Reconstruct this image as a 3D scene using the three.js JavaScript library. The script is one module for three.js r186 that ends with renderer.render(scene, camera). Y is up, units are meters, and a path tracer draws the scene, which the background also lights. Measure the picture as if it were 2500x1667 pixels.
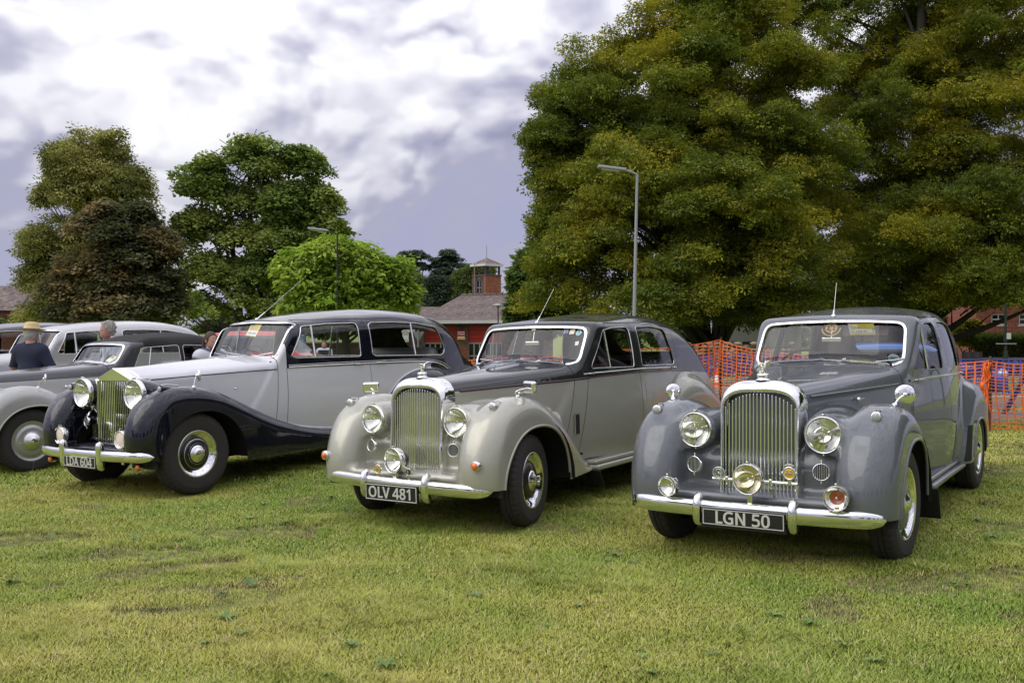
import * as THREE from 'three';
import { mergeGeometries, mergeVertices, toCreasedNormals } from 'three/addons/utils/BufferGeometryUtils.js';
import { FontLoader } from 'three/addons/loaders/FontLoader.js';
import { TextGeometry } from 'three/addons/geometries/TextGeometry.js';
import { RoundedBoxGeometry } from 'three/addons/geometries/RoundedBoxGeometry.js';

// ------------------------------------------------------------ camera, exposure, sky, sun
const QUICK = 1.15;
const PH = 1667, PW = 2500, FPX = 2430, EYE = 1.513, PITCH = -0.0148, SLOPE = 0.0243;
const scene = new THREE.Scene();
const camera = new THREE.PerspectiveCamera(2 * Math.atan(PH / 2 / FPX) * 180 / Math.PI, PW / PH, 0.1, 2000);
camera.position.set(0, EYE, 0);
camera.rotation.set(PITCH, 0, 0);
const renderer = new THREE.WebGLRenderer({ antialias: true });
renderer.setSize(1024, 682);
renderer.toneMapping = THREE.LinearToneMapping;
renderer.toneMappingExposure = 1.3;
renderer.shadowMap.enabled = true;
renderer.shadowMap.type = THREE.PCFSoftShadowMap;

const sun = new THREE.DirectionalLight(new THREE.Color().setRGB(1, 0.95, 0.86), 0.95);
const SUN_DIR = new THREE.Vector3(-0.66, 0.70, 0.16).normalize();
sun.position.copy(SUN_DIR).multiplyScalar(80);
sun.target.position.set(0, 0, -10);
sun.castShadow = true;
sun.shadow.radius = 105;
sun.shadow.mapSize.set(4096, 4096);
Object.assign(sun.shadow.camera, { left: -40, right: 40, top: 40, bottom: -40, near: 1, far: 220 });
scene.add(sun, sun.target);

// ------------------------------------------------------------ seeded noise
function rng(seed) { let s = seed >>> 0; return () => { s = (s + 0x6D2B79F5) >>> 0; let t = Math.imul(s ^ (s >>> 15), 1 | s); t = (t + Math.imul(t ^ (t >>> 7), 61 | t)) ^ t; return ((t ^ (t >>> 14)) >>> 0) / 4294967296; }; }
const NT = new Float32Array(65536); { const r = rng(77); for (let i = 0; i < 65536; i++) NT[i] = r() * 2 - 1; }
const hsh = (x, y, z) => NT[(Math.imul(x, 73856093) ^ Math.imul(y, 19349663) ^ Math.imul(z, 83492791)) & 65535];
function noise3(x, y, z) {
  const X = Math.floor(x), Y = Math.floor(y), Z = Math.floor(z); let u = x - X, v = y - Y, w = z - Z;
  u = u * u * u * (u * (u * 6 - 15) + 10); v = v * v * v * (v * (v * 6 - 15) + 10); w = w * w * w * (w * (w * 6 - 15) + 10);
  const l = (a, b, t) => a + (b - a) * t;
  return l(l(l(hsh(X, Y, Z), hsh(X + 1, Y, Z), u), l(hsh(X, Y + 1, Z), hsh(X + 1, Y + 1, Z), u), v),
    l(l(hsh(X, Y, Z + 1), hsh(X + 1, Y, Z + 1), u), l(hsh(X, Y + 1, Z + 1), hsh(X + 1, Y + 1, Z + 1), u), v), w);
}
function fbm(x, y, z, o) { let s = 0, a = 0.5; for (let i = 0; i < o; i++) { s += a * noise3(x, y, z); a *= 0.5; x = x * 2.03 + 17.1; y = y * 2.03 + 3.7; z = z * 2.03 + 9.2; } return s; }
const clamp = (x, a = 0, b = 1) => x < a ? a : x > b ? b : x;
const sstep = (a, b, x) => { const t = clamp((x - a) / (b - a)); return t * t * (3 - 2 * t); };
const mix = (a, b, t) => a + (b - a) * t;

// ------------------------------------------------------------ sky: heavy broken summer cloud, computed
{
  const W = QUICK > 1.5 ? 1280 : 2560, H = W / 2, data = new Float32Array(W * H * 4);
  // a direction of the photograph (native pixels) as a unit vector
  const dirOf = (px, py) => { const v = new THREE.Vector3((px - PW / 2) / FPX, -(py - PH / 2) / FPX, -1).applyEuler(camera.rotation).normalize(); return [v.x, v.y, v.z]; };
  // cloud banks: [px, py, radius, how bright (+) or dark (-)]
  const banks = [[380, 120, .17, .62], [60, 60, .1, .1], [110, 160, .085, -.6], [740, 60, .14, .35], [1330, 120, .2, .5], [980, 250, .14, -.3], [1180, 230, .1, -.22], [900, 520, .16, -.34],
    [40, 560, .1, -.35], [330, 370, .07, .5], [420, 480, .06, .42], [1120, 600, .1, -.32], [760, 330, .07, .2], [1040, 440, .06, .22], [30, 330, .09, .32], [130, 300, .06, .2]].map(([x, y, r, b]) => [...dirOf(x, y), r, b]);
  const LAYERS = [[3.1, 11, -.03, .20, .85], [5.4, 47, .02, .14, .8], [9.5, 83, .10, .12, .6]];
  for (let j = 0; j < H; j++) {
    const el = ((j + 0.5) / H - 0.5) * Math.PI, sy = Math.sin(el), cy = Math.cos(el);
    for (let i = 0; i < W; i++) {
      const k = (j * W + i) * 4;
      data[k + 3] = 1;
      if (sy < -0.02) { data[k] = .10; data[k + 1] = .11; data[k + 2] = .10; continue; }
      const az = ((i + 0.5) / W - 0.5) * 2 * Math.PI, x = Math.cos(az) * cy, z = Math.sin(az) * cy, y = sy;
      // three layers of broken cloud over a pale veil, each heap lit on its upper, sunward side
      let bank = 0; for (const [bx, by, bz, r, g] of banks) { const dd = 2 - 2 * (x * bx + y * by + z * bz); if (dd < 9 * r * r) bank += g * Math.exp(-dd / (2 * r * r)); }
      const wx = fbm(x * 5 + 5, y * 7, z * 5, 3) * .06, wy = fbm(x * 5, y * 7 + 8, z * 5 + 2, 3) * .06;
      let l = mix(.10, .62, sstep(.05, .36, y)) + .6 * fbm(x * 2.4 + 3, y * 4.5, z * 2.4, 4) + .55 * bank;
      for (const [S, off, thr, soft, amt] of LAYERS) {
        const a = (x + wx) * S + off, b = (z + wx) * S, c = (y * 1.75 + wy) * S, n = fbm(a, c, b, 7), e = fbm(a + SUN_DIR.x * .10, c + .26, b + .04, 5), al = sstep(thr - soft, thr + soft, n + .10 * bank);
        const lit = clamp(.35 + 2.1 * (n - e) + .26 * (al - .5) + .50 * bank + mix(-.16, .16, sstep(.05, .33, y)));
        l = mix(l, lit, al * amt);
      }
      l = clamp(l, 0, 1);
      const t = clamp(.06 + .94 * l), sd = Math.max(x * SUN_DIR.x + y * SUN_DIR.y + z * SUN_DIR.z, 0);
      // slate blue under the cloud, grey lilac in the middle, near white where the sun comes through; brighter overhead and towards the sun, as heavy cloud is
      const lo = [.135, .150, .270], mi = [.37, .37, .485], hi = [.80, .80, .84], k2 = (.80 + .95 * y) + .55 * sd ** 3;
      for (let n = 0; n < 3; n++) data[k + n] = k2 * (t < .5 ? mix(lo[n], mi[n], t * 2) : mix(mi[n], hi[n], t * 2 - 1));
    }
  }
  const sky = new THREE.DataTexture(data, W, H, THREE.RGBAFormat, THREE.FloatType);
  sky.mapping = THREE.EquirectangularReflectionMapping;
  sky.magFilter = sky.minFilter = THREE.LinearFilter;
  sky.needsUpdate = true;
  scene.background = sky;
  scene.environment = sky;
}

// ------------------------------------------------------------ naming and placing
const used = new Map();
const numbered = n => { const k = used.get(n) ?? 0; used.set(n, k + 1); return k ? `${n}_${String(k).padStart(3, '0')}` : n; };
const V3 = (x, y, z) => new THREE.Vector3(x, y, z);
const rgb = (r, g, b) => new THREE.Color().setRGB(r, g, b);
function groundY(x, z) { const d = Math.hypot(x, z); return SLOPE * (x < -7.5 ? -7.5 + .2 * (x + 7.5) : x) * (1 - sstep(25, 60, d)) - 2.2 * sstep(24, 66, d); }
// a pixel of the photograph (2500 wide) at a distance d along the view axis
const at = (px, py, d) => camera.localToWorld(V3((px - PW / 2) / FPX * d, -(py - PH / 2) / FPX * d, -d));
camera.updateMatrixWorld();
function tag(o, label, category, group, kind) { if (label) o.userData.label = label; if (category) o.userData.category = category; if (group) o.userData.group = group; if (kind) o.userData.kind = kind; return o; }
function thing(name, label, category, pos = [0, 0, 0], turn = 0, group) {
  const o = new THREE.Group(); o.name = numbered(name); o.position.set(...pos); o.rotation.y = turn; scene.add(o);
  return tag(o, label, category, group);
}
function part(name, geo, mat, parent, label) {
  const g = Array.isArray(geo) ? merge(geo) : geo;
  const m = new THREE.Mesh(g, mat); m.name = name; m.castShadow = m.receiveShadow = true;
  if (label) m.userData.label = label;
  (parent ?? scene).add(m);
  if (!parent) m.name = numbered(name);
  return m;
}
function merge(list) {
  const out = list.map(g => { let h = g.index ? g.toNonIndexed() : g.clone(); for (const k of Object.keys(h.attributes)) if (!['position', 'normal', 'uv'].includes(k)) h.deleteAttribute(k); if (!h.attributes.uv) h.setAttribute('uv', new THREE.BufferAttribute(new Float32Array(h.attributes.position.count * 2), 2)); return h; });
  return mergeGeometries(out);
}
const mat = (o) => new THREE.MeshPhysicalMaterial(o);
// boxes, bars, lathes
const bx = (w, h, d, x = 0, y = 0, z = 0, ry = 0, rz = 0, rx = 0) => { const g = new THREE.BoxGeometry(w, h, d); g.applyMatrix4(new THREE.Matrix4().compose(V3(x, y, z), new THREE.Quaternion().setFromEuler(new THREE.Euler(rx, ry, rz)), V3(1, 1, 1))); return g; };
const rbx = (w, h, d, r, x = 0, y = 0, z = 0, ry = 0, rz = 0, rx = 0) => { const g = new RoundedBoxGeometry(w, h, d, 3, r); g.applyMatrix4(new THREE.Matrix4().compose(V3(x, y, z), new THREE.Quaternion().setFromEuler(new THREE.Euler(rx, ry, rz)), V3(1, 1, 1))); return g; };
const cyl = (r0, r1, p, q, seg = 12) => { // a rod from p to q
  const a = V3(...p), b = V3(...q), l = a.distanceTo(b), g = new THREE.CylinderGeometry(r1, r0, l, seg);
  g.translate(0, l / 2, 0); g.applyQuaternion(new THREE.Quaternion().setFromUnitVectors(V3(0, 1, 0), b.clone().sub(a).normalize())); g.translate(...p); return g;
};
const tube = (pts, r, closed = false, seg, rs = 8) => new THREE.TubeGeometry(new THREE.CatmullRomCurve3(pts.map(p => Array.isArray(p) ? V3(...p) : p), closed, 'catmullrom', .5), seg ?? pts.length * 6, r, rs, closed);
const lathe = (prof, seg = 40) => { const g = new THREE.LatheGeometry(prof.map(p => new THREE.Vector2(p[0], p[1])), seg); return g; };
// a lathe whose axis (profile height) points along dir from pos
const latheAt = (prof, pos, dir, seg = 40) => { const g = lathe(prof, seg); g.applyQuaternion(new THREE.Quaternion().setFromUnitVectors(V3(0, 1, 0), V3(...dir).normalize())); g.translate(...pos); return g; };
const ball = (r, x, y, z, sx = 1, sy = 1, sz = 1, n = 16) => { const g = new THREE.SphereGeometry(r, n, Math.round(n * .7)); g.scale(sx, sy, sz); g.translate(x, y, z); return g; };
// ------------------------------------------------------------ the land: meadow, road, kerb
const lumps = (x, z) => .018 * noise3(x * 1.3, 0, z * 1.3) + .012 * noise3(x * 3.7, 5, z * 3.7);
const meadowY = (x, z) => groundY(x, z) + lumps(x, z) * (1 - sstep(20, 40, Math.hypot(x, z)));
// how dry, lush or bare the turf is at a place
const dryness = (x, z) => clamp(.46 + .75 * fbm(x * .55 + 3, 1, z * .8, 4) + .42 * fbm(x * 2.6, 4, z * 2.6, 3));
const bareness = (x, z) => sstep(.22, .42, fbm(x * 1.1 + 40, 9, z * 1.6 + 7, 4));
{
  const S = 1024, d = new Uint8Array(S * S * 4), per = (x, y, f, o) => { // tiling noise
    const a = x / S * 2 * Math.PI, b = y / S * 2 * Math.PI, R = f / (2 * Math.PI); return fbm(Math.cos(a) * R + 11 + Math.sin(b) * R * .7, Math.sin(a) * R + Math.cos(b) * R * .7, Math.sin(b) * R - Math.cos(a) * R * .5, o); };
  const r = rng(5);
  for (let y = 0; y < S; y++) for (let x = 0; x < S; x++) { const k = (y * S + x) * 4, n = per(x, y, 9, 4), f = per(x, y, 60, 3), s = r(), t = clamp(.5 + n * .7 + f * .8 + (s - .5) * .35); d[k] = 255 * clamp(mix(.30, .60, t)); d[k + 1] = 255 * clamp(mix(.36, .62, t)); d[k + 2] = 255 * clamp(mix(.12, .27, t)); d[k + 3] = 255; }
  const t = new THREE.DataTexture(d, S, S); t.colorSpace = THREE.SRGBColorSpace; t.wrapS = t.wrapT = THREE.RepeatWrapping; t.magFilter = THREE.LinearFilter; t.needsUpdate = true;
  const pos = [], uv = [], idx = [], NA = 200; let rs = [1.2]; while (rs[rs.length - 1] < 900) rs.push(rs[rs.length - 1] * (rs[rs.length - 1] < 24 ? 1.018 : 1.05) + .01);
  for (const R of rs) for (let i = 0; i < NA; i++) { const a = i / NA * 2 * Math.PI, x = Math.sin(a) * R, z = -Math.cos(a) * R; pos.push(x, meadowY(x, z) - (R > 20 ? .0 : .006), z); uv.push(x / 2.7, z / 2.7); }
  for (let j = 0; j < rs.length - 1; j++) for (let i = 0; i < NA; i++) { const a = j * NA + i, b = j * NA + (i + 1) % NA; idx.push(a, b, a + NA, b, b + NA, a + NA); }
  pos.push(0, 0, 0); uv.push(0, 0); for (let i = 0; i < NA; i++) idx.push(pos.length / 3 - 1, (i + 1) % NA, i);
  const g = new THREE.BufferGeometry(); g.setAttribute('position', new THREE.Float32BufferAttribute(pos, 3)); g.setAttribute('uv', new THREE.Float32BufferAttribute(uv, 2)); g.setIndex(idx); g.computeVertexNormals();
  const m = part('ground', g, mat({ map: t, roughness: 1, side: THREE.DoubleSide, bumpMap: t, bumpScale: .012 })); tag(m, 'meadow of short mown summer grass', 'ground', null, 'structure');
}
const ROAD = [[30, -9.5], [14, -13.2], [6.6, -15.6], [3.2, -19.5], [-1, -25], [-12, -34], [-30, -46], [-60, -60]];
function strip(path, half, y, off = 0) { const pts = new THREE.CatmullRomCurve3(path.map(([x, z]) => V3(x, 0, z))).getPoints(120), pos = [], uv = [], idx = []; let s = 0; pts.forEach((p, i) => { const t = pts[Math.min(i + 1, 120)].clone().sub(pts[Math.max(i - 1, 0)]).normalize(), n = V3(t.z, 0, -t.x); if (i) s += p.distanceTo(pts[i - 1]); for (const k of [-1, 1]) { const x = p.x + n.x * (off + k * half), z = p.z + n.z * (off + k * half); pos.push(x, groundY(x, z) + y, z); uv.push((off + k * half) / 2, s / 2); } if (i) idx.push(2 * i - 2, 2 * i - 1, 2 * i, 2 * i - 1, 2 * i + 1, 2 * i); }); const g = new THREE.BufferGeometry(); g.setAttribute('position', new THREE.Float32BufferAttribute(pos, 3)); g.setAttribute('uv', new THREE.Float32BufferAttribute(uv, 2)); g.setIndex(idx); g.computeVertexNormals(); return { g, pts }; }
{
  const S = 256, d = new Uint8Array(S * S * 4), r = rng(8); for (let i = 0; i < S * S; i++) { const v = 92 + 40 * (r() - .5) + (r() > .96 ? 40 : 0); d.set([v, v * .99, v * .97, 255], i * 4); }
  const t = new THREE.DataTexture(d, S, S); t.colorSpace = THREE.SRGBColorSpace; t.wrapS = t.wrapT = THREE.RepeatWrapping; t.magFilter = THREE.LinearFilter; t.needsUpdate = true;
  const { g, pts } = strip(ROAD, 1.7, .03); tag(part('road', g, mat({ map: t, roughness: .9, side: THREE.DoubleSide })), 'grey tarmac road behind the orange netting', 'road', null, 'structure');
  const ks = [], n = []; for (let i = 0; i < 100; i++) { const p = pts[i], q = pts[i + 1]; if (Math.hypot(p.x, p.z) > 36) break; const t = q.clone().sub(p), l = t.length(), nn = V3(t.z, 0, -t.x).normalize(), k = nn.z < 0 ? 1 : -1, x = (p.x + q.x) / 2 + nn.x * k * 1.76, z = (p.z + q.z) / 2 + nn.z * k * 1.76; const seg = Math.max(1, Math.round(l / .9)); for (let s = 0; s < seg; s++) { const f = (s + .5) / seg - .5; n.push([x + t.x * f, z + t.z * f, Math.atan2(-t.z, t.x), l / seg]); } }
  const kerb = new THREE.Group(); kerb.name = 'kerb'; tag(kerb, 'pale concrete kerb along the far side of the road', 'kerb', null, 'structure'); scene.add(kerb);
  const km = mat({ color: rgb(.30, .285, .25), roughness: .9 }); n.forEach(([x, z, a, l]) => part('kerb_stone', rbx(l - .012, .26, .13, .012, x, groundY(x, z) + .02, z, a), km, kerb));
}
// ------------------------------------------------------------ grass
const inFrame = (x, y, z, m = .06) => { const v = V3(x, y, z).applyMatrix4(camera.matrixWorldInverse), w = -v.z; return w > 2 && Math.abs(v.x) / w < PW / 2 / FPX + m && Math.abs(v.y) / w < PH / 2 / FPX + m; };
{
  camera.updateMatrixWorld(); camera.matrixWorldInverse.copy(camera.matrixWorld).invert();
  const r = rng(21);
  const tuft = (n, spread, h, w) => { const pos = [], nor = [], idx = []; for (let b = 0; b < n; b++) { const a = r() * 6.283, q = Math.sqrt(r()) * spread, x = Math.cos(a) * q, z = Math.sin(a) * q, t = r() * 6.283, hh = h * (.45 + .75 * r()), lean = hh * (.35 + 1.1 * r()), ww = w * (.7 + .6 * r()), dx = Math.cos(t), dz = Math.sin(t), k = pos.length / 3; const P = [[0, ww], [.5, ww * .85], [1, .0004]]; for (const [s, e] of P) { const y = hh * s * (1 - .15 * s), l = lean * s * s; for (const sd of [-1, 1]) { pos.push(x + dx * l - dz * e * sd * .5, y, z + dz * l + dx * e * sd * .5); nor.push(-dx * .5, .8, -dz * .5); } } idx.push(k, k + 1, k + 2, k + 1, k + 3, k + 2, k + 2, k + 3, k + 4); } const g = new THREE.BufferGeometry(); g.setAttribute('position', new THREE.Float32BufferAttribute(pos, 3)); g.setAttribute('normal', new THREE.Float32BufferAttribute(nor, 3)); g.setIndex(idx); return g; };
  const GM = mat({ color: rgb(1, 1, 1), roughness: .75, side: THREE.DoubleSide, transmission: .0 });
  const kinds = [tuft(10, .040, .026, .0034), tuft(10, .045, .022, .0036), tuft(8, .03, .042, .0034)], lists = kinds.map(() => []);
  const put = (d0, d1, dens) => { const A = 1.12 * .5 * (d1 * d1 - d0 * d0), N = Math.round(A * dens / (QUICK > 1.5 ? 3 : 1)); for (let i = 0; i < N; i++) { const d = Math.sqrt(mix(d0 * d0, d1 * d1, r())), x = (r() * 2 - 1) * .56 * d, z = -d; if (!inFrame(x, groundY(x, z), z)) continue; const bare = bareness(x, z); if (r() < bare * .75) continue; const lush = fbm(x * 1.7 + 9, 2, z * 1.7, 3); lists[lush + .25 * (r() - .5) > .16 ? 2 : r() < .5 ? 0 : 1].push([x, z, bare, lush, d]); } };
  put(3.4, 6.5, 6000); put(6.5, 10, 3600); put(10, 16, 1300); put(16, 24, 380);
  const M = new THREE.Matrix4(), Q = new THREE.Quaternion(), C = new THREE.Color();
  kinds.forEach((g, k) => { const L = lists[k], I = new THREE.InstancedMesh(g, GM, L.length); I.name = numbered('grass'); tag(I, 'short summer grass blades covering the meadow', 'grass', null, 'stuff');
    L.forEach(([x, z, bare, lush, d], i) => { const s = (.75 + .6 * r()) * (d > 10 ? 1.35 : 1) * mix(1, .7, bare); Q.setFromAxisAngle(V3(0, 1, 0), r() * 6.283); I.setMatrixAt(i, M.compose(V3(x, meadowY(x, z) - .004, z), Q, V3(s * (d > 10 ? 1.3 : 1), s * .95, s * (d > 10 ? 1.3 : 1))));
      const dry = dryness(x, z), u = r(), straw = u < .10 + .30 * Math.max(dry - .45, 0) ? 1 : 0, v = .72 + .56 * r();
      if (straw) C.setRGB(.55 * v, .48 * v, .20 * v); else C.setRGB(mix(.20, .46, dry) * v, mix(.295, .435, dry) * v, mix(.030, .080, dry) * v); if (bare > .3 && r() < .6) C.setRGB(.24 * v, .20 * v, .09 * v); I.setColorAt(i, C); });
    I.receiveShadow = true; scene.add(I); });
  // broad-leaved weeds and thin seed stalks
  const leafG = (n, len, w) => { const gs = []; for (let i = 0; i < n; i++) { const a = i / n * 6.283 + r() * .5, l = len * (.6 + .6 * r()), rows = []; for (let j = 0; j <= 4; j++) { const s = j / 4, ww = w * Math.sin(Math.PI * Math.min(.12 + s * .86, 1)) * .5, y = .012 + l * .35 * Math.sin(s * 2.2); rows.push([[Math.cos(a) * l * s - Math.sin(a) * ww, y, Math.sin(a) * l * s + Math.cos(a) * ww], [Math.cos(a) * l * s, y - ww * .25, Math.sin(a) * l * s], [Math.cos(a) * l * s + Math.sin(a) * ww, y, Math.sin(a) * l * s - Math.cos(a) * ww]]); } gs.push(loft(rows)); } return merge(gs); };
  const WM = mat({ color: rgb(1, 1, 1), roughness: .6, side: THREE.DoubleSide }), wg = leafG(9, .070, .017), W = new THREE.InstancedMesh(wg, WM, 120); W.name = 'weeds'; tag(W, 'broad leaved weeds scattered low in the grass', 'weeds', null, 'stuff');
  const fixed = [[500, 1525], [555, 1475], [590, 1510], [770, 1490], [855, 1555], [610, 1400], [1960, 1480], [2040, 1560], [2060, 1575], [1740, 1585], [1560, 1570], [1570, 1590], [1890, 1500], [1480, 1360], [1500, 1345], [1530, 1420], [2420, 1330], [2330, 1440], [1290, 1650], [640, 1345], [330, 1280]];
  for (let i = 0; i < 120; i++) { let x, z; if (i < fixed.length) { const p = at(fixed[i][0], fixed[i][1], 1).sub(camera.position), s = -(EYE - .05) / p.y; x = p.x * s; z = p.z * s; } else { const d = Math.sqrt(mix(12, 150, r())); x = (r() * 2 - 1) * .54 * d; z = -d; } const s = .45 + .6 * r(); Q.setFromEuler(new THREE.Euler((r() - .5) * .5, r() * 6.3, (r() - .5) * .4)); W.setMatrixAt(i, M.compose(V3(x, meadowY(x, z) + .004, z), Q, V3(s, s, s))); const v = .7 + .5 * r(), q = r(); W.setColorAt(i, C.setRGB(mix(.10, .18, q) * v, mix(.19, .25, q) * v, mix(.03, .06, q) * v)); }
  scene.add(W);
  const st = merge([cyl(.0011, .0008, [0, 0, 0], [.02, .15, .01], 4), ball(.0035, .022, .158, .011, 1, 2.4, 1, 5)]), T = new THREE.InstancedMesh(st, WM, 90); T.name = 'seed_stalks'; tag(T, 'thin seed stalks standing above the turf', 'grass', null, 'stuff');
  const sp = [[480, 1530], [1290, 1340], [1370, 1300], [1385, 1290], [1205, 1272], [1212, 1275], [1225, 1278], [1760, 1330], [1655, 1290], [1690, 1285], [1870, 1500]];
  for (let i = 0; i < 90; i++) { let x, z; if (i < sp.length) { const p = at(sp[i][0], sp[i][1], 1).sub(camera.position), s = -(EYE - .05) / p.y; x = p.x * s; z = p.z * s; } else { const d = Math.sqrt(mix(18, 160, r())); x = (r() * 2 - 1) * .54 * d; z = -d; } const s = .6 + .7 * r(); Q.setFromEuler(new THREE.Euler((r() - .5) * .5, r() * 6.3, (r() - .5) * .5)); T.setMatrixAt(i, M.compose(V3(x, meadowY(x, z), z), Q, V3(s, s, s))); const v = .7 + .5 * r(); T.setColorAt(i, C.setRGB(.28 * v, .24 * v, .10 * v)); }
  scene.add(T);
}
// ------------------------------------------------------------ trees: trunk, limbs and a crown of many leafy sprays
function spray(n, R, leaf, flat, seed, lobes = 0) { // leaves round a short twig, roughly in a layer
  const r = rng(seed), pos = [], nor = [], idx = [];
  for (let i = 0; i < n; i++) {
    const a = r() * 6.283, q = Math.sqrt(r()) * R, c = V3(Math.cos(a) * q, (r() - .5) * 2 * R * flat - q * q * .35 / R, Math.sin(a) * q), up = V3((r() - .5) * .9, 1, (r() - .5) * .9).normalize(), t = V3(Math.cos(a) + (r() - .5) * 1.4, -.35 + (r() - .5) * .7, Math.sin(a) + (r() - .5) * 1.4).normalize(), s = up.clone().cross(t).normalize(), L = leaf * (.7 + .6 * r()), k = pos.length / 3;
    const P = lobes ? [[0, 0], [.45, .55], [1, .0], [.45, -.55], [.75, .34], [.75, -.34]] : [[0, 0], [.42, .34], [1, 0], [.42, -.34]];
    for (const [u, v] of P) { const p = c.clone().addScaledVector(t, u * L).addScaledVector(s, v * L).addScaledVector(up, -u * u * L * .18 - v * v * L * .2); pos.push(p.x, p.y, p.z); const nn = up.clone().addScaledVector(s, v * .6); nor.push(nn.x, nn.y, nn.z); }
    if (lobes) idx.push(k, k + 4, k + 1, k, k + 2, k + 4, k, k + 5, k + 2, k, k + 3, k + 5); else idx.push(k, k + 2, k + 1, k, k + 3, k + 2);
  }
  const g = new THREE.BufferGeometry(); g.setAttribute('position', new THREE.Float32BufferAttribute(pos, 3)); g.setAttribute('normal', new THREE.Float32BufferAttribute(nor, 3)); g.setIndex(idx); return g;
}
const GAIN = 1.0;
const LEAF = mat({ color: rgb(1, 1, 1), roughness: 1, transmission: .42, thickness: 0, side: THREE.DoubleSide, specularIntensity: .12 });
const BARK = mat({ color: rgb(.045, .038, .030), roughness: .95 });
function limbTube(a, b, r0, r1, bend, seg = 7, rs = 7) { // tapered, slightly bent
  const m = a.clone().lerp(b, .5).add(bend), rows = []; let prev = null;
  for (let i = 0; i <= seg; i++) { const t = i / seg, p = a.clone().multiplyScalar((1 - t) ** 2).addScaledVector(m, 2 * t * (1 - t)).addScaledVector(b, t * t), T = m.clone().sub(a).multiplyScalar(1 - t).addScaledVector(b.clone().sub(m), t).normalize(); let S = (prev ?? V3(1, 0, .3)).clone(); S.addScaledVector(T, -S.dot(T)).normalize(); prev = S; const U = T.clone().cross(S), r = mix(r0, r1, t), row = []; for (let j = 0; j < rs; j++) { const A = j / rs * 6.283; row.push([p.x + (S.x * Math.cos(A) + U.x * Math.sin(A)) * r, p.y + (S.y * Math.cos(A) + U.y * Math.sin(A)) * r, p.z + (S.z * Math.cos(A) + U.z * Math.sin(A)) * r]); } rows.push(row); }
  return loft(rows, { closeU: true });
}
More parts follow.
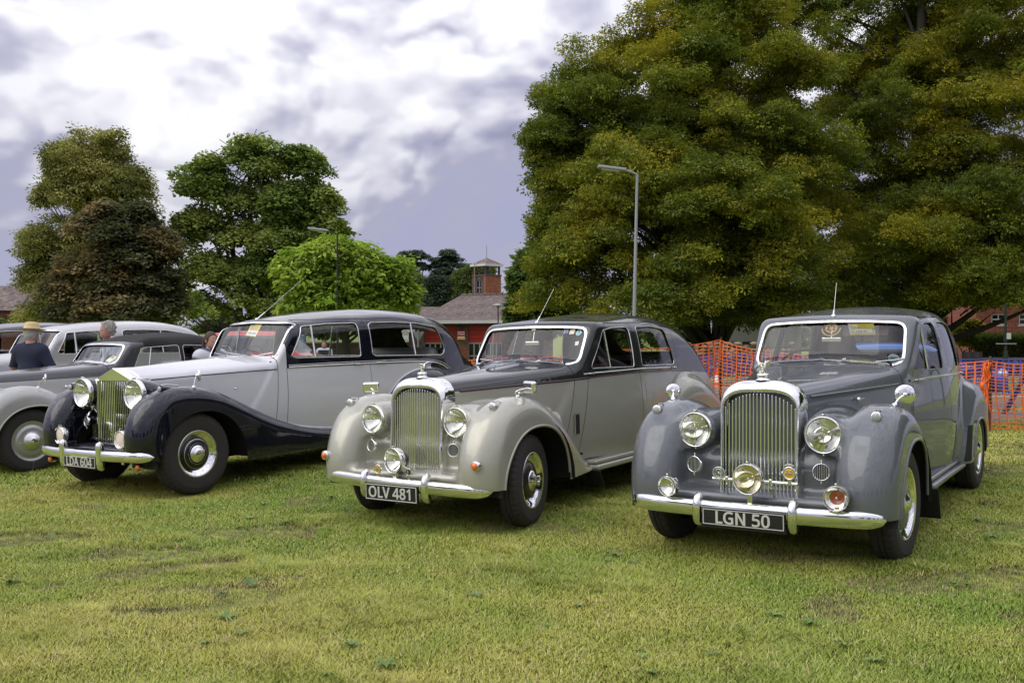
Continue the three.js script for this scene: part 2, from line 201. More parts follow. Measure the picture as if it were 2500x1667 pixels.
// blobs: [px, py, rx, ry, dz] in photo pixels at distance d (dz metres farther); stems: [[px, lean px], ...]
function tree(name, label, d, blobs, o) {
  const r = rng(o.seed), k = d / FPX, B = blobs.map(([x, y, rx, ry, dz = 0]) => { const e = d + dz, c = at(x, y, e), s = e / FPX; return { c, a: rx * s, b: ry * s, q: (o.deep ?? .85) * rx * s }; });
  const base0 = at(o.foot, 800, d + (o.footDz ?? 1)), gy = groundY(base0.x, base0.z), T = thing(name, label, o.category ?? 'tree', [base0.x, gy, base0.z], 0, o.group);
  const O = V3(base0.x, gy, base0.z), geos = [];
  const stems = o.stems ?? [[0, 1]], tops = [];
  const H = Math.max(...B.map(b => b.c.y + b.b)) - gy;
  for (const [dx, rr, hh = .62] of stems) { const a = V3(dx * .35, -.2, (r() - .5) * .5), b = V3(dx * 1.6 + (r() - .5), H * hh, (r() - .5) * 2); geos.push(limbTube(a, b, (o.trunk ?? .4) * rr, (o.trunk ?? .4) * rr * .28, V3(0, 0, 0), 12, 10)); tops.push([a, b, rr]); }
  for (const bl of B) for (let q = 0; q < (o.limbs ?? 3); q++) { const [a, b, rr] = tops[Math.floor(r() * tops.length)], e = bl.c.clone().sub(O).add(V3((r() - .5) * bl.a * 1.3, (r() - .4) * bl.b * 1.2, (r() - .5) * bl.q)), t = clamp((e.y - H * .18) / (H * .62) * .8 - .05 + .15 * r(), .12, .95), s = a.clone().lerp(b, t); geos.push(limbTube(s, e, (o.trunk ?? .4) * rr * mix(.38, .14, t), .02, V3(0, s.distanceTo(e) * (.10 - .2 * r()), 0), 7, 6)); for (let w = 0; w < 2; w++) { const f = s.clone().lerp(e, .45 + .4 * r()); geos.push(limbTube(f, f.clone().add(V3((r() - .5) * bl.a, (r() - .3) * bl.b * .8, (r() - .5) * bl.q)), .045, .012, V3(0, .1, 0), 4, 5)); } }
  part('trunk', geos, o.bark ?? BARK, T);
  const N = Math.round(o.n / (QUICK > 1.5 ? 2.5 : 1)), L = [], G = spray(o.leaves ?? 15, o.R ?? .42, o.leaf ?? .11, o.flat ?? .25, o.seed + 5, o.lobes), cr = o.cr ?? 1.3, cy = o.cy ?? .62, clumps = [];
  for (const b of B) { // leafy clumps set over each bough, thinner inside
    const Rb = Math.min(cr, b.b * .6), ea = Math.max(b.a - Rb * .85, b.a * .3), eb = Math.max(b.b - Rb * cy * .9, b.b * .3), eq = Math.max(b.q - Rb * .85, b.q * .3), n = Math.max(6, Math.round((o.dense ?? 1) * 3.4 * (ea * eb + ea * eq + eb * eq) / (cr * cr)));
    for (let i = 0; i < n; i++) { const th = r() * 6.283, cp = r() * 2 - 1, sp = Math.sqrt(1 - cp * cp), inner = r() < .2, rad = (inner ? .25 + .4 * r() : .70 + .32 * r()) * (1 + (o.ragged ?? .16) * 2 * fbm(th * 1.3 + i, cp * 2.2, o.seed, 2)), p = V3(b.c.x + sp * Math.cos(th) * rad * ea, b.c.y + cp * rad * eb, b.c.z + sp * Math.sin(th) * rad * eq); if (p.y < gy + (o.skirt ?? 1.4)) continue; if (!inner && fbm(p.x * .4 + o.seed, p.y * .55, p.z * .4, 2) < (o.gap ?? -.2)) continue; clumps.push([p, Rb * (.55 + .7 * r()), r(), th]); } }
  const vol = clumps.map(c => c[1] ** 2), tot = vol.reduce((x, y) => x + y);
  clumps.forEach(([c, R, tone, th], i) => { for (let k = Math.round(N * vol[i] / tot); k > 0; k--) { const a = r() * 6.283, cp = mix(-.55, 1, r()), sp = Math.sqrt(1 - cp * cp), q = Math.cbrt(mix(.4, 1, r())) * (1 + .35 * fbm(a * 1.2 + i, cp * 2, i * .7, 2)), x = sp * Math.cos(a) * q, z = sp * Math.sin(a) * q, y = cp * q; L.push([V3(c.x + x * R, c.y + (y * cy - .30 * (x * x + z * z)) * R, c.z + z * R), tone]); } });
  const I = new THREE.InstancedMesh(G, LEAF, L.length), M = new THREE.Matrix4(), Q = new THREE.Quaternion(), C = new THREE.Color(), pal = o.colors; I.name = 'crown'; I.userData.kind = 'stuff'; I.castShadow = I.receiveShadow = true;
  L.forEach(([p, tone], i) => { Q.setFromEuler(new THREE.Euler((r() - .5) * (o.tilt ?? .9), r() * 6.283, (r() - .5) * (o.tilt ?? .9))); const s = .7 + .6 * r(); I.setMatrixAt(i, M.compose(p.clone().sub(O), Q, V3(s, s, s))); const t = clamp(.42 + .9 * fbm(p.x * .35 + 50, p.y * .5, p.z * .35, 2) + .55 * (tone - .5) + .6 * (r() - .5)), v = .78 + .44 * r(); const c0 = t < .5 ? pal[0] : pal[1], c1 = t < .5 ? pal[1] : pal[2], f = t < .5 ? t * 2 : t * 2 - 1; I.setColorAt(i, C.setRGB(mix(c0[0], c1[0], f) * v * GAIN, mix(c0[1], c1[1], f) * v * GAIN, mix(c0[2], c1[2], f) * v * GAIN)); });
  T.add(I); return T;
}
const BEECH = [[.13, .18, .020], [.24, .27, .024], [.42, .37, .028]];
tree('beech_tree', 'big spreading beech with twin trunk behind the fence corner', 46, [[1760, 420, 330, 330, 0], [1600, 330, 270, 260, -2], [1450, 320, 190, 180, -2], [1370, 250, 130, 90, -1], [1345, 330, 105, 85, -2], [1362, 470, 125, 105, -3], [1352, 560, 100, 95, -3], [1362, 690, 100, 85, -4], [1490, 610, 230, 150, -5], [1470, 720, 190, 80, -6], [1690, 640, 240, 140, -6], [1640, 740, 200, 70, -7], [1870, 620, 200, 170, -4], [1860, 740, 150, 60, -5], [1640, 150, 200, 150, 0], [1790, 60, 180, 140, 1], [1470, 190, 140, 100, 0], [1540, 100, 110, 80, 0], [1890, 300, 200, 240, -2], [1700, 0, 130, 80, 1], [1560, 480, 230, 150, -5], [1750, 520, 220, 150, -6]],
  { seed: 101, foot: 1742, footDz: 0, trunk: .62, stems: [[-.9, .8], [.55, .75, .7]], limbs: 2, n: 36000, cr: .80, cy: .6, dense: .52, colors: BEECH, leaf: .10, leaves: 34, R: .34, flat: .24, tilt: 1.3, gap: -.22, ragged: .26, skirt: 2.6 });
tree('beech_tree', 'tall beech filling the upper right corner above the brick house', 50, [[2210, 340, 260, 310, 0], [2390, 300, 250, 330, -2], [2170, 100, 250, 190, 2], [2420, 60, 230, 210, 0], [2250, 580, 240, 170, -4], [2430, 560, 190, 180, -5], [2580, 480, 170, 260, -3], [2080, 600, 160, 170, 1], [1985, 40, 140, 120, 2], [2280, -130, 260, 180, 0], [2330, 680, 200, 95, -4], [2470, 700, 150, 80, -5], [2110, 710, 170, 80, -3], [2060, 200, 130, 160, 2], [2030, 400, 90, 130, 3]],
  { seed: 102, foot: 2235, footDz: 0, trunk: .7, stems: [[0, 1, .75]], limbs: 2, n: 34000, cr: .84, cy: .6, dense: .52, colors: BEECH, leaf: .10, leaves: 34, R: .34, flat: .24, tilt: 1.3, gap: -.22, ragged: .26, skirt: 3.2 });
tree('chestnut_tree', 'chestnut with large drooping leaves at the left foot of the beech', 62, [[1290, 690, 52, 85, 0], [1280, 755, 45, 50, 0], [1312, 620, 40, 60, 0], [1330, 745, 70, 55, 0]], { seed: 103, foot: 1310, trunk: .4, n: 2600, cr: .8, colors: [[.09, .16, .03], [.17, .25, .05], [.26, .33, .08]], leaf: .30, leaves: 16, R: .5, tilt: 1.2, gap: -.3 });
tree('lime_tree', 'tall pale green lime tree behind the dark maple at the left', 62, [[225, 400, 110, 80, 0], [190, 460, 110, 90, 0], [285, 480, 105, 90, 0], [165, 370, 60, 45, 0], [280, 370, 60, 45, 0], [225, 340, 75, 35, 0], [120, 590, 75, 60, 0], [170, 630, 110, 110, 0], [335, 560, 70, 80, 0], [330, 440, 45, 50, 0], [100, 690, 65, 65, 0], [85, 570, 45, 40, 0], [110, 745, 65, 45, 0], [280, 600, 100, 100, 2], [115, 480, 40, 50, 0]], { seed: 104, foot: 220, trunk: .5, n: 6400, cr: 1.0, cy: .9, dense: .8, colors: [[.20, .225, .05], [.38, .38, .10], [.56, .52, .18]], leaf: .15, leaves: 30, R: .46, tilt: 1.3, gap: -.14, ragged: .28 });
tree('maple_tree', 'dark bronze leaved maple in front of the lime tree', 52, [[285, 600, 125, 110, 0], [235, 690, 125, 90, 0], [345, 690, 110, 85, 0], [200, 752, 100, 45, 0], [385, 600, 50, 60, 0], [180, 640, 65, 70, 0], [300, 755, 140, 45, 0], [330, 525, 75, 45, 0], [390, 700, 50, 60, 0], [255, 520, 50, 40, 0]], { seed: 105, foot: 300, trunk: .45, n: 6200, cr: .95, cy: .5, colors: [[.10, .12, .045], [.18, .18, .075], [.31, .22, .085]], leaf: .15, leaves: 22, R: .44, tilt: 1.0, lobes: 1, gap: -.25, ragged: .3 });
tree('maple_tree', 'tall airy green maple with many stems left of centre', 64, [[520, 375, 85, 60, 0], [600, 350, 95, 50, 0], [690, 385, 90, 60, 0], [770, 430, 80, 65, 0], [805, 505, 60, 70, 0], [740, 560, 110, 85, 0], [495, 450, 80, 80, 0], [600, 450, 120, 90, 0], [700, 480, 110, 80, 0], [465, 545, 60, 70, 0], [600, 560, 120, 80, 0], [535, 640, 110, 70, 0], [660, 650, 115, 70, 0], [460, 690, 75, 60, 0], [600, 745, 130, 40, 0], [460, 750, 80, 35, -6], [740, 650, 70, 60, 0]], { seed: 106, foot: 620, trunk: .42, stems: [[-1.4, .7, .8], [0, .9, .85], [1.2, .75, .8], [.5, .6, .8]], limbs: 5, n: 5600, cr: 1.05, cy: .5, dense: .72, colors: [[.15, .23, .04], [.27, .35, .065], [.44, .48, .11]], leaf: .15, leaves: 22, R: .44, tilt: 1.0, lobes: 1, gap: -.08, ragged: .25 });
tree('catalpa_tree', 'bright yellow green broad leaved tree left of the fire station', 48, [[790, 650, 105, 85, 0], [800, 600, 60, 40, 0], [865, 630, 75, 60, 0], [935, 690, 85, 75, 0], [755, 720, 80, 50, 0], [970, 715, 58, 50, 0], [850, 735, 120, 45, 0], [910, 640, 50, 45, 0], [715, 735, 40, 35, 0]], { seed: 107, foot: 850, trunk: .3, n: 3600, cr: .75, cy: .6, colors: [[.22, .36, .03], [.36, .50, .05], [.52, .62, .10]], leaf: .22, leaves: 17, R: .42, tilt: 1.0, gap: -.3, ragged: .3 });
const CEDAR = [[.07, .11, .07], [.10, .15, .09], [.16, .20, .12]];
tree('cedar_tree', 'flat topped cedar seen over the bright catalpa', 132, [[1008, 618, 42, 12, 0], [975, 640, 36, 12, 2], [1025, 645, 30, 12, 0], [1000, 665, 50, 16, 0], [1040, 680, 30, 12, 0], [985, 690, 40, 25, 0]], { seed: 108, foot: 1010, trunk: .5, n: 4200, colors: CEDAR, leaf: .26, leaves: 16, R: .7, flat: .12, tilt: .4, gap: -.3, cr: 1.2, cy: .2, skirt: 3 });
tree('cedar_tree', 'second cedar with spreading tiers left of the brick tower', 132, [[1090, 620, 26, 14, 0], [1070, 640, 24, 12, 0], [1118, 640, 30, 12, 0], [1085, 662, 45, 12, 0], [1130, 668, 28, 10, 0], [1100, 690, 45, 14, 0]], { seed: 109, foot: 1092, trunk: .5, n: 3400, colors: CEDAR, leaf: .26, leaves: 16, R: .7, flat: .12, tilt: .4, gap: -.3, cr: 1.2, cy: .2, skirt: 3 });
tree('conifer_tree', 'dark dense conifer behind the fire station roof', 112, [[1062, 690, 26, 25, 0], [1055, 725, 40, 30, 0], [1085, 715, 26, 40, 0], [1072, 680, 14, 16, 0]], { seed: 110, foot: 1068, trunk: .3, n: 3600, colors: [[.035, .07, .035], [.06, .10, .05], [.09, .14, .07]], leaf: .2, leaves: 16, R: .6, gap: -.3, skirt: .4 });
tree('round_tree', 'olive green round tree beside the brick tower', 112, [[1130, 690, 40, 45, 0], [1160, 670, 40, 35, 0], [1190, 662, 26, 20, 3], [1110, 720, 30, 25, 0]], { seed: 111, foot: 1140, trunk: .3, n: 4200, colors: [[.12, .17, .035], [.2, .25, .05], [.3, .34, .08]], leaf: .2, leaves: 14, R: .55, gap: -.2, skirt: .5 });
tree('round_tree', 'soft green tree between the catalpa and the first cedar', 118, [[985, 690, 34, 40, 0], [1010, 700, 34, 40, 0], [960, 720, 40, 35, 0]], { seed: 112, foot: 990, trunk: .3, n: 3200, colors: [[.11, .17, .04], [.17, .24, .06], [.25, .31, .09]], leaf: .2, leaves: 14, R: .55, gap: -.2, skirt: .5 });
// low shrubs that close the view under the crowns
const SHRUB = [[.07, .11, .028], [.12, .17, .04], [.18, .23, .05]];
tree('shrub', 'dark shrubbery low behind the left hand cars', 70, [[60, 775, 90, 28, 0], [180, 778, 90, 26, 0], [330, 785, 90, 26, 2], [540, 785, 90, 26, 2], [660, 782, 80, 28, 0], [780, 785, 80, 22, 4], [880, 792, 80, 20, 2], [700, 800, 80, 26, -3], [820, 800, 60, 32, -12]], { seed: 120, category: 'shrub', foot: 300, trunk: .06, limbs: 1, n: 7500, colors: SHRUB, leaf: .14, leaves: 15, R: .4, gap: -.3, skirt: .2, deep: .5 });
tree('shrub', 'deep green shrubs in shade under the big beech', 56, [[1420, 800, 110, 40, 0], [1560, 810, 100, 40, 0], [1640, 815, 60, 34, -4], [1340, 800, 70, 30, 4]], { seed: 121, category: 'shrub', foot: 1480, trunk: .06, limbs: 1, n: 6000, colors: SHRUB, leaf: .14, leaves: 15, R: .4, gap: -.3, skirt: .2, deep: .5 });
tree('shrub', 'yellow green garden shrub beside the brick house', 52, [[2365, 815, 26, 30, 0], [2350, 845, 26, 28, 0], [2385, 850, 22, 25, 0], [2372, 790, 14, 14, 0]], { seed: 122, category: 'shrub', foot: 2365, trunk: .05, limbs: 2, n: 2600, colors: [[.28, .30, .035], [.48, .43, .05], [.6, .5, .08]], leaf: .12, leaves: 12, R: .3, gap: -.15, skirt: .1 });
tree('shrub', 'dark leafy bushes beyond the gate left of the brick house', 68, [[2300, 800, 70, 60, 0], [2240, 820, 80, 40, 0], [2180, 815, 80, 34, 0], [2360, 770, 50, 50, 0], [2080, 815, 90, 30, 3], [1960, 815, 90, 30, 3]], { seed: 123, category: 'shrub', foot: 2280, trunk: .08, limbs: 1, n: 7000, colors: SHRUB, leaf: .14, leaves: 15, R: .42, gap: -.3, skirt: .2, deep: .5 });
// the far edge of the common behind the photographer, which the bright metal mirrors
for (let i = 0; i < 14; i++) { const a = i < 9 ? -1.2 + i * .3 : 1.55 + (i - 9) * .17, R = i < 9 ? 62 + 9 * ((i * 5) % 4) : 40 + 5 * (i % 2), x = Math.sin(a) * R, z = Math.cos(a) * R, r = rng(300 + i), T = thing('field_tree', 'tree on the far edge of the common behind the viewer, ' + ['first', 'second', 'third', 'fourth', 'fifth', 'sixth', 'seventh', 'eighth', 'ninth', 'tenth', 'eleventh', 'twelfth', 'thirteenth', 'fourteenth'][i] + ' from the left', 'tree', [x, groundY(x, z), z], 0, 'trees along the far edge of the common'), H = i < 9 ? 9 + 6 * r() : 17 + 4 * r(), NL = i < 9 ? 500 : 1300; part('trunk', limbTube(V3(0, -.2, 0), V3(0, H * .6, 0), .4, .12, V3(.2, 0, 0)), BARK, T); const G = spray(9, 1.0, .55, .4, 330 + i), I = new THREE.InstancedMesh(G, LEAF, NL), M = new THREE.Matrix4(), Q = new THREE.Quaternion(), C = new THREE.Color(); I.name = 'crown'; I.userData.kind = 'stuff'; for (let k = 0; k < NL; k++) { const th = r() * 6.28, cp = mix(-.55, 1, r()), sp = Math.sqrt(1 - cp * cp), q = Math.cbrt(.3 + .7 * r()) * (1 + .3 * fbm(th, cp * 2, i, 2)); Q.setFromEuler(new THREE.Euler(r() * 2, r() * 6, r() * 2)); I.setMatrixAt(k, M.compose(V3(sp * Math.cos(th) * q * H * .48, H * .58 + cp * q * H * .42, sp * Math.sin(th) * q * H * .48), Q, V3(1, 1, 1))); const v = .7 + .5 * r(); I.setColorAt(k, C.setRGB(.11 * v, .16 * v, .035 * v)); } T.add(I); }
// ------------------------------------------------------------ buildings, walls, nets and street furniture
const noiseTex = (w, h, f) => { const d = new Uint8Array(w * h * 4); for (let y = 0; y < h; y++) for (let x = 0; x < w; x++) { const c = f(x, y); d.set([c[0], c[1], c[2], 255].map(v => clamp(v, 0, 255)), (y * w + x) * 4); } const t = new THREE.DataTexture(d, w, h); t.colorSpace = THREE.SRGBColorSpace; t.wrapS = t.wrapT = THREE.RepeatWrapping; t.magFilter = THREE.LinearFilter; t.needsUpdate = true; return t; };
// bricks far away: one repeat = 8 bricks by 24 courses (1.8 m x 1.8 m)
function brickMat(base, vary, mortar, seed, bump = .006) { const r = rng(seed), tone = Array.from({ length: 24 * 16 }, () => [(r() - .5) * 2, r()]); const T = noiseTex(512, 512, (x, y) => { const row = Math.floor(y / 512 * 24), fy = y / 512 * 24 - row, u = x / 512 * 8 + (row % 2) * .5, c = Math.floor(u) % 8, fx = u - Math.floor(u), m = fy < .16 || fx < .055; const [t, q] = tone[row * 16 + c]; return m ? mortar : [0, 1, 2].map(k => base[k] + vary[k] * t + (q > .88 ? -18 : 0) + (r() - .5) * 10); }); return mat({ map: T, roughness: .92, bumpMap: T, bumpScale: bump }); }
function tileMat(base, seed) { const r = rng(seed), tone = Array.from({ length: 20 * 20 }, () => r() - .5); const T = noiseTex(512, 512, (x, y) => { const row = Math.floor(y / 512 * 16), fy = y / 512 * 16 - row, u = x / 512 * 10 + (row % 2) * .5, c = Math.floor(u) % 10, fx = u - Math.floor(u), m = fy < .14 ? -34 : fx < .06 ? -20 : 0; const t = tone[row * 20 + c]; const lich = fbm(x / 90, y / 90, seed, 3) * 30; return [0, 1, 2].map(k => base[k] + t * 30 + m + lich * (k === 2 ? .5 : 1) + (r() - .5) * 14); }); return mat({ map: T, roughness: .95, bumpMap: T, bumpScale: .012, side: THREE.DoubleSide }); }
const uvWorld = (g, s = 1 / 1.8) => { const h = g.index ? g.toNonIndexed() : g; h.computeVertexNormals(); const p = h.attributes.position, n = h.attributes.normal, uv = new Float32Array(p.count * 2); for (let i = 0; i < p.count; i++) { const ax = Math.abs(n.getX(i)), az = Math.abs(n.getZ(i)), ay = Math.abs(n.getY(i)); if (ay > .85) { uv[2 * i] = p.getX(i) * s; uv[2 * i + 1] = p.getZ(i) * s; } else { uv[2 * i] = (az >= ax ? p.getX(i) : p.getZ(i)) * s; uv[2 * i + 1] = p.getY(i) * s / (ay > .3 ? Math.max(Math.sqrt(1 - ay * ay), .3) : 1); } } h.setAttribute('uv', new THREE.BufferAttribute(uv, 2)); return h; };
const quadGeo = (...p) => { const g = new THREE.BufferGeometry(), a = []; for (let i = 1; i + 1 < p.length; i++) a.push(...p[0], ...p[i], ...p[i + 1]); g.setAttribute('position', new THREE.Float32BufferAttribute(a, 3)); g.computeVertexNormals(); return uvWorld(g); };
const FRAME_WHITE = mat({ color: rgb(.62, .62, .60), roughness: .5 }), PANE = mat({ color: rgb(.012, .014, .016), roughness: .06, specularIntensity: 1 }), IRON = mat({ color: rgb(.02, .022, .024), roughness: .6 }), STEEL = mat({ color: rgb(.33, .34, .35), roughness: .5, metalness: .3 });
function windowIn(parent, x, y, z, w, h, { cols = 2, rows = 1, ry = 0, sill = true, m = FRAME_WHITE } = {}) { const g = new THREE.Group(); g.name = 'window'; g.position.set(x, y, z); g.rotation.y = ry; parent.add(g); const f = .07, fr = [bx(w, f, .08, 0, h / 2 - f / 2, .02), bx(w, f, .08, 0, -h / 2 + f / 2, .02), bx(f, h - 2 * f, .08, -w / 2 + f / 2, 0, .02), bx(f, h - 2 * f, .08, w / 2 - f / 2, 0, .02)]; for (let i = 1; i < cols; i++) fr.push(bx(.05, h - 2 * f, .07, -w / 2 + w * i / cols, 0, .018)); for (let j = 1; j < rows; j++) fr.push(bx(w - 2 * f, .04, .06, 0, -h / 2 + h * j / rows, .015)); part('frame', fr, m, g); const pw = w / cols, ph = h / rows; for (let i = 0; i < cols; i++) for (let j = 0; j < rows; j++) part('pane', bx(pw - .05, ph - .05, .012, -w / 2 + pw * (i + .5), -h / 2 + ph * (j + .5), .004), PANE, g); if (sill) part('sill', bx(w + .16, .07, .16, 0, -h / 2 - .04, .05), m, g); return g; }
const PX = d => d / FPX;   // metres per photo pixel at distance d
{ // fire station: two red doors under a long tiled roof
  const d = 80, k = PX(d), o = at(1143, 797.5, d), base = -2.25, S = thing('fire_station', 'brick fire station with red doors and a grey tiled roof', 'fire station', [o.x, base, o.z], -.02), X = px => (px - 1143) * k, Y = py => EYE + (797.5 - py) * k - base;
  const wallB = brickMat([92, 72, 66], [14, 10, 8], [92, 80, 72], 31), lowB = brickMat([128, 70, 48], [16, 12, 10], [110, 92, 80], 32), tiles = tileMat([112, 100, 94], 33), red = mat({ color: rgb(.42, .022, .015), roughness: .5 }), grey = mat({ color: rgb(.34, .34, .33), roughness: .5 });
  const e = Y(783), dt = Y(795.5), z0 = 0;
  const wall = (x0, x1, y0, y1, m, n = 'wall', dz = .4) => part(n, uvWorld(bx(x1 - x0, y1 - y0, dz, (x0 + x1) / 2, (y0 + y1) / 2, -dz / 2 + z0)), m, S);
  wall(X(930), X(1350), dt, e, wallB); wall(X(1114.5), X(1143), Y(846), dt, wallB, 'pier'); wall(X(1114.5), X(1143), 0, Y(846) - .002, lowB, 'pier'); wall(X(1225), X(1350), 0, dt, wallB); wall(X(930), X(1035), 0, dt, wallB); wall(X(930), X(930) + .4, 0, e, wallB);
  for (const [a, b] of [[1035, 1114.5], [1143, 1225]]) {
    const door = new THREE.Group(); door.name = 'door'; S.add(door); const y1 = dt, y0 = Y(838), yb = Y(900), n = 4;
    for (let i = 0; i < n; i++) part('door_panel', bx(X(b) - X(a), (y1 - y0) / n - .02, .08, (X(a) + X(b)) / 2, y0 + (y1 - y0) * (i + .5) / n, -.36), red, door);
    part('door_panel', bx(X(b) - X(a), yb > 0 ? yb : .6, .06, (X(a) + X(b)) / 2, .3, -.36), red, door);
    const c = 6, rws = 2, h = (y0 - yb) / rws, w = (X(b) - X(a)) / c; const fr = []; for (let i = 0; i <= c; i++) fr.push(bx(.10, y0 - yb, .07, X(a) + w * i, (y0 + yb) / 2, -.34)); for (let j = 0; j <= rws; j++) fr.push(bx(X(b) - X(a), .10, .06, (X(a) + X(b)) / 2, yb + h * j, -.335)); part('door_frame', fr, grey, door);
    for (let i = 0; i < c; i++) for (let j = 0; j < rws; j++) part('pane', bx(w - .1, h - .1, .02, X(a) + w * (i + .5), yb + h * (j + .5), -.37), PANE, door);
  }
  part('door_back', bx(X(1225) - X(1035), dt, .05, (X(1035) + X(1225)) / 2, dt / 2, -.46), IRON, S);
  const zr = -5.2, rise = Y(716), L = X(1020), R = X(1360), rl = X(1113), f = .5;
  const roof = new THREE.Group(); roof.name = 'roof'; S.add(roof);
  part('roof_slope', quadGeo([L - .4, e - .12, f], [R, e + .12, f], [R, rise + .15, zr], [rl, rise, zr]), tiles, roof); part('roof_slope', quadGeo([L - .4, e - .12, f], [rl, rise, zr], [L - .4, e - .12, 2 * zr]), tiles, roof); part('roof_slope', quadGeo([R, rise + .15, zr], [R, e, 2 * zr], [L - .4, e - .12, 2 * zr], [rl, rise, zr]), tiles, roof);
  part('ridge_tile', cyl(.10, .10, [rl, rise + .02, zr], [R, rise + .17, zr], 8), tiles, roof); part('gutter', bx(R - L + .4, .24, .14, (L - .4 + R) / 2, e - .08, f + .02, 0, .0075), FRAME_WHITE, roof);
  part('roof_slope', quadGeo([X(930), e - .25, .3], [X(1040), e - .2, .3], [X(1065), Y(747), -3], [X(930), Y(747), -3]), tiles, roof);
  // name board on the pier
  const sg = new THREE.Group(); sg.name = 'sign'; S.add(sg); const sx = X(1126), w = 17.5 * k;
  part('sign_board', bx(w, Y(806) - Y(821), .05, sx, (Y(806) + Y(821)) / 2, .06), print(w, Y(806) - Y(821), (c, W, H) => { c.fillStyle = '#a81c34'; c.fillRect(0, 0, W, H); c.fillStyle = '#fff'; c.font = `bold ${H * .26}px sans-serif`; c.textAlign = 'center'; c.fillText('Harpenden', W / 2, H * .40); c.fillText('Fire Station', W / 2, H * .74); }), sg); part('sign_strip', bx(w, 3.5 * k, .05, sx, Y(823), .06), FRAME_WHITE, sg); part('sign_strip', bx(w * 1.12, 4 * k, .05, sx, Y(827), .07), mat({ color: rgb(.65, .38, .02), roughness: .5 }), sg); part('wall_lamp', [ball(.12, X(1127), Y(801), .2), bx(.06, .2, .2, X(1127), Y(799), .1)], IRON, S);
}
{ // low annexe and forecourt wall left of the fire station
  const d = 72, k = PX(d), o = at(880, 797.5, d), base = -2.2, A = thing('brick_annexe', 'low brown brick annexe with a white bargeboard left of the fire station', 'building', [o.x, base, o.z]), X = px => (px - 880) * k, Y = py => EYE + (797.5 - py) * k - base, b = brickMat([98, 76, 66], [12, 10, 8], [94, 82, 74], 35);
  part('wall', uvWorld(bx(X(1010), Y(806), .4, X(1010) / 2, Y(806) / 2, -.2)), b, A); part('roof', quadGeo([-.4, Y(808), .4], [X(1014), Y(804), .4], [X(1000), Y(770), -4], [X(930), Y(770), -4]), tileMat([112, 100, 94], 36), A); part('bargeboard', bx(X(1014) + .4, .24, .1, X(1014) / 2 - .2, Y(807), .42), FRAME_WHITE, A); windowIn(A, X(935), Y(845), -.02, 1.5, 1.1, { cols: 2 });
  const p = at(690, 840, 50), gy = groundY(p.x, p.z), W = thing('forecourt_wall', 'long low brick wall seen through the front windows of the limousine', 'wall', [p.x, gy, p.z]), h = EYE + (797.5 - 838) * PX(50) - gy, L = 210 * PX(50); part('wall', uvWorld(bx(L, h, .25, L / 2, h / 2, 0)), b, W); part('coping', bx(L + .1, .07, .34, L / 2, h + .035, 0), STEEL, W);
}
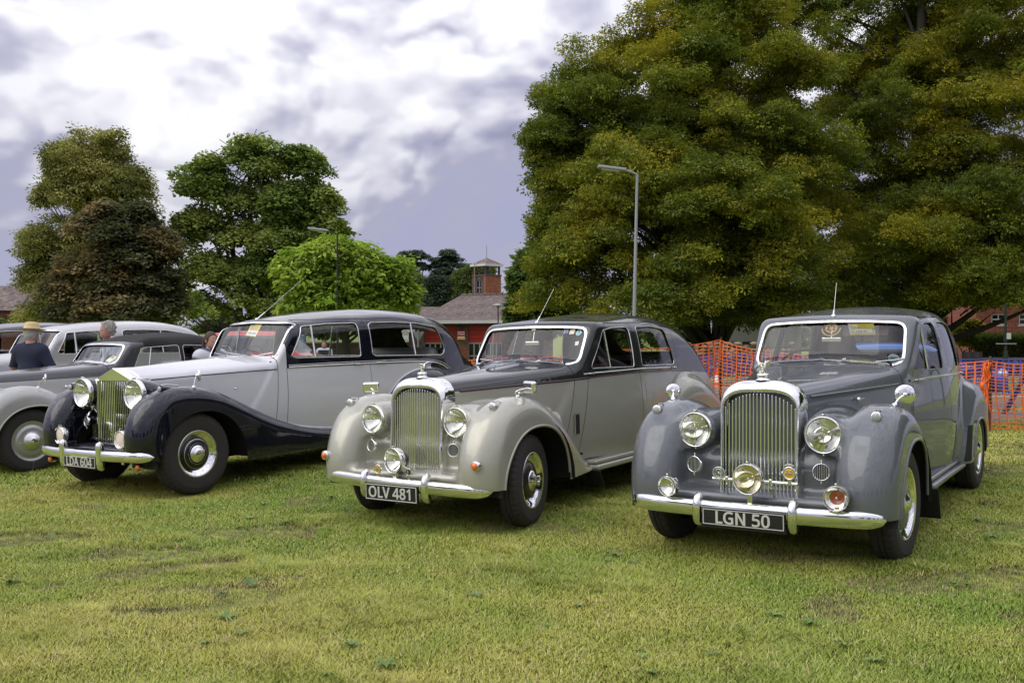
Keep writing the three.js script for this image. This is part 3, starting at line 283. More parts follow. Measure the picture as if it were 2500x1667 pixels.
{ // brick drill tower with an open belvedere
  const d = 90, k = PX(d), c = at(1188, 700, d), base = -2.2, T = thing('drill_tower', 'square brick tower with an open pyramid roofed lookout', 'tower', [c.x, base, c.z], -Math.PI / 4 - .06), Y = py => EYE + (797.5 - py) * k - base;
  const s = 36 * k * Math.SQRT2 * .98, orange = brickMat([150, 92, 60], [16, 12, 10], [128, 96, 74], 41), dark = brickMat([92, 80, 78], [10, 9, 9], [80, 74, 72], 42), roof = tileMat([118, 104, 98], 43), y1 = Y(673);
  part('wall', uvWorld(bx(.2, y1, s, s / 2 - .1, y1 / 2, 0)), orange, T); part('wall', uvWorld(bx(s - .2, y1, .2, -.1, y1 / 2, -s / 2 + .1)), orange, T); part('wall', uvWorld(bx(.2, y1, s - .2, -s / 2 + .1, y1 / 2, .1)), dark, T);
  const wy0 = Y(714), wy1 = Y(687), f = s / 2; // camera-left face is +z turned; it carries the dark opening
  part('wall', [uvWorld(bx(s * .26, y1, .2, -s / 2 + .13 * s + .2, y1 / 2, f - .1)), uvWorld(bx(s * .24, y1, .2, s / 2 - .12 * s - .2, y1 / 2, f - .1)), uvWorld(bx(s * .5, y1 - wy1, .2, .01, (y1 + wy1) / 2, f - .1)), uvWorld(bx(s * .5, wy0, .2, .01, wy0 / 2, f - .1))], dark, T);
  part('opening', bx(s * .52, wy1 - wy0, .05, 0, (wy1 + wy0) / 2, f - .10), PANE, T); part('opening_bar', [bx(.06, wy1 - wy0, .08, .08, (wy1 + wy0) / 2, f - .05), bx(s * .46, .06, .08, 0, (wy1 * .4 + wy0 * .6), f - .05)], STEEL, T);
  const pe = Y(646), pa = Y(629), q = s / 2 * 1.0, blue = mat({ color: rgb(.03, .035, .05), roughness: .5 });
  for (const [a, b] of [[1, 1], [1, -1], [-1, 1], [-1, -1]]) part('post', bx(.15, pe - y1, .15, a * q * .86, (pe + y1) / 2, b * q * .86), blue, T);
  for (const h of [.35, .75]) part('rail', [bx(2 * q * .9, .05, .05, 0, y1 + h, q * .9), bx(2 * q * .9, .05, .05, 0, y1 + h, -q * .9), bx(.05, .05, 2 * q * .88, q * .9, y1 + h, 0), bx(.05, .05, 2 * q * .88, -q * .9, y1 + h, 0)], blue, T);
  part('coping', bx(s + .1, .14, s + .1, 0, y1 + .0, 0), dark, T);
  const e = q * 1.14; part('roof', [quadGeo([-e, pe, e], [e, pe, e], [0, pa, 0]), quadGeo([e, pe, e], [e, pe, -e], [0, pa, 0]), quadGeo([e, pe, -e], [-e, pe, -e], [0, pa, 0]), quadGeo([-e, pe, -e], [-e, pe, e], [0, pa, 0])], roof, T);
  part('eaves', [bx(2 * e + .04, .2, .06, 0, pe - .08, e), bx(2 * e + .04, .2, .06, 0, pe - .08, -e), bx(.06, .2, 2 * e, e, pe - .08, 0), bx(.06, .2, 2 * e, -e, pe - .08, 0), bx(2 * e, .04, 2 * e, 0, pe - .16, 0)], FRAME_WHITE, T);
  part('mast', [cyl(.04, .02, [0, pa - .1, 0], [0, Y(598), 0], 6)], STEEL, T); part('hoist_pole', cyl(.05, .04, [-.2, Y(716), f + .3], [-.2, Y(643), f + .3], 6), mat({ color: rgb(.3, .2, .12), roughness: .8 }), T);
}
{ // house at the far left: chimney, hipped roof
  const d = 70, k = PX(d), o = at(0, 797.5, d), base = -2.2, H = thing('brick_house', 'brick house with hipped tile roof and tall chimney at the left edge', 'house', [o.x, base, o.z]), X = px => px * k, Y = py => EYE + (797.5 - py) * k - base;
  const b = brickMat([120, 66, 52], [16, 12, 10], [112, 92, 82], 51), t = tileMat([120, 108, 102], 52), e = Y(757);
  part('wall', uvWorld(bx(X(66) + 6, e, 5, (X(66) - 6) / 2, e / 2, -3.2)), b, H);
  const roof = new THREE.Group(); roof.name = 'roof'; H.add(roof); part('roof_slope', quadGeo([-6.4, e, -.4], [X(35), e, -.4], [X(35), Y(693), -3.2], [-6.4, Y(693), -3.2]), t, roof); part('roof_slope', quadGeo([X(35), e, -.4], [X(72), e, -1.4], [X(35), Y(693), -3.2]), t, roof); part('roof_slope', quadGeo([X(72), e, -1.4], [X(72), e, -6], [X(35), Y(693), -3.2]), t, roof); part('ridge_tile', [cyl(.09, .09, [X(35), Y(693) + .02, -3.2], [X(35), e, -.38], 6), cyl(.09, .09, [X(35), Y(693) + .02, -3.2], [X(72), e, -1.38], 6)], t, roof);
  const ch = new THREE.Group(); ch.name = 'chimney'; H.add(ch); part('stack', [uvWorld(bx(28 * k, Y(664) - Y(705), .9, X(12), (Y(664) + Y(705)) / 2, -3.4)), uvWorld(bx(33 * k, 6 * k, 1.05, X(12), Y(661), -3.4))], b, ch); for (const px of [3, 20]) part('chimney_pot', latheAt([[.15, 0], [.14, .28], [.17, .30], [.17, .36], [.12, .36]], [X(px), Y(658), -3.4], [0, 1, 0], 14), mat({ color: rgb(.42, .25, .08), roughness: .9 }), ch); part('tv_aerial', [cyl(.02, .02, [X(27), Y(665), -3.4], [X(27), Y(632), -3.4], 5), cyl(.015, .015, [X(18), Y(630), -3.4], [X(35), Y(642), -3.4], 5), bx(.25, .1, .1, X(31), Y(640), -3.4)], STEEL, ch);
}
{ // brick house at the right edge with leaded white windows
  const d = 62, k = PX(d), o = at(2384, 797.5, d), base = -2.0, H = thing('brick_house', 'red brick house with white framed windows at the right edge', 'house', [o.x, base, o.z], -.05), X = px => (px - 2384) * k, Y = py => EYE + (797.5 - py) * k - base, b = brickMat([140, 72, 56], [18, 14, 12], [138, 116, 102], 61);
  const ww = [[2421, 2456, 766, 793], [2487, 2522, 766, 793]], top = Y(690);
  part('wall', [uvWorld(bx(X(2421), Y(793), .4, X(2421) / 2, Y(793) / 2 - 0, -.2)), uvWorld(bx(X(2421), top - Y(793), .4, X(2421) / 2, (top + Y(793)) / 2, -.2)), uvWorld(bx(X(2600) - X(2421), Y(793), .4, (X(2600) + X(2421)) / 2, Y(793) / 2, -.2)), uvWorld(bx(X(2487) - X(2456), Y(766) - Y(793), .4, (X(2487) + X(2456)) / 2, (Y(766) + Y(793)) / 2, -.2)), uvWorld(bx(X(2600) - X(2522), Y(766) - Y(793), .4, (X(2600) + X(2522)) / 2, (Y(766) + Y(793)) / 2, -.2)), uvWorld(bx(X(2600) - X(2421), top - Y(766), .4, (X(2600) + X(2421)) / 2, (top + Y(766)) / 2, -.2)), uvWorld(bx(.4, top, 8, .2, top / 2, -4.4))], b, H);
  for (const [a, c, p, q] of ww) windowIn(H, (X(a) + X(c)) / 2, (Y(p) + Y(q)) / 2, -.12, X(c) - X(a), Y(p) - Y(q), { cols: 2, rows: 2 });
  part('roof', [quadGeo([-.5, top, .5], [X(2600), top, .5], [X(2600), top + 3, -4], [-.5, top + 3, -4])], tileMat([112, 74, 58], 62), H);
}
{ // white cottage beyond the net, and the half-timbered end further right
  const d = 52, k = PX(d), o = at(1770, 797.5, d), base = -1.9, H = thing('white_house', 'white rendered cottage with two dark linteled sash windows behind the net', 'house', [o.x, base, o.z], .04), X = px => (px - 1770) * k, Y = py => EYE + (797.5 - py) * k - base, white = mat({ color: rgb(.62, .61, .58), roughness: .9, bumpMap: noiseTex(128, 128, () => { const v = 110 + 60 * Math.random() * 0; return [v, v, v]; }), bumpScale: 0 });
  const wins = [[1779, 1800], [1816, 1833]], y0 = Y(874), y1 = Y(840), top = Y(775); let x = 0; for (const [a, b] of [...wins, [1960, 1961]]) { part('wall', bx(X(a) - x, top, .3, (X(a) + x) / 2, top / 2, -.15), white, H); if (b > 1900) break; part('wall', [bx(X(b) - X(a), y0, .3, (X(a) + X(b)) / 2, y0 / 2, -.15), bx(X(b) - X(a), top - y1, .3, (X(a) + X(b)) / 2, (top + y1) / 2, -.15)], white, H); windowIn(H, (X(a) + X(b)) / 2, (y0 + y1) / 2, -.16, X(b) - X(a), y1 - y0, { cols: 2, rows: 2 }); part('lintel', bx(X(b) - X(a) + .14, .14, .2, (X(a) + X(b)) / 2, y1 + .06, .02), mat({ color: rgb(.05, .05, .06), roughness: .8 }), H); x = X(b); }
  part('roof', quadGeo([-.3, top, .3], [X(1962), top, .3], [X(1962), top + 2.4, -3.5], [-.3, top + 2.4, -3.5]), tileMat([104, 84, 74], 63), H);
  const e = 54, kk = PX(e), oo = at(2030, 797.5, e), T = thing('timbered_house', 'white half timbered gable seen through the windscreen of the grey saloon', 'house', [oo.x, base, oo.z], -.05), x2 = px => (px - 2030) * kk, y2 = py => EYE + (797.5 - py) * kk - base, tim = mat({ color: rgb(.03, .026, .022), roughness: .9 });
  part('wall', bx(x2(2225), y2(770), .3, x2(2225) / 2, y2(770) / 2, -.15), white, T); const beam = (a, b, c, q, w = .16) => { const p0 = [x2(a), y2(b), .02], p1 = [x2(c), y2(q), .02], l = Math.hypot(p1[0] - p0[0], p1[1] - p0[1]); part('timber', bx(l, w, .08, (p0[0] + p1[0]) / 2, (p0[1] + p1[1]) / 2, .03, 0, Math.atan2(p1[1] - p0[1], p1[0] - p0[0])), tim, T); };
  beam(2030, 838, 2225, 835); beam(2082, 880, 2082, 775); beam(2105, 837, 2105, 780, .1); beam(2128, 880, 2128, 790); beam(2172, 880, 2172, 800); beam(2030, 815, 2225, 812); beam(2195, 835, 2195, 790, .1);
  part('porch_roof', quadGeo([x2(2108), y2(822), .2], [x2(2126), y2(820), .2], [x2(2172), y2(852), 1.4], [x2(2140), y2(852), 1.4]), tileMat([120, 92, 72], 64), T); part('roof', quadGeo([-.3, y2(772), .3], [x2(2230), y2(772), .3], [x2(2230), y2(720), -4], [-.3, y2(720), -4]), tileMat([104, 84, 74], 63), T);
}
{ // rough stone garden wall: every stone its own
  const d = 37, k = PX(d), o = at(1655, 797.5, d), base = groundY(o.x, o.z) - .1, Wl = thing('stone_wall', 'rough stone garden wall with a ragged top behind the net', 'wall', [o.x, base, o.z], .03), r = rng(71), shades = [0, 1, 2, 3].map(i => mat({ color: rgb(.20 + .07 * i, .165 + .055 * i, .115 + .04 * i), roughness: .95 })), gs = [0, 1, 2].map(i => { const g = new THREE.DodecahedronGeometry(.5, 0); g.scale(1, .85, .9); return g; }), yTop = EYE + (797.5 - 837) * k - base; let y = 0, row = 0;
  part('mortar_core', bx(4.3, yTop - .12, .26, 2.1, (yTop - .12) / 2, -.05), mat({ color: rgb(.10, .085, .065), roughness: 1 }), Wl);
  while (y < yTop) { let x = -.1 - r() * .2; const h = .10 + .06 * r(); while (x < 4.2) { const w = .16 + .26 * r(); if (y + h < yTop - .18 || r() > .3) { const m = part('stone', gs[row % 3], shades[Math.floor(r() * 4)], Wl); m.position.set(x + w / 2, y + h / 2, .10); m.scale.set(w * 1.12, h * 1.22, .26); m.rotation.set((r() - .5) * .1, (r() - .5) * .2, (r() - .5) * .12); } x += w; } y += h; row++; }
}
// ---------------------------------------------- netting: real strands between posts
function netting(name, label, posts, { h, cw, ch, sv, sh, color, sag = .06, seed, topY }) {
  const r = rng(seed), T = thing(name, label, 'netting fence', [posts[0][0], 0, posts[0][1]]), O = posts[0], N = mat({ color, roughness: .55, side: THREE.DoubleSide, transmission: .15, thickness: 0 });
  for (let s = 0; s + 1 < posts.length; s++) {
    const [x0, z0, h0 = h] = posts[s], [x1, z1, h1 = h] = posts[s + 1], L = Math.hypot(x1 - x0, z1 - z0), nx = -(z1 - z0) / L, nz = (x1 - x0) / L, P = (u, v) => { const x = mix(x0, x1, u), z = mix(z0, z1, u), hh = mix(h0, h1, u), b = .05 * noise3(u * L * .8, v * 2.2, seed) + .02 * noise3(u * L * 3, v * 6, seed), y = groundY(x, z) + .03 + hh * v - sag * 4 * u * (1 - u) * v + .018 * noise3(u * L * 1.7, v * 5, seed + 9); const sx = .04 * noise3(u * L, v * 1.5, seed + 4); return [x - O[0] + nx * b + (x1 - x0) / L * sx, y, z - O[1] + nz * b + (z1 - z0) / L * sx]; };
    const A = Math.round(L / cw), B = Math.round(h / ch), pos = [], idx = [], rib = (pts, w, vert) => { const k = pos.length / 3; pts.forEach((p, i) => { const q = vert ? [w * .5 * (x1 - x0) / L, 0, w * .5 * (z1 - z0) / L] : [0, w * .5, 0], t = .0025; for (const [a, b] of [[-1, -1], [1, -1], [1, 1], [-1, 1]]) pos.push(p[0] + q[0] * a + nx * t * b, p[1] + q[1] * a, p[2] + q[2] * a + nz * t * b); if (i) { const c = k + i * 4; for (let e = 0; e < 4; e++) { const f = (e + 1) % 4; idx.push(c - 4 + e, c - 4 + f, c + e, c - 4 + f, c + f, c + e); } } }); };
    for (let j = 0; j <= B; j++) { const pts = []; for (let i = 0; i <= A * 2; i++) pts.push(P(i / A / 2, j / B)); rib(pts, j === 0 || j === B ? sh * 1.5 : sh * (.85 + .3 * r()), false); }
    for (let i = 0; i <= A; i++) { const pts = []; for (let j = 0; j <= B; j++) pts.push(P(i / A, j / B)); rib(pts, sv * (.8 + .4 * r()), true); }
    const g = new THREE.BufferGeometry(); g.setAttribute('position', new THREE.Float32BufferAttribute(pos, 3)); g.setIndex(idx); g.computeVertexNormals(); part('netting', g, N, T);
  }
  const pm = mat({ color: rgb(.10, .06, .04), roughness: .8 }); for (const [x, z, hh = h] of posts) part('post', cyl(.018, .018, [x - O[0], groundY(x, z) - .1, z - O[1]], [x - O[0] + .01, groundY(x, z) + hh + .08, z - O[1]], 7), pm, T);
  return T;
}
const ORANGE = rgb(.92, .19, .03), NBLUE = rgb(.035, .075, .42);
const gx = (px, d) => [at(px, 800, d).x, -d];
netting('orange_netting', 'bright orange safety netting behind the middle and right cars', [gx(560, 20.5), gx(1000, 16.2), gx(1180, 15.6), gx(1480, 16.2), gx(1760, 17)].map((p, i) => [...p, [1.0, 1.0, 1.0, 1.06, 1.17][i]]), { h: 1.05, cw: .108, ch: .052, sv: .022, sh: .011, color: ORANGE, seed: 81, sag: .05 });
netting('orange_netting', 'orange safety netting running from the corner post towards the right edge', [gx(1760, 17), gx(1930, 15.4), gx(2150, 13.8), gx(2418, 12.9), gx(2560, 12.8)].map((p, i) => [...p, [1.17, .98, .90, .90, .90][i]]), { h: 1.0, cw: .108, ch: .052, sv: .018, sh: .010, color: ORANGE, seed: 82, sag: .05 });
netting('blue_netting', 'blue safety netting on the far side of the road', [gx(1180, 24), gx(1500, 23.5), gx(1800, 22.8), gx(2100, 21), gx(2330, 19), gx(2600, 17.8)].map((p, i) => [...p, [.72, .72, .72, .70, .66, .66][i]]), { h: .68, cw: .10, ch: .055, sv: .022, sh: .013, color: NBLUE, seed: 83, sag: .01 });
{ // bunched net round the post
  const [x, z] = gx(2412, 12.85), T = thing('net_bundle', 'bunched end of orange netting tied round its post', 'netting', [x, groundY(x, z), z]), r = rng(84), gs = []; for (let i = 0; i < 16; i++) { const pts = []; for (let j = 0; j <= 9; j++) pts.push([(r() - .5) * .10 - .10 * (1 - j / 9), j / 9 * .90, (r() - .5) * .08]); gs.push(tube(pts, .007, false, 30, 4)); } part('strands', gs, mat({ color: ORANGE, roughness: .55 }), T);
}
{ // cone, trestle
  const d = 22, [x, z] = gx(1755, d), C = thing('traffic_cone', 'orange and white traffic cone standing behind the corner post', 'traffic cone', [x, groundY(x, z) + .03, z]), om = mat({ color: rgb(.72, .09, .02), roughness: .5 }); part('base', rbx(.30, .035, .30, .01, 0, .018, 0), om, C); part('cone_foot', lathe([[.13, .035], [.10, .15]], 24), om, C); part('cone_tip', lathe([[.075, .30], [.045, .44], [.04, .46], [1e-3, .46]], 24), om, C); part('reflective_band', lathe([[.101, .15], [.076, .30]], 24), mat({ color: rgb(.75, .75, .75), roughness: .4 }), C);
  const e = 14.9, [tx, tz] = gx(2475, e), T = thing('trestle', 'dark blue folding trestle legs behind the netting at the right edge', 'trestle', [tx, groundY(tx, tz), tz]), bm = mat({ color: rgb(.02, .035, .12), roughness: .5 }); part('leg', [cyl(.022, .022, [-.17, 0, .0], [.20, .62, -.05], 8)], bm, T); part('leg', cyl(.022, .022, [-.11, 0, -.02], [.25, .62, -.06], 8), bm, T); part('leg', cyl(.022, .022, [.62, 0, .1], [.25, .64, -.02], 8), bm, T); part('top_rail', cyl(.026, .026, [.18, .63, -.05], [.95, .65, -.3], 8), bm, T);
}
// ---------------------------------------------- lamp posts and signs
function lampPost(px, pyTop, d, { r = .065, head, label, m = STEEL, lean = 0, arm = 1 }) { const p = at(px, pyTop, d), gy = groundY(p.x, p.z), L = thing('street_lamp', label, 'street lamp', [p.x, gy, p.z]), H = p.y - gy; part('column', [cyl(r * 1.5, r * 1.35, [-lean, 0, 0], [-lean * .85, H * .16, 0], 12), cyl(r * 1.1, r * .75, [-lean * .85, H * .16, 0], [0, H, 0], 12)], m, L); const hd = head; if (hd === 'flat') { part('arm', tube([[0, H - .15, 0], [0, H, 0], [arm * .25, H + .12, .05], [arm * .55, H + .16, .1]], r * .6), m, L); part('lamp_head', rbx(.95, .10, .36, .04, arm * .85, H + .21, .12, 0, -arm * -.12), STEEL, L); part('lamp_glass', rbx(.6, .02, .26, .008, arm * .9, H + .15, .12, 0, arm * .12), FRAME_WHITE, L); } else { part('arm', [cyl(.03, .03, [0, H, 0], [0, H + .12, 0], 6)], m, L); part('lamp_head', [lathe([[1e-3, .30], [.10, .27], [.34, .17], [.36, .13], [.08, .10], [.08, 0], [1e-3, 0]], 20).translate(0, H, 0)], STEEL, L); } return L; }
lampPost(1556, 428, 33, { head: 'flat', label: 'tall grey street lamp with flat head in front of the big beech', arm: -1, lean: .13, r: .06 });
lampPost(823, 572, 46, { head: 'flat', label: 'dark street lamp rising in front of the bright catalpa', arm: -1, m: IRON, r: .05 });
lampPost(405, 640, 56, { head: 'flat', label: 'dark street lamp in front of the bronze maple', arm: -1, m: IRON, r: .05 });
lampPost(745, 712, 66, { head: 'flat', label: 'short steel street lamp left of the bright catalpa', arm: 1, r: .05 });
lampPost(1216, 752, 60, { head: 'cap', label: 'slim lamp post with pale round cap before the fire station roof', m: IRON, r: .045 });
{ const p = at(2457, 742, 42), gy = groundY(p.x, p.z), L = thing('sign_post', 'dark green post with a small plate before the clipped hedge', 'post', [p.x, gy, p.z]), H = p.y - gy, gm = mat({ color: rgb(.02, .035, .022), roughness: .7 }); part('column', [cyl(.10, .09, [0, 0, 0], [0, H * .45, 0], 10), cyl(.055, .05, [0, H * .45, 0], [0, H, 0], 10), rbx(.16, .34, .16, .03, 0, H * .60, .0)], gm, L); part('crossbar', bx(.85, .05, .05, 0, H * .53, .05), STEEL, L); part('plate', rbx(.18, .26, .03, .01, .08, H * .62, .12), FRAME_WHITE, L); }
function roadSign(name, label, px, py, d, faceW, faceH, draw, round = false) { const p = at(px, py, d), gy = groundY(p.x, p.z), S = thing(name, label, 'road sign', [p.x, gy, p.z]), y = p.y - gy; part('post', cyl(.04, .04, [0, 0, -.06], [0, y + faceH / 2, -.06], 8), STEEL, S); const pr = print(faceW, faceH, draw, 256); if (round) { const g = new THREE.CylinderGeometry(faceW / 2, faceW / 2, .02, 32); g.rotateX(Math.PI / 2); g.translate(0, y, -.012); part('sign_back', g, STEEL, S); const f = new THREE.CircleGeometry(faceW / 2, 32); f.translate(0, y, .002); part('sign_face', f, pr, S); } else { part('sign_back', bx(faceW, faceH, .02, 0, y, -.012), STEEL, S); const f = new THREE.PlaneGeometry(faceW, faceH); f.translate(0, y, .002); part('sign_face', f, pr, S); } return S; }
const zone = (c, W, H) => { c.fillStyle = '#eee'; c.fillRect(0, 0, W, H); c.lineWidth = W * .09; c.strokeStyle = '#b3202a'; c.beginPath(); c.arc(W / 2, W * .47, W * .36, 0, 7); c.stroke(); c.fillStyle = '#111'; c.textAlign = 'center'; c.font = `bold ${W * .40}px sans-serif`; c.fillText('20', W / 2, W * .61); c.font = `bold ${W * .27}px sans-serif`; c.fillText('ZONE', W / 2, H * .93); };
roadSign('speed_sign', 'white 20 ZONE sign seen through the front side window of the limousine', 766.5, 819, 62, 15 * PX(62), 26 * PX(62), zone);
roadSign('speed_sign', 'white 20 ZONE sign seen through the rear side window of the limousine', 990, 820, 66, 15 * PX(66), 28 * PX(66), zone);
roadSign('cycle_sign', 'blue rectangular cycle route sign seen through the limousine', 738, 825, 58, 10.5 * PX(58), 18 * PX(58), (c, W, H) => { c.fillStyle = '#2a62ae'; c.fillRect(0, 0, W, H); c.fillStyle = '#dfe8f2'; c.fillRect(W * .15, H * .12, W * .7, H * .12); c.fillRect(W * .15, H * .74, W * .7, H * .12); c.strokeStyle = '#dfe8f2'; c.lineWidth = W * .07; for (const x of [.3, .7]) { c.beginPath(); c.arc(W * x, H * .52, W * .15, 0, 7); c.stroke(); } });
roadSign('cycle_sign', 'round blue cycle sign below the rectangular one seen through the limousine', 738.5, 844, 57, 16 * PX(57), 16 * PX(57), (c, W, H) => { c.fillStyle = '#2a62ae'; c.fillRect(0, 0, W, H); c.strokeStyle = '#e6eef6'; c.lineWidth = W * .06; for (const x of [.34, .66]) { c.beginPath(); c.arc(W * x, H * .56, W * .12, 0, 7); c.stroke(); } c.beginPath(); c.moveTo(W * .34, H * .56); c.lineTo(W * .5, H * .38); c.lineTo(W * .66, H * .56); c.stroke(); }, true);
{ const p = at(1021, 822, 60), gy = groundY(p.x, p.z), S = thing('give_way_sign', 'grey back of a triangular road sign seen through the limousine rear window', 'road sign', [p.x, gy, p.z]), y = p.y - gy, s = .36; part('post', cyl(.045, .045, [0, 0, .05], [0, y + .42, .05], 8), STEEL, S); const sh = new THREE.Shape([[-s, s * .85], [s, s * .85], [0, -s * .9]].map(q => new THREE.Vector2(...q))), g = new THREE.ExtrudeGeometry(sh, { depth: .02, bevelEnabled: false }); g.translate(0, y, 0); part('sign_back', g, STEEL, S); }
{ // clipped hedge, low wall and boarded fence before the right hand house
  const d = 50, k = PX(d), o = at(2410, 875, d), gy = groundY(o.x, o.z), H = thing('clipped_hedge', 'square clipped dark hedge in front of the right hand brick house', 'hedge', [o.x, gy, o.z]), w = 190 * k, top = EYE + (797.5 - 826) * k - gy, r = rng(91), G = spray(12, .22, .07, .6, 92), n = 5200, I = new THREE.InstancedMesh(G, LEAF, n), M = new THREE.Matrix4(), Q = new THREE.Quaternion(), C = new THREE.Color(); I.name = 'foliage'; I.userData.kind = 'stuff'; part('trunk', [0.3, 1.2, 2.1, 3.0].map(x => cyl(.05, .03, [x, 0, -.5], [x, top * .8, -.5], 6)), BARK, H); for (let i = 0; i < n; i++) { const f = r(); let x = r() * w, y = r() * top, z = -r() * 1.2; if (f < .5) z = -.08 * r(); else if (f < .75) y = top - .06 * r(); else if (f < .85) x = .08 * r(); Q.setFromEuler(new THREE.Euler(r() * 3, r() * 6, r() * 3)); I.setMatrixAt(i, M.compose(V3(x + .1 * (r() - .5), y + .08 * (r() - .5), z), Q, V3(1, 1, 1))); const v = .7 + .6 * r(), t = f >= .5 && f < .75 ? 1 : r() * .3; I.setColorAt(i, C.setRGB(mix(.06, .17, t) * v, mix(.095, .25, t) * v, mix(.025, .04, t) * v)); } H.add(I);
  const lw = at(2420, 880, 47), ly = groundY(lw.x, lw.z), W2 = thing('garden_wall', 'low brick garden wall below the clipped hedge', 'wall', [lw.x, ly, lw.z]), b = brickMat([104, 62, 50], [14, 10, 8], [96, 80, 70], 93), hh = EYE + (797.5 - 876) * PX(47) - ly; part('wall', uvWorld(bx(5, Math.max(hh, .4), .25, 2.1, Math.max(hh, .4) / 2, 0)), b, W2); part('coping', bx(5.1, .06, .32, 2.1, Math.max(hh, .4) + .03, 0), mat({ color: rgb(.25, .2, .16), roughness: .9 }), W2);
  const fw = at(2352, 875, 50), fy = groundY(fw.x, fw.z), F2 = thing('wooden_fence', 'weathered grey boarded fence between the saloon and the brick house', 'fence', [fw.x, fy, fw.z]), fh = EYE + (797.5 - 858) * PX(50) - fy, fm = [0, 1, 2].map(i => mat({ color: rgb(.22 + .04 * i, .19 + .035 * i, .16 + .03 * i), roughness: .95 })); for (let i = 0; i < 7; i++) part('board', bx(.145, fh - .02 * (i % 3), .025, i * .15, fh / 2, .03), fm[i % 3], F2); part('rail', [bx(1.1, .08, .05, .5, fh * .25, 0), bx(1.1, .08, .05, .5, fh * .8, 0)], fm[0], F2);
}
// ------------------------------------------------------------ smooth bodies: a distance function meshed by surface nets, cut into panels
const smin = (a, b, k) => { const h = Math.max(k - Math.abs(a - b), 0) / k; return Math.min(a, b) - h * h * k * .25; };
const smax = (a, b, k) => -smin(-a, -b, k);
const rmax = (a, b, R) => { const u = a + R, v = b + R; return Math.min(Math.max(u, v), 0) + Math.hypot(Math.max(u, 0), Math.max(v, 0)) - R; };
function curve1(pts) { // smooth y(x), x ascending, shape-preserving
  const n = pts.length, X = pts.map(p => p[0]), Y = pts.map(p => p[1]), d = [], m = [];
  for (let i = 0; i < n - 1; i++) d.push((Y[i + 1] - Y[i]) / (X[i + 1] - X[i]));
  for (let i = 0; i < n; i++) m.push(i === 0 ? d[0] : i === n - 1 ? d[n - 2] : d[i - 1] * d[i] <= 0 ? 0 : 2 * d[i - 1] * d[i] / (d[i - 1] + d[i]));
  return x => {
    if (x <= X[0]) return Y[0] + m[0] * (x - X[0]);
    if (x >= X[n - 1]) return Y[n - 1] + m[n - 1] * (x - X[n - 1]);
    let lo = 0, hi = n - 1; while (hi - lo > 1) { const k = (lo + hi) >> 1; if (X[k] <= x) lo = k; else hi = k; }
    const h = X[hi] - X[lo], t = (x - X[lo]) / h, t2 = t * t, t3 = t2 * t;
    return Y[lo] * (2 * t3 - 3 * t2 + 1) + m[lo] * h * (t3 - 2 * t2 + t) + Y[hi] * (-2 * t3 + 3 * t2) + m[hi] * h * (t3 - t2);
  };
}
// a closed smooth or straight outline -> signed distance (negative inside)
function outline(pts, smooth = 0, closed = true) {
  let P = pts;
  if (smooth) P = new THREE.CatmullRomCurve3(pts.map(p => V3(p[0], p[1], 0)), closed, 'centripetal').getPoints(smooth).map(p => [p.x, p.y]);
  if (smooth && closed) P.pop();
  return P;
}
function sdPoly(P) {
  const n = P.length, A = new Float64Array(n * 5);
  for (let i = 0; i < n; i++) { const [x, y] = P[i], [X, Y] = P[(i + 1) % n]; A.set([x, y, X - x, Y - y, 1 / Math.max((X - x) ** 2 + (Y - y) ** 2, 1e-12)], i * 5); }
  return (x, y) => {
    let d = 1e9, s = 1;
    for (let k = 0; k < n * 5; k += 5) {
      const ex = A[k + 2], ey = A[k + 3], wx = x - A[k], wy = y - A[k + 1], t = clamp((wx * ex + wy * ey) * A[k + 4]), bx = wx - ex * t, by = wy - ey * t, q = bx * bx + by * by;
      if (q < d) d = q;
      const c1 = wy >= 0, c2 = wy < ey, c3 = ex * wy > ey * wx;
      if ((c1 && c2 && c3) || (!c1 && !c2 && !c3)) s = -s;
    }
    return s * Math.sqrt(d);
  };
}
function roundCorners(P, r, seg = 6) { // polygon with its corners rounded
  const out = [], n = P.length;
  for (let i = 0; i < n; i++) {
    const a = P[(i + n - 1) % n], b = P[i], c = P[(i + 1) % n], rr = Array.isArray(r) ? r[i] : r;
    const u = [a[0] - b[0], a[1] - b[1]], v = [c[0] - b[0], c[1] - b[1]], lu = Math.hypot(...u), lv = Math.hypot(...v);
    const ang = Math.acos(clamp((u[0] * v[0] + u[1] * v[1]) / lu / lv, -1, 1)), t = Math.min(rr / Math.tan(ang / 2), lu * .45, lv * .45);
    if (ang > 3.0 || rr <= 0) { out.push(b); continue; }
    const p = [b[0] + u[0] / lu * t, b[1] + u[1] / lu * t], q = [b[0] + v[0] / lv * t, b[1] + v[1] / lv * t];
    for (let k = 0; k <= seg; k++) { const s = k / seg, w = 1 - s; out.push([w * w * p[0] + 2 * w * s * b[0] + s * s * q[0], w * w * p[1] + 2 * w * s * b[1] + s * s * q[1]]); }
  }
  return out;
}
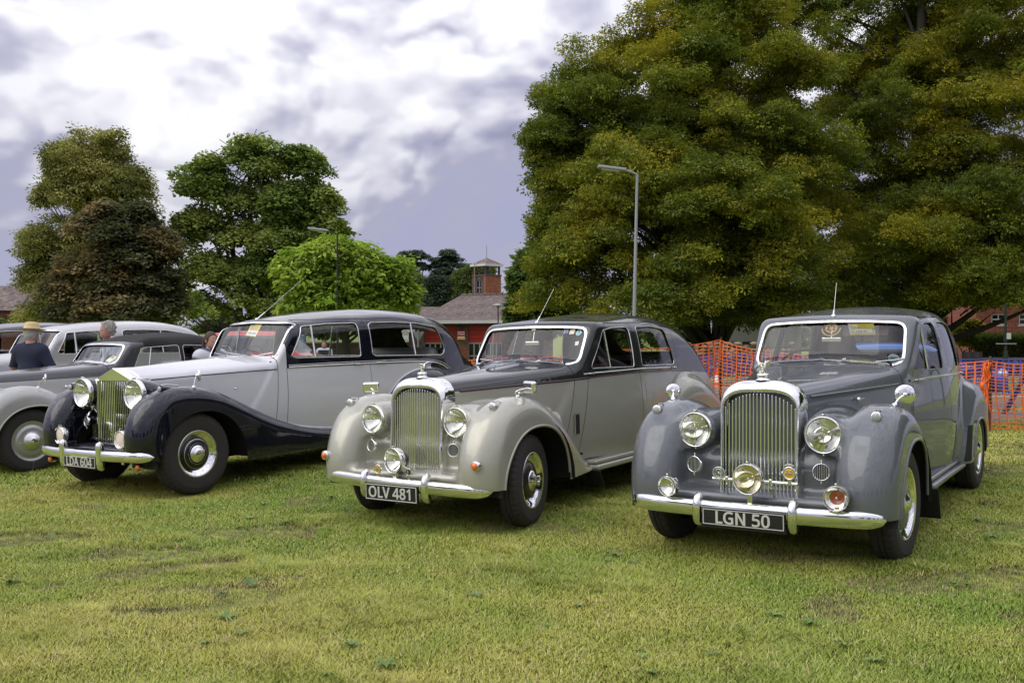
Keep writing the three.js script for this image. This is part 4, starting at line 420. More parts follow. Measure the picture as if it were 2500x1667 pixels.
function meshSDF(f, lo, hi, h) {
  h *= QUICK;
  const n = [0, 1, 2].map(i => Math.ceil((hi[i] - lo[i]) / h) + 1), [NX, NY, NZ] = n, id = (i, j, k) => (k * NY + j) * NX + i;
  const val = new Float32Array(NX * NY * NZ).fill(NaN), B = 6;
  const live = [];
  for (let k = 0; k < NZ - 1; k += B) for (let j = 0; j < NY - 1; j += B) for (let i = 0; i < NX - 1; i += B) {
    const d = f(lo[0] + (i + B / 2) * h, lo[1] + (j + B / 2) * h, lo[2] + (k + B / 2) * h);
    if (Math.abs(d) < B * h * 1.35) live.push([i, j, k]);
  }
  for (const [a, b, c] of live) for (let k = c; k <= Math.min(c + B, NZ - 1); k++) for (let j = b; j <= Math.min(b + B, NY - 1); j++) for (let i = a; i <= Math.min(a + B, NX - 1); i++) { const q = id(i, j, k); if (val[q] !== val[q]) val[q] = f(lo[0] + i * h, lo[1] + j * h, lo[2] + k * h); }
  const vert = new Map(), pos = [], E = [[0, 1], [0, 2], [0, 4], [1, 3], [1, 5], [2, 3], [2, 6], [3, 7], [4, 5], [4, 6], [5, 7], [6, 7]];
  const cv = new Float64Array(8);
  for (const [a, b, c] of live) for (let k = c; k < Math.min(c + B, NZ - 1); k++) for (let j = b; j < Math.min(b + B, NY - 1); j++) for (let i = a; i < Math.min(a + B, NX - 1); i++) {
    let m = 0, bad = false;
    for (let q = 0; q < 8; q++) { const v = val[id(i + (q & 1), j + (q >> 1 & 1), k + (q >> 2))]; cv[q] = v; if (v !== v) bad = true; if (v < 0) m |= 1 << q; }
    if (bad || m === 0 || m === 255) continue;
    let x = 0, y = 0, z = 0, w = 0;
    for (const [p, q] of E) { if ((m >> p & 1) === (m >> q & 1)) continue; const t = cv[p] / (cv[p] - cv[q]); x += mix(p & 1, q & 1, t); y += mix(p >> 1 & 1, q >> 1 & 1, t); z += mix(p >> 2, q >> 2, t); w++; }
    vert.set(id(i, j, k), pos.length / 3); pos.push(lo[0] + (i + x / w) * h, lo[1] + (j + y / w) * h, lo[2] + (k + z / w) * h);
  }
  const idx = [], quad = (a, b, c, d, flip) => { if (a === undefined || b === undefined || c === undefined || d === undefined) return; flip ? idx.push(a, c, b, a, d, c) : idx.push(a, b, c, a, c, d); };
  for (const key of vert.keys()) {
    const i = key % NX, j = Math.floor(key / NX) % NY, k = Math.floor(key / NX / NY), v0 = val[key];
    let v1 = val[id(i + 1, j, k)]; if (j > 0 && k > 0 && (v0 < 0) !== (v1 < 0)) quad(vert.get(id(i, j - 1, k - 1)), vert.get(id(i, j, k - 1)), vert.get(key), vert.get(id(i, j - 1, k)), v0 > 0);
    v1 = val[id(i, j + 1, k)]; if (i > 0 && k > 0 && (v0 < 0) !== (v1 < 0)) quad(vert.get(id(i - 1, j, k - 1)), vert.get(id(i - 1, j, k)), vert.get(key), vert.get(id(i, j, k - 1)), v0 > 0);
    v1 = val[id(i, j, k + 1)]; if (i > 0 && j > 0 && (v0 < 0) !== (v1 < 0)) quad(vert.get(id(i - 1, j - 1, k)), vert.get(id(i, j - 1, k)), vert.get(key), vert.get(id(i - 1, j, k)), v0 > 0);
  }
  const M = { p: Float32Array.from(pos), n: new Float32Array(pos.length), t: Uint32Array.from(idx), f };
  settle(M, f, 2);
  return M;
}
function settle(M, f, steps, e = .007) { // vertices onto the surface, normals from the gradient
  const { p, n } = M;
  for (let i = 0; i < p.length; i += 3) for (let s = 0; s <= steps; s++) {
    const x = p[i], y = p[i + 1], z = p[i + 2];
    let gx = f(x + e, y, z) - f(x - e, y, z), gy = f(x, y + e, z) - f(x, y - e, z), gz = f(x, y, z + e) - f(x, y, z - e); const l = Math.hypot(gx, gy, gz) || 1;
    if (s === steps) { n[i] = gx / l; n[i + 1] = gy / l; n[i + 2] = gz / l; break; }
    const d = clamp(f(x, y, z) / (l / (2 * e)), -.02, .02); p[i] -= gx / l * d; p[i + 1] -= gy / l * d; p[i + 2] -= gz / l * d;
  }
}
function clip(M, g) { // keeps g > 0, cutting triangles along g = 0
  const { p, n, t } = M, N = p.length / 3, G = new Float32Array(N);
  for (let i = 0; i < N; i++) G[i] = g(p[i * 3], p[i * 3 + 1], p[i * 3 + 2], n[i * 3], n[i * 3 + 1], n[i * 3 + 2]);
  const P = [], Q = [], T = [], map = new Map();
  const keep = i => { let k = map.get(i); if (k === undefined) { k = P.length / 3; map.set(i, k); P.push(p[i * 3], p[i * 3 + 1], p[i * 3 + 2]); Q.push(n[i * 3], n[i * 3 + 1], n[i * 3 + 2]); } return k; };
  const cut = (i, j) => {
    if (i > j) [i, j] = [j, i]; const key = (i + 1) * 4194304 + j; let k = map.get(-key); if (k !== undefined) return k;
    let a = 0, b = 1, ga = G[i]; const l3 = (A, s) => [0, 1, 2].map(c => mix(A[i * 3 + c], A[j * 3 + c], s));
    for (let s = 0; s < 14; s++) { const m = (a + b) / 2, x = l3(p, m), y = l3(n, m), v = g(...x, ...y); if ((v > 0) === (ga > 0)) a = m; else b = m; }
    const m = (a + b) / 2; k = P.length / 3; map.set(-key, k); P.push(...l3(p, m)); const y = l3(n, m), l = Math.hypot(...y) || 1; Q.push(y[0] / l, y[1] / l, y[2] / l); return k;
  };
  for (let q = 0; q < t.length; q += 3) {
    const v = [t[q], t[q + 1], t[q + 2]], s = v.map(i => G[i] > 0), c = s[0] + s[1] + s[2];
    if (c === 3) T.push(keep(v[0]), keep(v[1]), keep(v[2]));
    else if (c) { const poly = []; for (let e = 0; e < 3; e++) { const i = v[e], j = v[(e + 1) % 3]; if (s[e]) poly.push(keep(i)); if (s[e] !== s[(e + 1) % 3]) poly.push(cut(i, j)); } for (let e = 1; e + 1 < poly.length; e++) T.push(poly[0], poly[e], poly[e + 1]); }
  }
  return { p: Float32Array.from(P), n: Float32Array.from(Q), t: Uint32Array.from(T), f: M.f };
}
const split = (M, g) => [clip(M, g), clip(M, (...a) => -g(...a))];
function geo(M, { side = 1, push = 0, both = false } = {}) { // side -1 mirrors; both = left and right halves in one
  if (both) return merge([geo(M, { push }), geo(M, { side: -1, push })]);
  const p = new Float32Array(M.p.length), n = new Float32Array(M.n);
  for (let i = 0; i < p.length; i += 3) { for (let c = 0; c < 3; c++) p[i + c] = M.p[i + c] + M.n[i + c] * push; p[i] *= side; n[i] *= side; }
  const t = new Uint32Array(M.t); if (side < 0) for (let i = 0; i < t.length; i += 3) [t[i], t[i + 1]] = [t[i + 1], t[i]];
  const g = new THREE.BufferGeometry(); g.setAttribute('position', new THREE.BufferAttribute(p, 3)); g.setAttribute('normal', new THREE.BufferAttribute(n, 3)); g.setIndex(new THREE.BufferAttribute(t, 1));
  const uv = new Float32Array(p.length / 3 * 2); for (let i = 0; i < p.length / 3; i++) { uv[2 * i] = p[i * 3 + 2]; uv[2 * i + 1] = p[i * 3 + 1] + p[i * 3] * .5; } g.setAttribute('uv', new THREE.BufferAttribute(uv, 2));
  return g;
}
function cast(f, o, d, far = 2.5) { // first hit of a ray with a body
  let s = 0; for (let i = 0; i < 200 && s < far; i++) { const v = f(o[0] + d[0] * s, o[1] + d[1] * s, o[2] + d[2] * s); if (v < 2e-4) break; s += v * .6; }
  return [o[0] + d[0] * s, o[1] + d[1] * s, o[2] + d[2] * s];
}
const onSide = (f, z, y, out = 0) => { const q = cast(f, [1.3, y, z], [-1, 0, 0]); q[0] += out; return q; };
const onFront = (f, x, y, out = 0) => { const q = cast(f, [x, y, 1.2], [0, 0, -1], 5); q[2] += out; return q; };
const onTop = (f, x, z, out = 0) => { const q = cast(f, [x, 2.2, z], [0, -1, 0]); q[1] += out; return q; };
// a profile swept along a path, its second axis kept upright; taper(s) scales it
function sweep(path, sec, { taper = () => 1, closed = true, caps = true } = {}) {
  const P = path.map(p => V3(...p)), n = P.length, m = sec.length, pos = [], idx = [];
  for (let i = 0; i < n; i++) {
    const T = P[Math.min(i + 1, n - 1)].clone().sub(P[Math.max(i - 1, 0)]).normalize(), U = V3(0, 1, 0), S = T.clone().cross(U).normalize(), UP = S.clone().cross(T), s = taper(i / (n - 1));
    for (const [a, b] of sec) pos.push(P[i].x + S.x * a * s + UP.x * b * s, P[i].y + S.y * a * s + UP.y * b * s, P[i].z + S.z * a * s + UP.z * b * s);
  }
  for (let i = 0; i < n - 1; i++) for (let j = 0; j < (closed ? m : m - 1); j++) { const a = i * m + j, b = i * m + (j + 1) % m; idx.push(a, b, a + m, b, b + m, a + m); }
  if (caps && closed) for (const r of [0, n - 1]) for (let j = 1; j + 1 < m; j++) r ? idx.push(r * m, r * m + j, r * m + j + 1) : idx.push(0, j + 1, j);
  const g = new THREE.BufferGeometry(); g.setAttribute('position', new THREE.Float32BufferAttribute(pos, 3)); g.setIndex(idx); g.computeVertexNormals(); return g;
}
// a grid surface from rows of points
function loft(rows, { closeU = false } = {}) {
  const n = rows.length, m = rows[0].length, pos = rows.flat(2), idx = [];
  for (let i = 0; i < n - 1; i++) for (let j = 0; j < (closeU ? m : m - 1); j++) { const a = i * m + j, b = i * m + (j + 1) % m; idx.push(a, b, a + m, b, b + m, a + m); }
  const g = new THREE.BufferGeometry(); g.setAttribute('position', new THREE.Float32BufferAttribute(pos, 3)); g.setIndex(idx); g.computeVertexNormals(); return g;
}
const mirrorX = g => { const h = g.clone(); h.scale(-1, 1, 1); const ix = h.index; if (ix) { for (let i = 0; i < ix.count; i += 3) { const a = ix.getX(i); ix.setX(i, ix.getX(i + 1)); ix.setX(i + 1, a); } } else { for (const k of Object.keys(h.attributes)) { const A = h.attributes[k], s = A.itemSize, arr = A.array; for (let i = 0; i < A.count; i += 3) for (let c = 0; c < s; c++) { const q = arr[i * s + c]; arr[i * s + c] = arr[(i + 1) * s + c]; arr[(i + 1) * s + c] = q; } } } return h; };
// ------------------------------------------------------------ materials of the cars
const paint = (r, g, b, metal = 0, rough = .42) => mat({ color: rgb(r, g, b), metalness: metal, roughness: rough, clearcoat: 1, clearcoatRoughness: .035, specularIntensity: .3 });
const CHROME = mat({ color: rgb(.86, .86, .84), metalness: 1, roughness: .06 });
const CHROME_DULL = mat({ color: rgb(.72, .72, .70), metalness: 1, roughness: .22 });
const RUBBER = mat({ color: rgb(.030, .026, .023), roughness: .82 });
const BLACK = mat({ color: rgb(.010, .010, .011), roughness: .65 });
const LINER = mat({ color: rgb(.035, .022, .017), roughness: .9 });
const GLASS = mat({ color: rgb(.93, .95, .94), transmission: 1, thickness: 0, roughness: .0, ior: 1.5 });
const LENS = mat({ color: rgb(.97, .97, .94), transmission: 1, thickness: 0, roughness: .02, ior: 1.5 });
const REFLECTOR = mat({ color: rgb(.88, .88, .82), metalness: 1, roughness: .07 });
const AMBER = mat({ color: rgb(.75, .16, .01), roughness: .18, clearcoat: 1, clearcoatRoughness: .05 });
const FROST = mat({ color: rgb(.42, .42, .42), roughness: .2, clearcoat: 1 });
const WOOD = mat({ color: rgb(.16, .075, .03), roughness: .3, clearcoat: .6 });
const WHITE = mat({ color: rgb(.72, .71, .66), roughness: .5 });
const PLATE_BLACK = mat({ color: rgb(.012, .012, .012), roughness: .4 });
const PLATE_LETTER = mat({ color: rgb(.55, .54, .47), roughness: .45 });
const leather = (r, g, b) => mat({ color: rgb(r, g, b), roughness: .5 });
const SANS = await new FontLoader().loadAsync('fonts/droid/droid_sans_regular.typeface.json');
function letters(s, h, depth, stretch = 1) { const g = new TextGeometry(s, { font: SANS, size: h, depth, curveSegments: 5, bevelEnabled: true, bevelSize: h * .028, bevelThickness: .0004, bevelSegments: 1 }); g.computeBoundingBox(); const b = g.boundingBox; g.translate(-(b.min.x + b.max.x) / 2, -(b.min.y + b.max.y) / 2, 0); g.scale(stretch, 1, 1); return g; }
// flat print: a small canvas texture
function print(w, h, draw, px = 256) { const c = document.createElement('canvas'); c.width = px; c.height = Math.round(px * h / w); const x = c.getContext('2d'); draw(x, c.width, c.height); const t = new THREE.CanvasTexture(c); t.colorSpace = THREE.SRGBColorSpace; return mat({ map: t, roughness: .55 }); }

// ------------------------------------------------------------ pieces that every car has
function tyreGeo(R, W, rimR, ribs) { // outer face towards +x
  const prof = [[-W * .44, rimR], [-W * .5, rimR + (R - rimR) * .35], [-W * .5, rimR + (R - rimR) * .62], [-W * .42, R - .022], [-W * .36, R - .008], [-W * .30, R - .004], [-W * .20, R - .001], [-W * .12, R], [-W * .11, R - .008], [-W * .07, R - .008], [-W * .06, R], [W * .06, R], [W * .07, R - .008], [W * .11, R - .008], [W * .12, R], [W * .20, R - .001], [W * .30, R - .004], [W * .36, R - .008], [W * .42, R - .022], [W * .47, R - .04], [W * .5, rimR + (R - rimR) * .62], [W * .502, rimR + (R - rimR) * .6], [W * .5, rimR + (R - rimR) * .35], [W * .47, rimR + .016], [W * .45, rimR + .012], [W * .42, rimR]];
  const N = 220, rows = [];
  for (let i = 0; i < N; i++) {
    const a = i / N * Math.PI * 2, groove = (i % 5) < 1, g2 = ((i + 2) % 5) < 1;
    rows.push(prof.map(([x, r], j) => { const sh = (j >= 4 && j <= 6) || (j >= 15 && j <= 18), ce = j >= 10 && j <= 11; let q = r; if (sh && groove) q -= ribs; if (ce && g2) q -= ribs * .6; if ((j === 19 || j === 3) && groove) q -= ribs * .7; return [x, q * Math.cos(a), q * Math.sin(a)]; }));
  }
  rows.push(rows[0]);
  return loft(rows.map(r => r.slice().reverse()));
}
function wheel(car, x, z, R, W, rimR, style, paintM, steer = 0, y = R - .014) {
  const g = new THREE.Group(); g.name = 'wheel'; g.position.set(x, y, z); g.rotation.y = (x < 0 ? Math.PI : 0) + steer; car.add(g);
  part('tyre', tyreGeo(R, W, rimR, .007), RUBBER, g);
  const L = (prof, seg = 56) => latheAt(prof.map(([r, h]) => [Math.max(r, 1e-4), h]), [0, 0, 0], [1, 0, 0], seg);
  const o = W * .5, r = rimR;
  if (style === 'grey') {      // painted disc, narrow chrome rim ring, chrome cap
    part('rim', L([[r * .78, o - .055], [r * .82, o - .045], [r * .9, o - .034], [r * .965, o - .016], [r + .004, o - .006], [r + .008, o - .016], [r, o - .04]]), CHROME, g);
    part('wheel_disc', L([[.02, o - .004], [r * .30, o - .006], [r * .42, o - .012], [r * .60, o - .016], [r * .64, o - .022], [r * .70, o - .024], [r * .80, o - .042], [r * .83, o - .07]]), paintM, g);
    part('hub_cap', L([[0, o + .016], [r * .12, o + .015], [r * .17, o + .011], [r * .19, o + .004], [r * .25, o - .001], [r * .29, o - .006], [r * .30, o - .010]]), CHROME, g);
  } else if (style === 'ring') { // broad chrome dish, dark inner disc with a fine line, chrome cap
    part('rim', L([[r * .68, o - .060], [r * .71, o - .048], [r * .75, o - .044], [r * .80, o - .038], [r * .86, o - .026], [r * .90, o - .020], [r * .96, o - .012], [r + .006, o - .004], [r + .010, o - .014], [r, o - .04]]), CHROME, g);
    part('wheel_disc', L([[.02, o - .012], [r * .40, o - .014], [r * .56, o - .020], [r * .66, o - .030], [r * .70, o - .044], [r * .71, o - .062]]), paintM, g);
    part('coach_line', [L([[r * .455, o - .0145], [r * .47, o - .0155]]), L([[r * .64, o - .0265], [r * .655, o - .0280]])], car.userData.lineM ?? CHROME_DULL, g);
    part('hub_cap', L([[0, o + .016], [r * .13, o + .015], [r * .20, o + .011], [r * .22, o + .003], [r * .30, o - .002], [r * .36, o - .008], [r * .38, o - .014]]), CHROME, g);
  } else {                       // full silver cover
    part('rim', L([[r * .78, o - .02], [r * .86, o - .028], [r * .93, o - .022], [r + .004, o - .008], [r + .008, o - .018], [r, o - .04]]), paintM, g);
    part('wheel_disc', L([[r * .42, o + .006], [r * .50, o - .006], [r * .54, o - .002], [r * .66, o - .010], [r * .70, o - .006], [r * .80, o - .022]]), paintM, g);
    part('hub_cap', L([[0, o + .05], [r * .14, o + .048], [r * .2, o + .04], [r * .23, o + .032], [r * .36, o + .022], [r * .44, o + .004]]), CHROME_DULL, g);
  }
  part('brake_drum', L([[.0, -o + .02], [r * .8, -o + .02], [r * .8, o - .07], [0, o - .07]], 24), BLACK, g);
  return g;
}
function lamp(car, name, pos, r, dir = [0, 0, 1], { depth = .5, bar = true, shell = null, rim = .1, label, tint = null, ribbed = false, peak = true } = {}) {
  const g = new THREE.Group(); g.name = name; g.position.set(...pos); car.add(g); if (label) g.userData.label = label;
  g.quaternion.setFromUnitVectors(V3(0, 0, 1), V3(...dir).normalize());
  const Z = [0, 0, 1], L = (p, seg = 44) => latheAt(p.map(([a, b]) => [Math.max(a, 1e-4), b]), [0, 0, 0], Z, seg), R = r * (1 + rim);
  part('rim', L([[r * .97, .002], [r, .014], [r * 1.03, .022], [r * 1.07, .020], [R, .006], [R * 1.01, -.012], [R * .995, -.028], [R * .97, -.034]]), CHROME, g);
  const dome = []; for (let i = 0; i <= 8; i++) { const t = i / 8; dome.push([r * t, .006 + r * .16 * (1 - t * t)]); }
  part('lens', ribbed ? ribs(r) : L(dome.reverse()), tint ?? LENS, g);
  const bowl = []; for (let i = 0; i <= 12; i++) { const t = i / 12; bowl.push([r * .985 * t, -r * depth * 1.3 * (1 - t * t) - .002]); }
  part('reflector', L(bowl), REFLECTOR, g);
  part('bulb', [ball(r * .13, 0, 0, -r * .12), cyl(r * .05, r * .05, [0, 0, -r * .2], [0, 0, -r * depth * 1.2], 8)], CHROME_DULL, g);
  if (bar) part('lens_bar', [bx(r * .035, r * 1.96, .004, 0, 0, .003)], CHROME_DULL, g);
  if (peak) part('rim_clip', [rbx(.014, .02, .034, .004, 0, R + .004, 0), rbx(.012, .018, .02, .004, 0, -R - .003, 0)], CHROME, g);
  if (shell) part('lamp_shell', L(shell.p.map(([a, b]) => [a * r, b * r]), 40), shell.m, g);
  return g;
}
function ribs(r) { const N = 26, rows = []; for (let i = 0; i <= N; i++) { const x = -r + 2 * r * i / N, h = Math.sqrt(Math.max(r * r - x * x, 1e-6)), z = .006 + r * .14 * (1 - (x / r) ** 2) + (i % 2 ? .003 : 0), row = []; for (let j = 0; j <= 8; j++) row.push([x, -h + 2 * h * j / 8, z]); rows.push(row); } return loft(rows); }
function bumper(car, { half, y, z0, z1, h, depth, m = CHROME, wrap = .05 }) {
  const path = [], N = 60; for (let i = 0; i <= N; i++) { const s = -1 + 2 * i / N, x = s * half; path.push([x, y, z0 - (z0 - z1) * Math.pow(Math.abs(s), 2.2) - wrap * Math.pow(Math.abs(s), 14)]); }
  const sec = []; for (let i = 0; i < 16; i++) { const a = i / 16 * Math.PI * 2, c = Math.cos(a), s = Math.sin(a); sec.push([-Math.sign(c) * Math.pow(Math.abs(c), .8) * depth * (c > 0 ? 1 : .25), Math.sign(s) * Math.pow(Math.abs(s), .75) * h / 2]); }
  return part('front_bumper', sweep(path, sec.map(([a, b]) => [-a, b]), { taper: t => { const e = Math.min(t, 1 - t) * 2 * half; return e > .12 ? 1 : Math.max(.04, Math.pow(1 - (1 - e / .12) ** 2, .5)) * .98 + .02; } }), m, car);
}
function overrider(car, x, y0, y1, z, w, curl = .0) {
  const n = 18, rows = []; for (let i = 0; i <= n; i++) { const t = i / n, y = mix(y0, y1, t), b = Math.sin(t * Math.PI), zz = z + .012 + .03 * Math.pow(Math.max(b, 0), .6) + curl * Math.pow(2 * t - 1, 2) * (t > .5 ? 1 : .5), s = Math.pow(Math.max(1 - Math.pow(Math.abs(2 * t - 1), 5), .0), .5) * .92 + .08, row = []; for (let j = 0; j < 14; j++) { const a = j / 14 * Math.PI * 2; row.push([x + Math.sign(Math.cos(a)) * Math.pow(Math.abs(Math.cos(a)), .7) * w / 2 * s, y, zz + Math.sin(a) * .042 * s - .03]); } rows.push(row); }
  return part('overrider', loft(rows, { closeU: true }), CHROME, car);
}
function numberPlate(car, text, x, y, z, w, h, frame, lh = h * .72, gapW = 1, tilt = 0, bolts = true, dx = 0) {
  const g = new THREE.Group(); g.name = 'number_plate'; g.position.set(x, y, z); g.rotation.x = tilt; car.add(g);
  part('plate', rbx(w, h, .010, .004), PLATE_BLACK, g);
  part('plate_border', [bx(w - .016, .005, .004, 0, h / 2 - .011, .0045), bx(w - .016, .005, .004, 0, -h / 2 + .011, .0045), bx(.005, h - .027, .004, w / 2 - .0105, 0, .0045), bx(.005, h - .027, .004, -w / 2 + .0105, 0, .0045)], frame, g);
  const t = letters(text, lh, .004); t.computeBoundingBox(); const b = t.boundingBox; t.scale(gapW / (b.max.x - b.min.x), lh / (b.max.y - b.min.y), 1); t.translate(dx, 0, .004);
  part('plate_lettering', t, PLATE_LETTER, g);
  if (bolts) for (const s of [-1, 1]) part('plate_bolt', ball(.006, s * w * .40 + (s > 0 ? .0 : -.0), 0, .006, 1, 1, .5, 8), BLACK, g);
  return g;
}
function wiper(car, f, x0, x1, y) { // arm from a pivot on the scuttle, blade lying along the foot of the glass
  const a = onFront(f, x0, y, .012), pts = [], bl = [];
  for (let i = 0; i <= 6; i++) { const t = i / 6, x = mix(x0, x1, t * .62), q = onFront(f, x, y + .012 + .018 * t, .020 + .01 * Math.sin(t * 3)); pts.push(q); }
  for (let i = 0; i <= 8; i++) { const x = mix(mix(x0, x1, .22), x1, i / 8); bl.push(onFront(f, x, y + .012 + .03 * i / 8, .016)); }
  const g = new THREE.Group(); g.name = 'wiper'; car.add(g);
  part('arm', [tube(pts, .004), ball(.014, ...a)], CHROME, g); part('blade', tube(bl, .0055), CHROME_DULL, g);
}
function roundMirror(car, base, head, r, dir, m = CHROME) {
  const g = new THREE.Group(); g.name = 'wing_mirror'; car.add(g);
  part('stalk', [tube([base, [mix(base[0], head[0], .35), mix(base[1], head[1], .55), mix(base[2], head[2], .5)], head], .007), latheAt([[.0, .012], [.014, .01], [.018, 0]], base, [0, 1, 0], 16), ball(.014, ...head)], CHROME, g);
  const d = V3(...dir).normalize().multiplyScalar(-1).toArray(), o = [head[0] + dir[0] * .012, head[1] + dir[1] * .012, head[2] + dir[2] * .012];
  part('mirror_head', latheAt([[1e-4, .014], [r * .5, .012], [r * .85, .008], [r, .002], [r * 1.02, -.006], [r * .98, -.008]], o, d, 32), m, g);
}
function squareMirror(car, base, head, w, h, yaw) {
  const g = new THREE.Group(); g.name = 'wing_mirror'; car.add(g);
  part('stalk', [tube([base, [base[0], mix(base[1], head[1], .6), base[2] + .01], head], .007), ball(.016, ...base)], CHROME, g);
  part('mirror_head', rbx(w, h, .045, .02, head[0] + Math.sin(yaw) * .02, head[1], head[2], yaw), CHROME, g);
}
function aerial(car, p, q) { part('aerial', [cyl(.010, .006, p, [mix(p[0], q[0], .18), mix(p[1], q[1], .18), mix(p[2], q[2], .18)], 8), cyl(.0024, .0012, p, q, 6), ball(.02, ...p)], CHROME, car); }
function steeringWheel(car, x, y, z) { const t = new THREE.TorusGeometry(.215, .010, 8, 48), g = merge([t, bx(.42, .012, .01), bx(.012, .2, .01, 0, -.1), ball(.035, 0, 0, 0, 1, 1, .5)]); g.rotateX(-.42); g.translate(x, y, z); part('steering_wheel', g, BLACK, car); }
function seats(car, m, { zf, zr, hw, yf, yr, split = true }) {
  for (const s of split ? [-1, 1] : [0]) part('front_seat', [rbx(split ? .50 : 1.06, .62, .16, .07, s * .28, yf - .31, zf, 0, 0, -.2), rbx(split ? .5 : 1.06, .18, .5, .06, s * .28, yf - .62, zf + .25)], m, car);
  part('rear_seat', [rbx(hw * 2, .64, .2, .09, 0, yr - .32, zr, 0, 0, -.25), rbx(hw * 2, .2, .55, .08, 0, yr - .6, zr + .3)], m, car);
}
function placeCar(car, px, pz, yaw, lean = SLOPE, lift = 0) { // stands on the sloping meadow
  const q = new THREE.Quaternion().setFromAxisAngle(V3(0, 0, 1), Math.atan(lean)), r = new THREE.Quaternion().setFromAxisAngle(V3(0, 1, 0), yaw);
  car.quaternion.copy(q).multiply(r); const x = px + SLOPE * EYE; car.position.set(x, groundY(x, pz) + lift, pz);
}
// ------------------------------------------------------------ the two pressed-steel saloons (and the drophead behind): x to the car's left, y up, z forward, origin between the front wheels
const SWAGE = curve1([[-4.3, .90], [-3.43, .987], [-2.9, 1.022], [-2.06, 1.052], [-1.24, 1.045], [-1.03, 1.036], [.16, 1.017], [.4, 1.012]]);
function saloonForm({ soft = false, shortTail = false } = {}) {
  const W = curve1(shortTail ? [[-4.3, .30], [-4.1, .40], [-3.8, .50], [-3.4, .585], [-2.9, .655], [-2.45, .70], [-2.06, .713], [-1.6, .665], [-1.23, .603], [-1.03, .557], [-.4, .405], [.16, .268], [.36, .225]] : [[-4.55, .36], [-4.3, .47], [-3.9, .555], [-3.4, .61], [-2.9, .66], [-2.45, .70], [-2.06, .713], [-1.6, .665], [-1.23, .603], [-1.03, .557], [-.4, .405], [.16, .268], [.36, .225]]);
  const YR = soft ? curve1([[-3.6, .95], [-3.3, 1.15], [-3.0, 1.38], [-2.7, 1.47], [-2.2, 1.55], [-1.7, 1.53], [-1.36, 1.45], [-1.2, 1.43]])
    : shortTail ? curve1([[-4.3, .34], [-4.2, .50], [-4.05, .70], [-3.85, .93], [-3.65, 1.15], [-3.48, 1.32], [-3.25, 1.465], [-3.0, 1.552], [-2.6, 1.607], [-2.3, 1.616], [-2.0, 1.606], [-1.6, 1.568], [-1.36, 1.541], [-1.1, 1.51]]) : curve1([[-4.6, .34], [-4.48, .5], [-4.35, .67], [-4.15, .83], [-3.95, .99], [-3.75, 1.18], [-3.55, 1.335], [-3.3, 1.465], [-3.0, 1.555], [-2.6, 1.607], [-2.3, 1.616], [-2.0, 1.606], [-1.6, 1.568], [-1.36, 1.541], [-1.1, 1.51]]);
  const YH = curve1([[-1.5, 1.225], [-1.1, 1.195], [-.5, 1.152], [0, 1.122], [.36, 1.098]]);
  const side = (x, y, z) => { const w = W(z), t = y < 1.05 ? .034 * (1 - ((y - .66) / .40) ** 2) : -.0; const c = y > 1.05 ? (.105 * (y - 1.05) + .29 * (y - 1.05) ** 2) * mix(.22, 1, sstep(-1.25, -2.0, z)) : 0; return x - (w + Math.max(t, -.02) * sstep(.4, -.9, z) - c); };
  const zws = (x, y) => -1.105 - (y - 1.2) * .70 - .22 * x * x;
  const cabin = (X, y, z) => {
    const x = Math.abs(X), d = side(x, y, z), sl = (YR(z + .02) - YR(z - .02)) / .04, fr = sstep(-1.3, -2.1, z), t = (y - (YR(z) - mix(.022, .074, fr) * (x / .6) ** 2)) / Math.sqrt(1 + sl * sl);
    let f = smax(d, t, mix(.06, .115, fr)); f = smax(f, (z - zws(x, y)) * .82, .045); return smax(f, .30 - y, .05);
  };
  const hood = (X, y, z) => { const x = Math.abs(X), w = W(z); let f = smax(side(x, y, z) * .97, y - (YH(z) - .045 * (x / w) ** 2 + .006 * Math.exp(-x * 40)), .115); f = smax(f, z - .30 - (1.1 - y) * .06, .03); return smax(f, -1.6 - z, .05); };
  const wingP = sdPoly(outline([[.595, .30], [.612, .42], [.595, .56], [.545, .70], [.46, .825], [.34, .915], [.19, .965], [.04, .978], [-.12, .955], [-.32, .872], [-.55, .725], [-.80, .53], [-1.02, .37], [-1.2, .275], [-1.28, .20], [-.9, .05], [-.2, .0], [.4, .05]], 120));
  const wing = (X, y, z) => { const x = Math.abs(X), xc = .70 - .10 * sstep(-.1, -1.2, z) - .035 * sstep(.3, .65, z) - .02 * sstep(.5, .95, y), w = .178 - .035 * sstep(-.2, -1.1, z) - .01 * sstep(.4, .62, z); return rmax(wingP(z, y), Math.abs(x - xc) - w, .15); };
  const pods = (X, y, z) => { const x = Math.abs(X) - .418 + .04 * sstep(.4, -.1, z), q = y - .806, b = Math.hypot(x, q), r = .128 * Math.sqrt(Math.max(1 - Math.pow(Math.max(.30 - z, 0) / .75, 2), .0)) ; return Math.max(b - r, z - .395); };
  const catw = (X, y, z) => { const x = Math.abs(X); return rmax(rmax(x - .64, y - (.80 - .25 * sstep(.1, .5, z)), .07), rmax(Math.max(z - .34, -.75 - z), .36 - y, .03), .05); };
  const apron = (X, y, z) => { const x = Math.abs(X); return rmax(rmax(x - .70, Math.abs(y - .395) - .035, .025), Math.abs(z - .30) - .265, .03); };
  const rearP = sdPoly(outline([[-2.40, .30], [-2.43, .50], [-2.50, .68], [-2.63, .82], [-2.82, .915], [-3.05, .948], [-3.32, .928], [-3.60, .842], [-3.85, .71], [-4.02, .55], [-4.08, .34], [-3.9, .14], [-3, .05], [-2.5, .14]], 120));
  const rear = (X, y, z) => { const x = Math.abs(X); return rmax(rearP(z, y + 2.2 * Math.max(x - .66, 0) ** 2), Math.abs(x - .645 + .06 * sstep(-3.2, -4.1, z)) - .158, .15); };
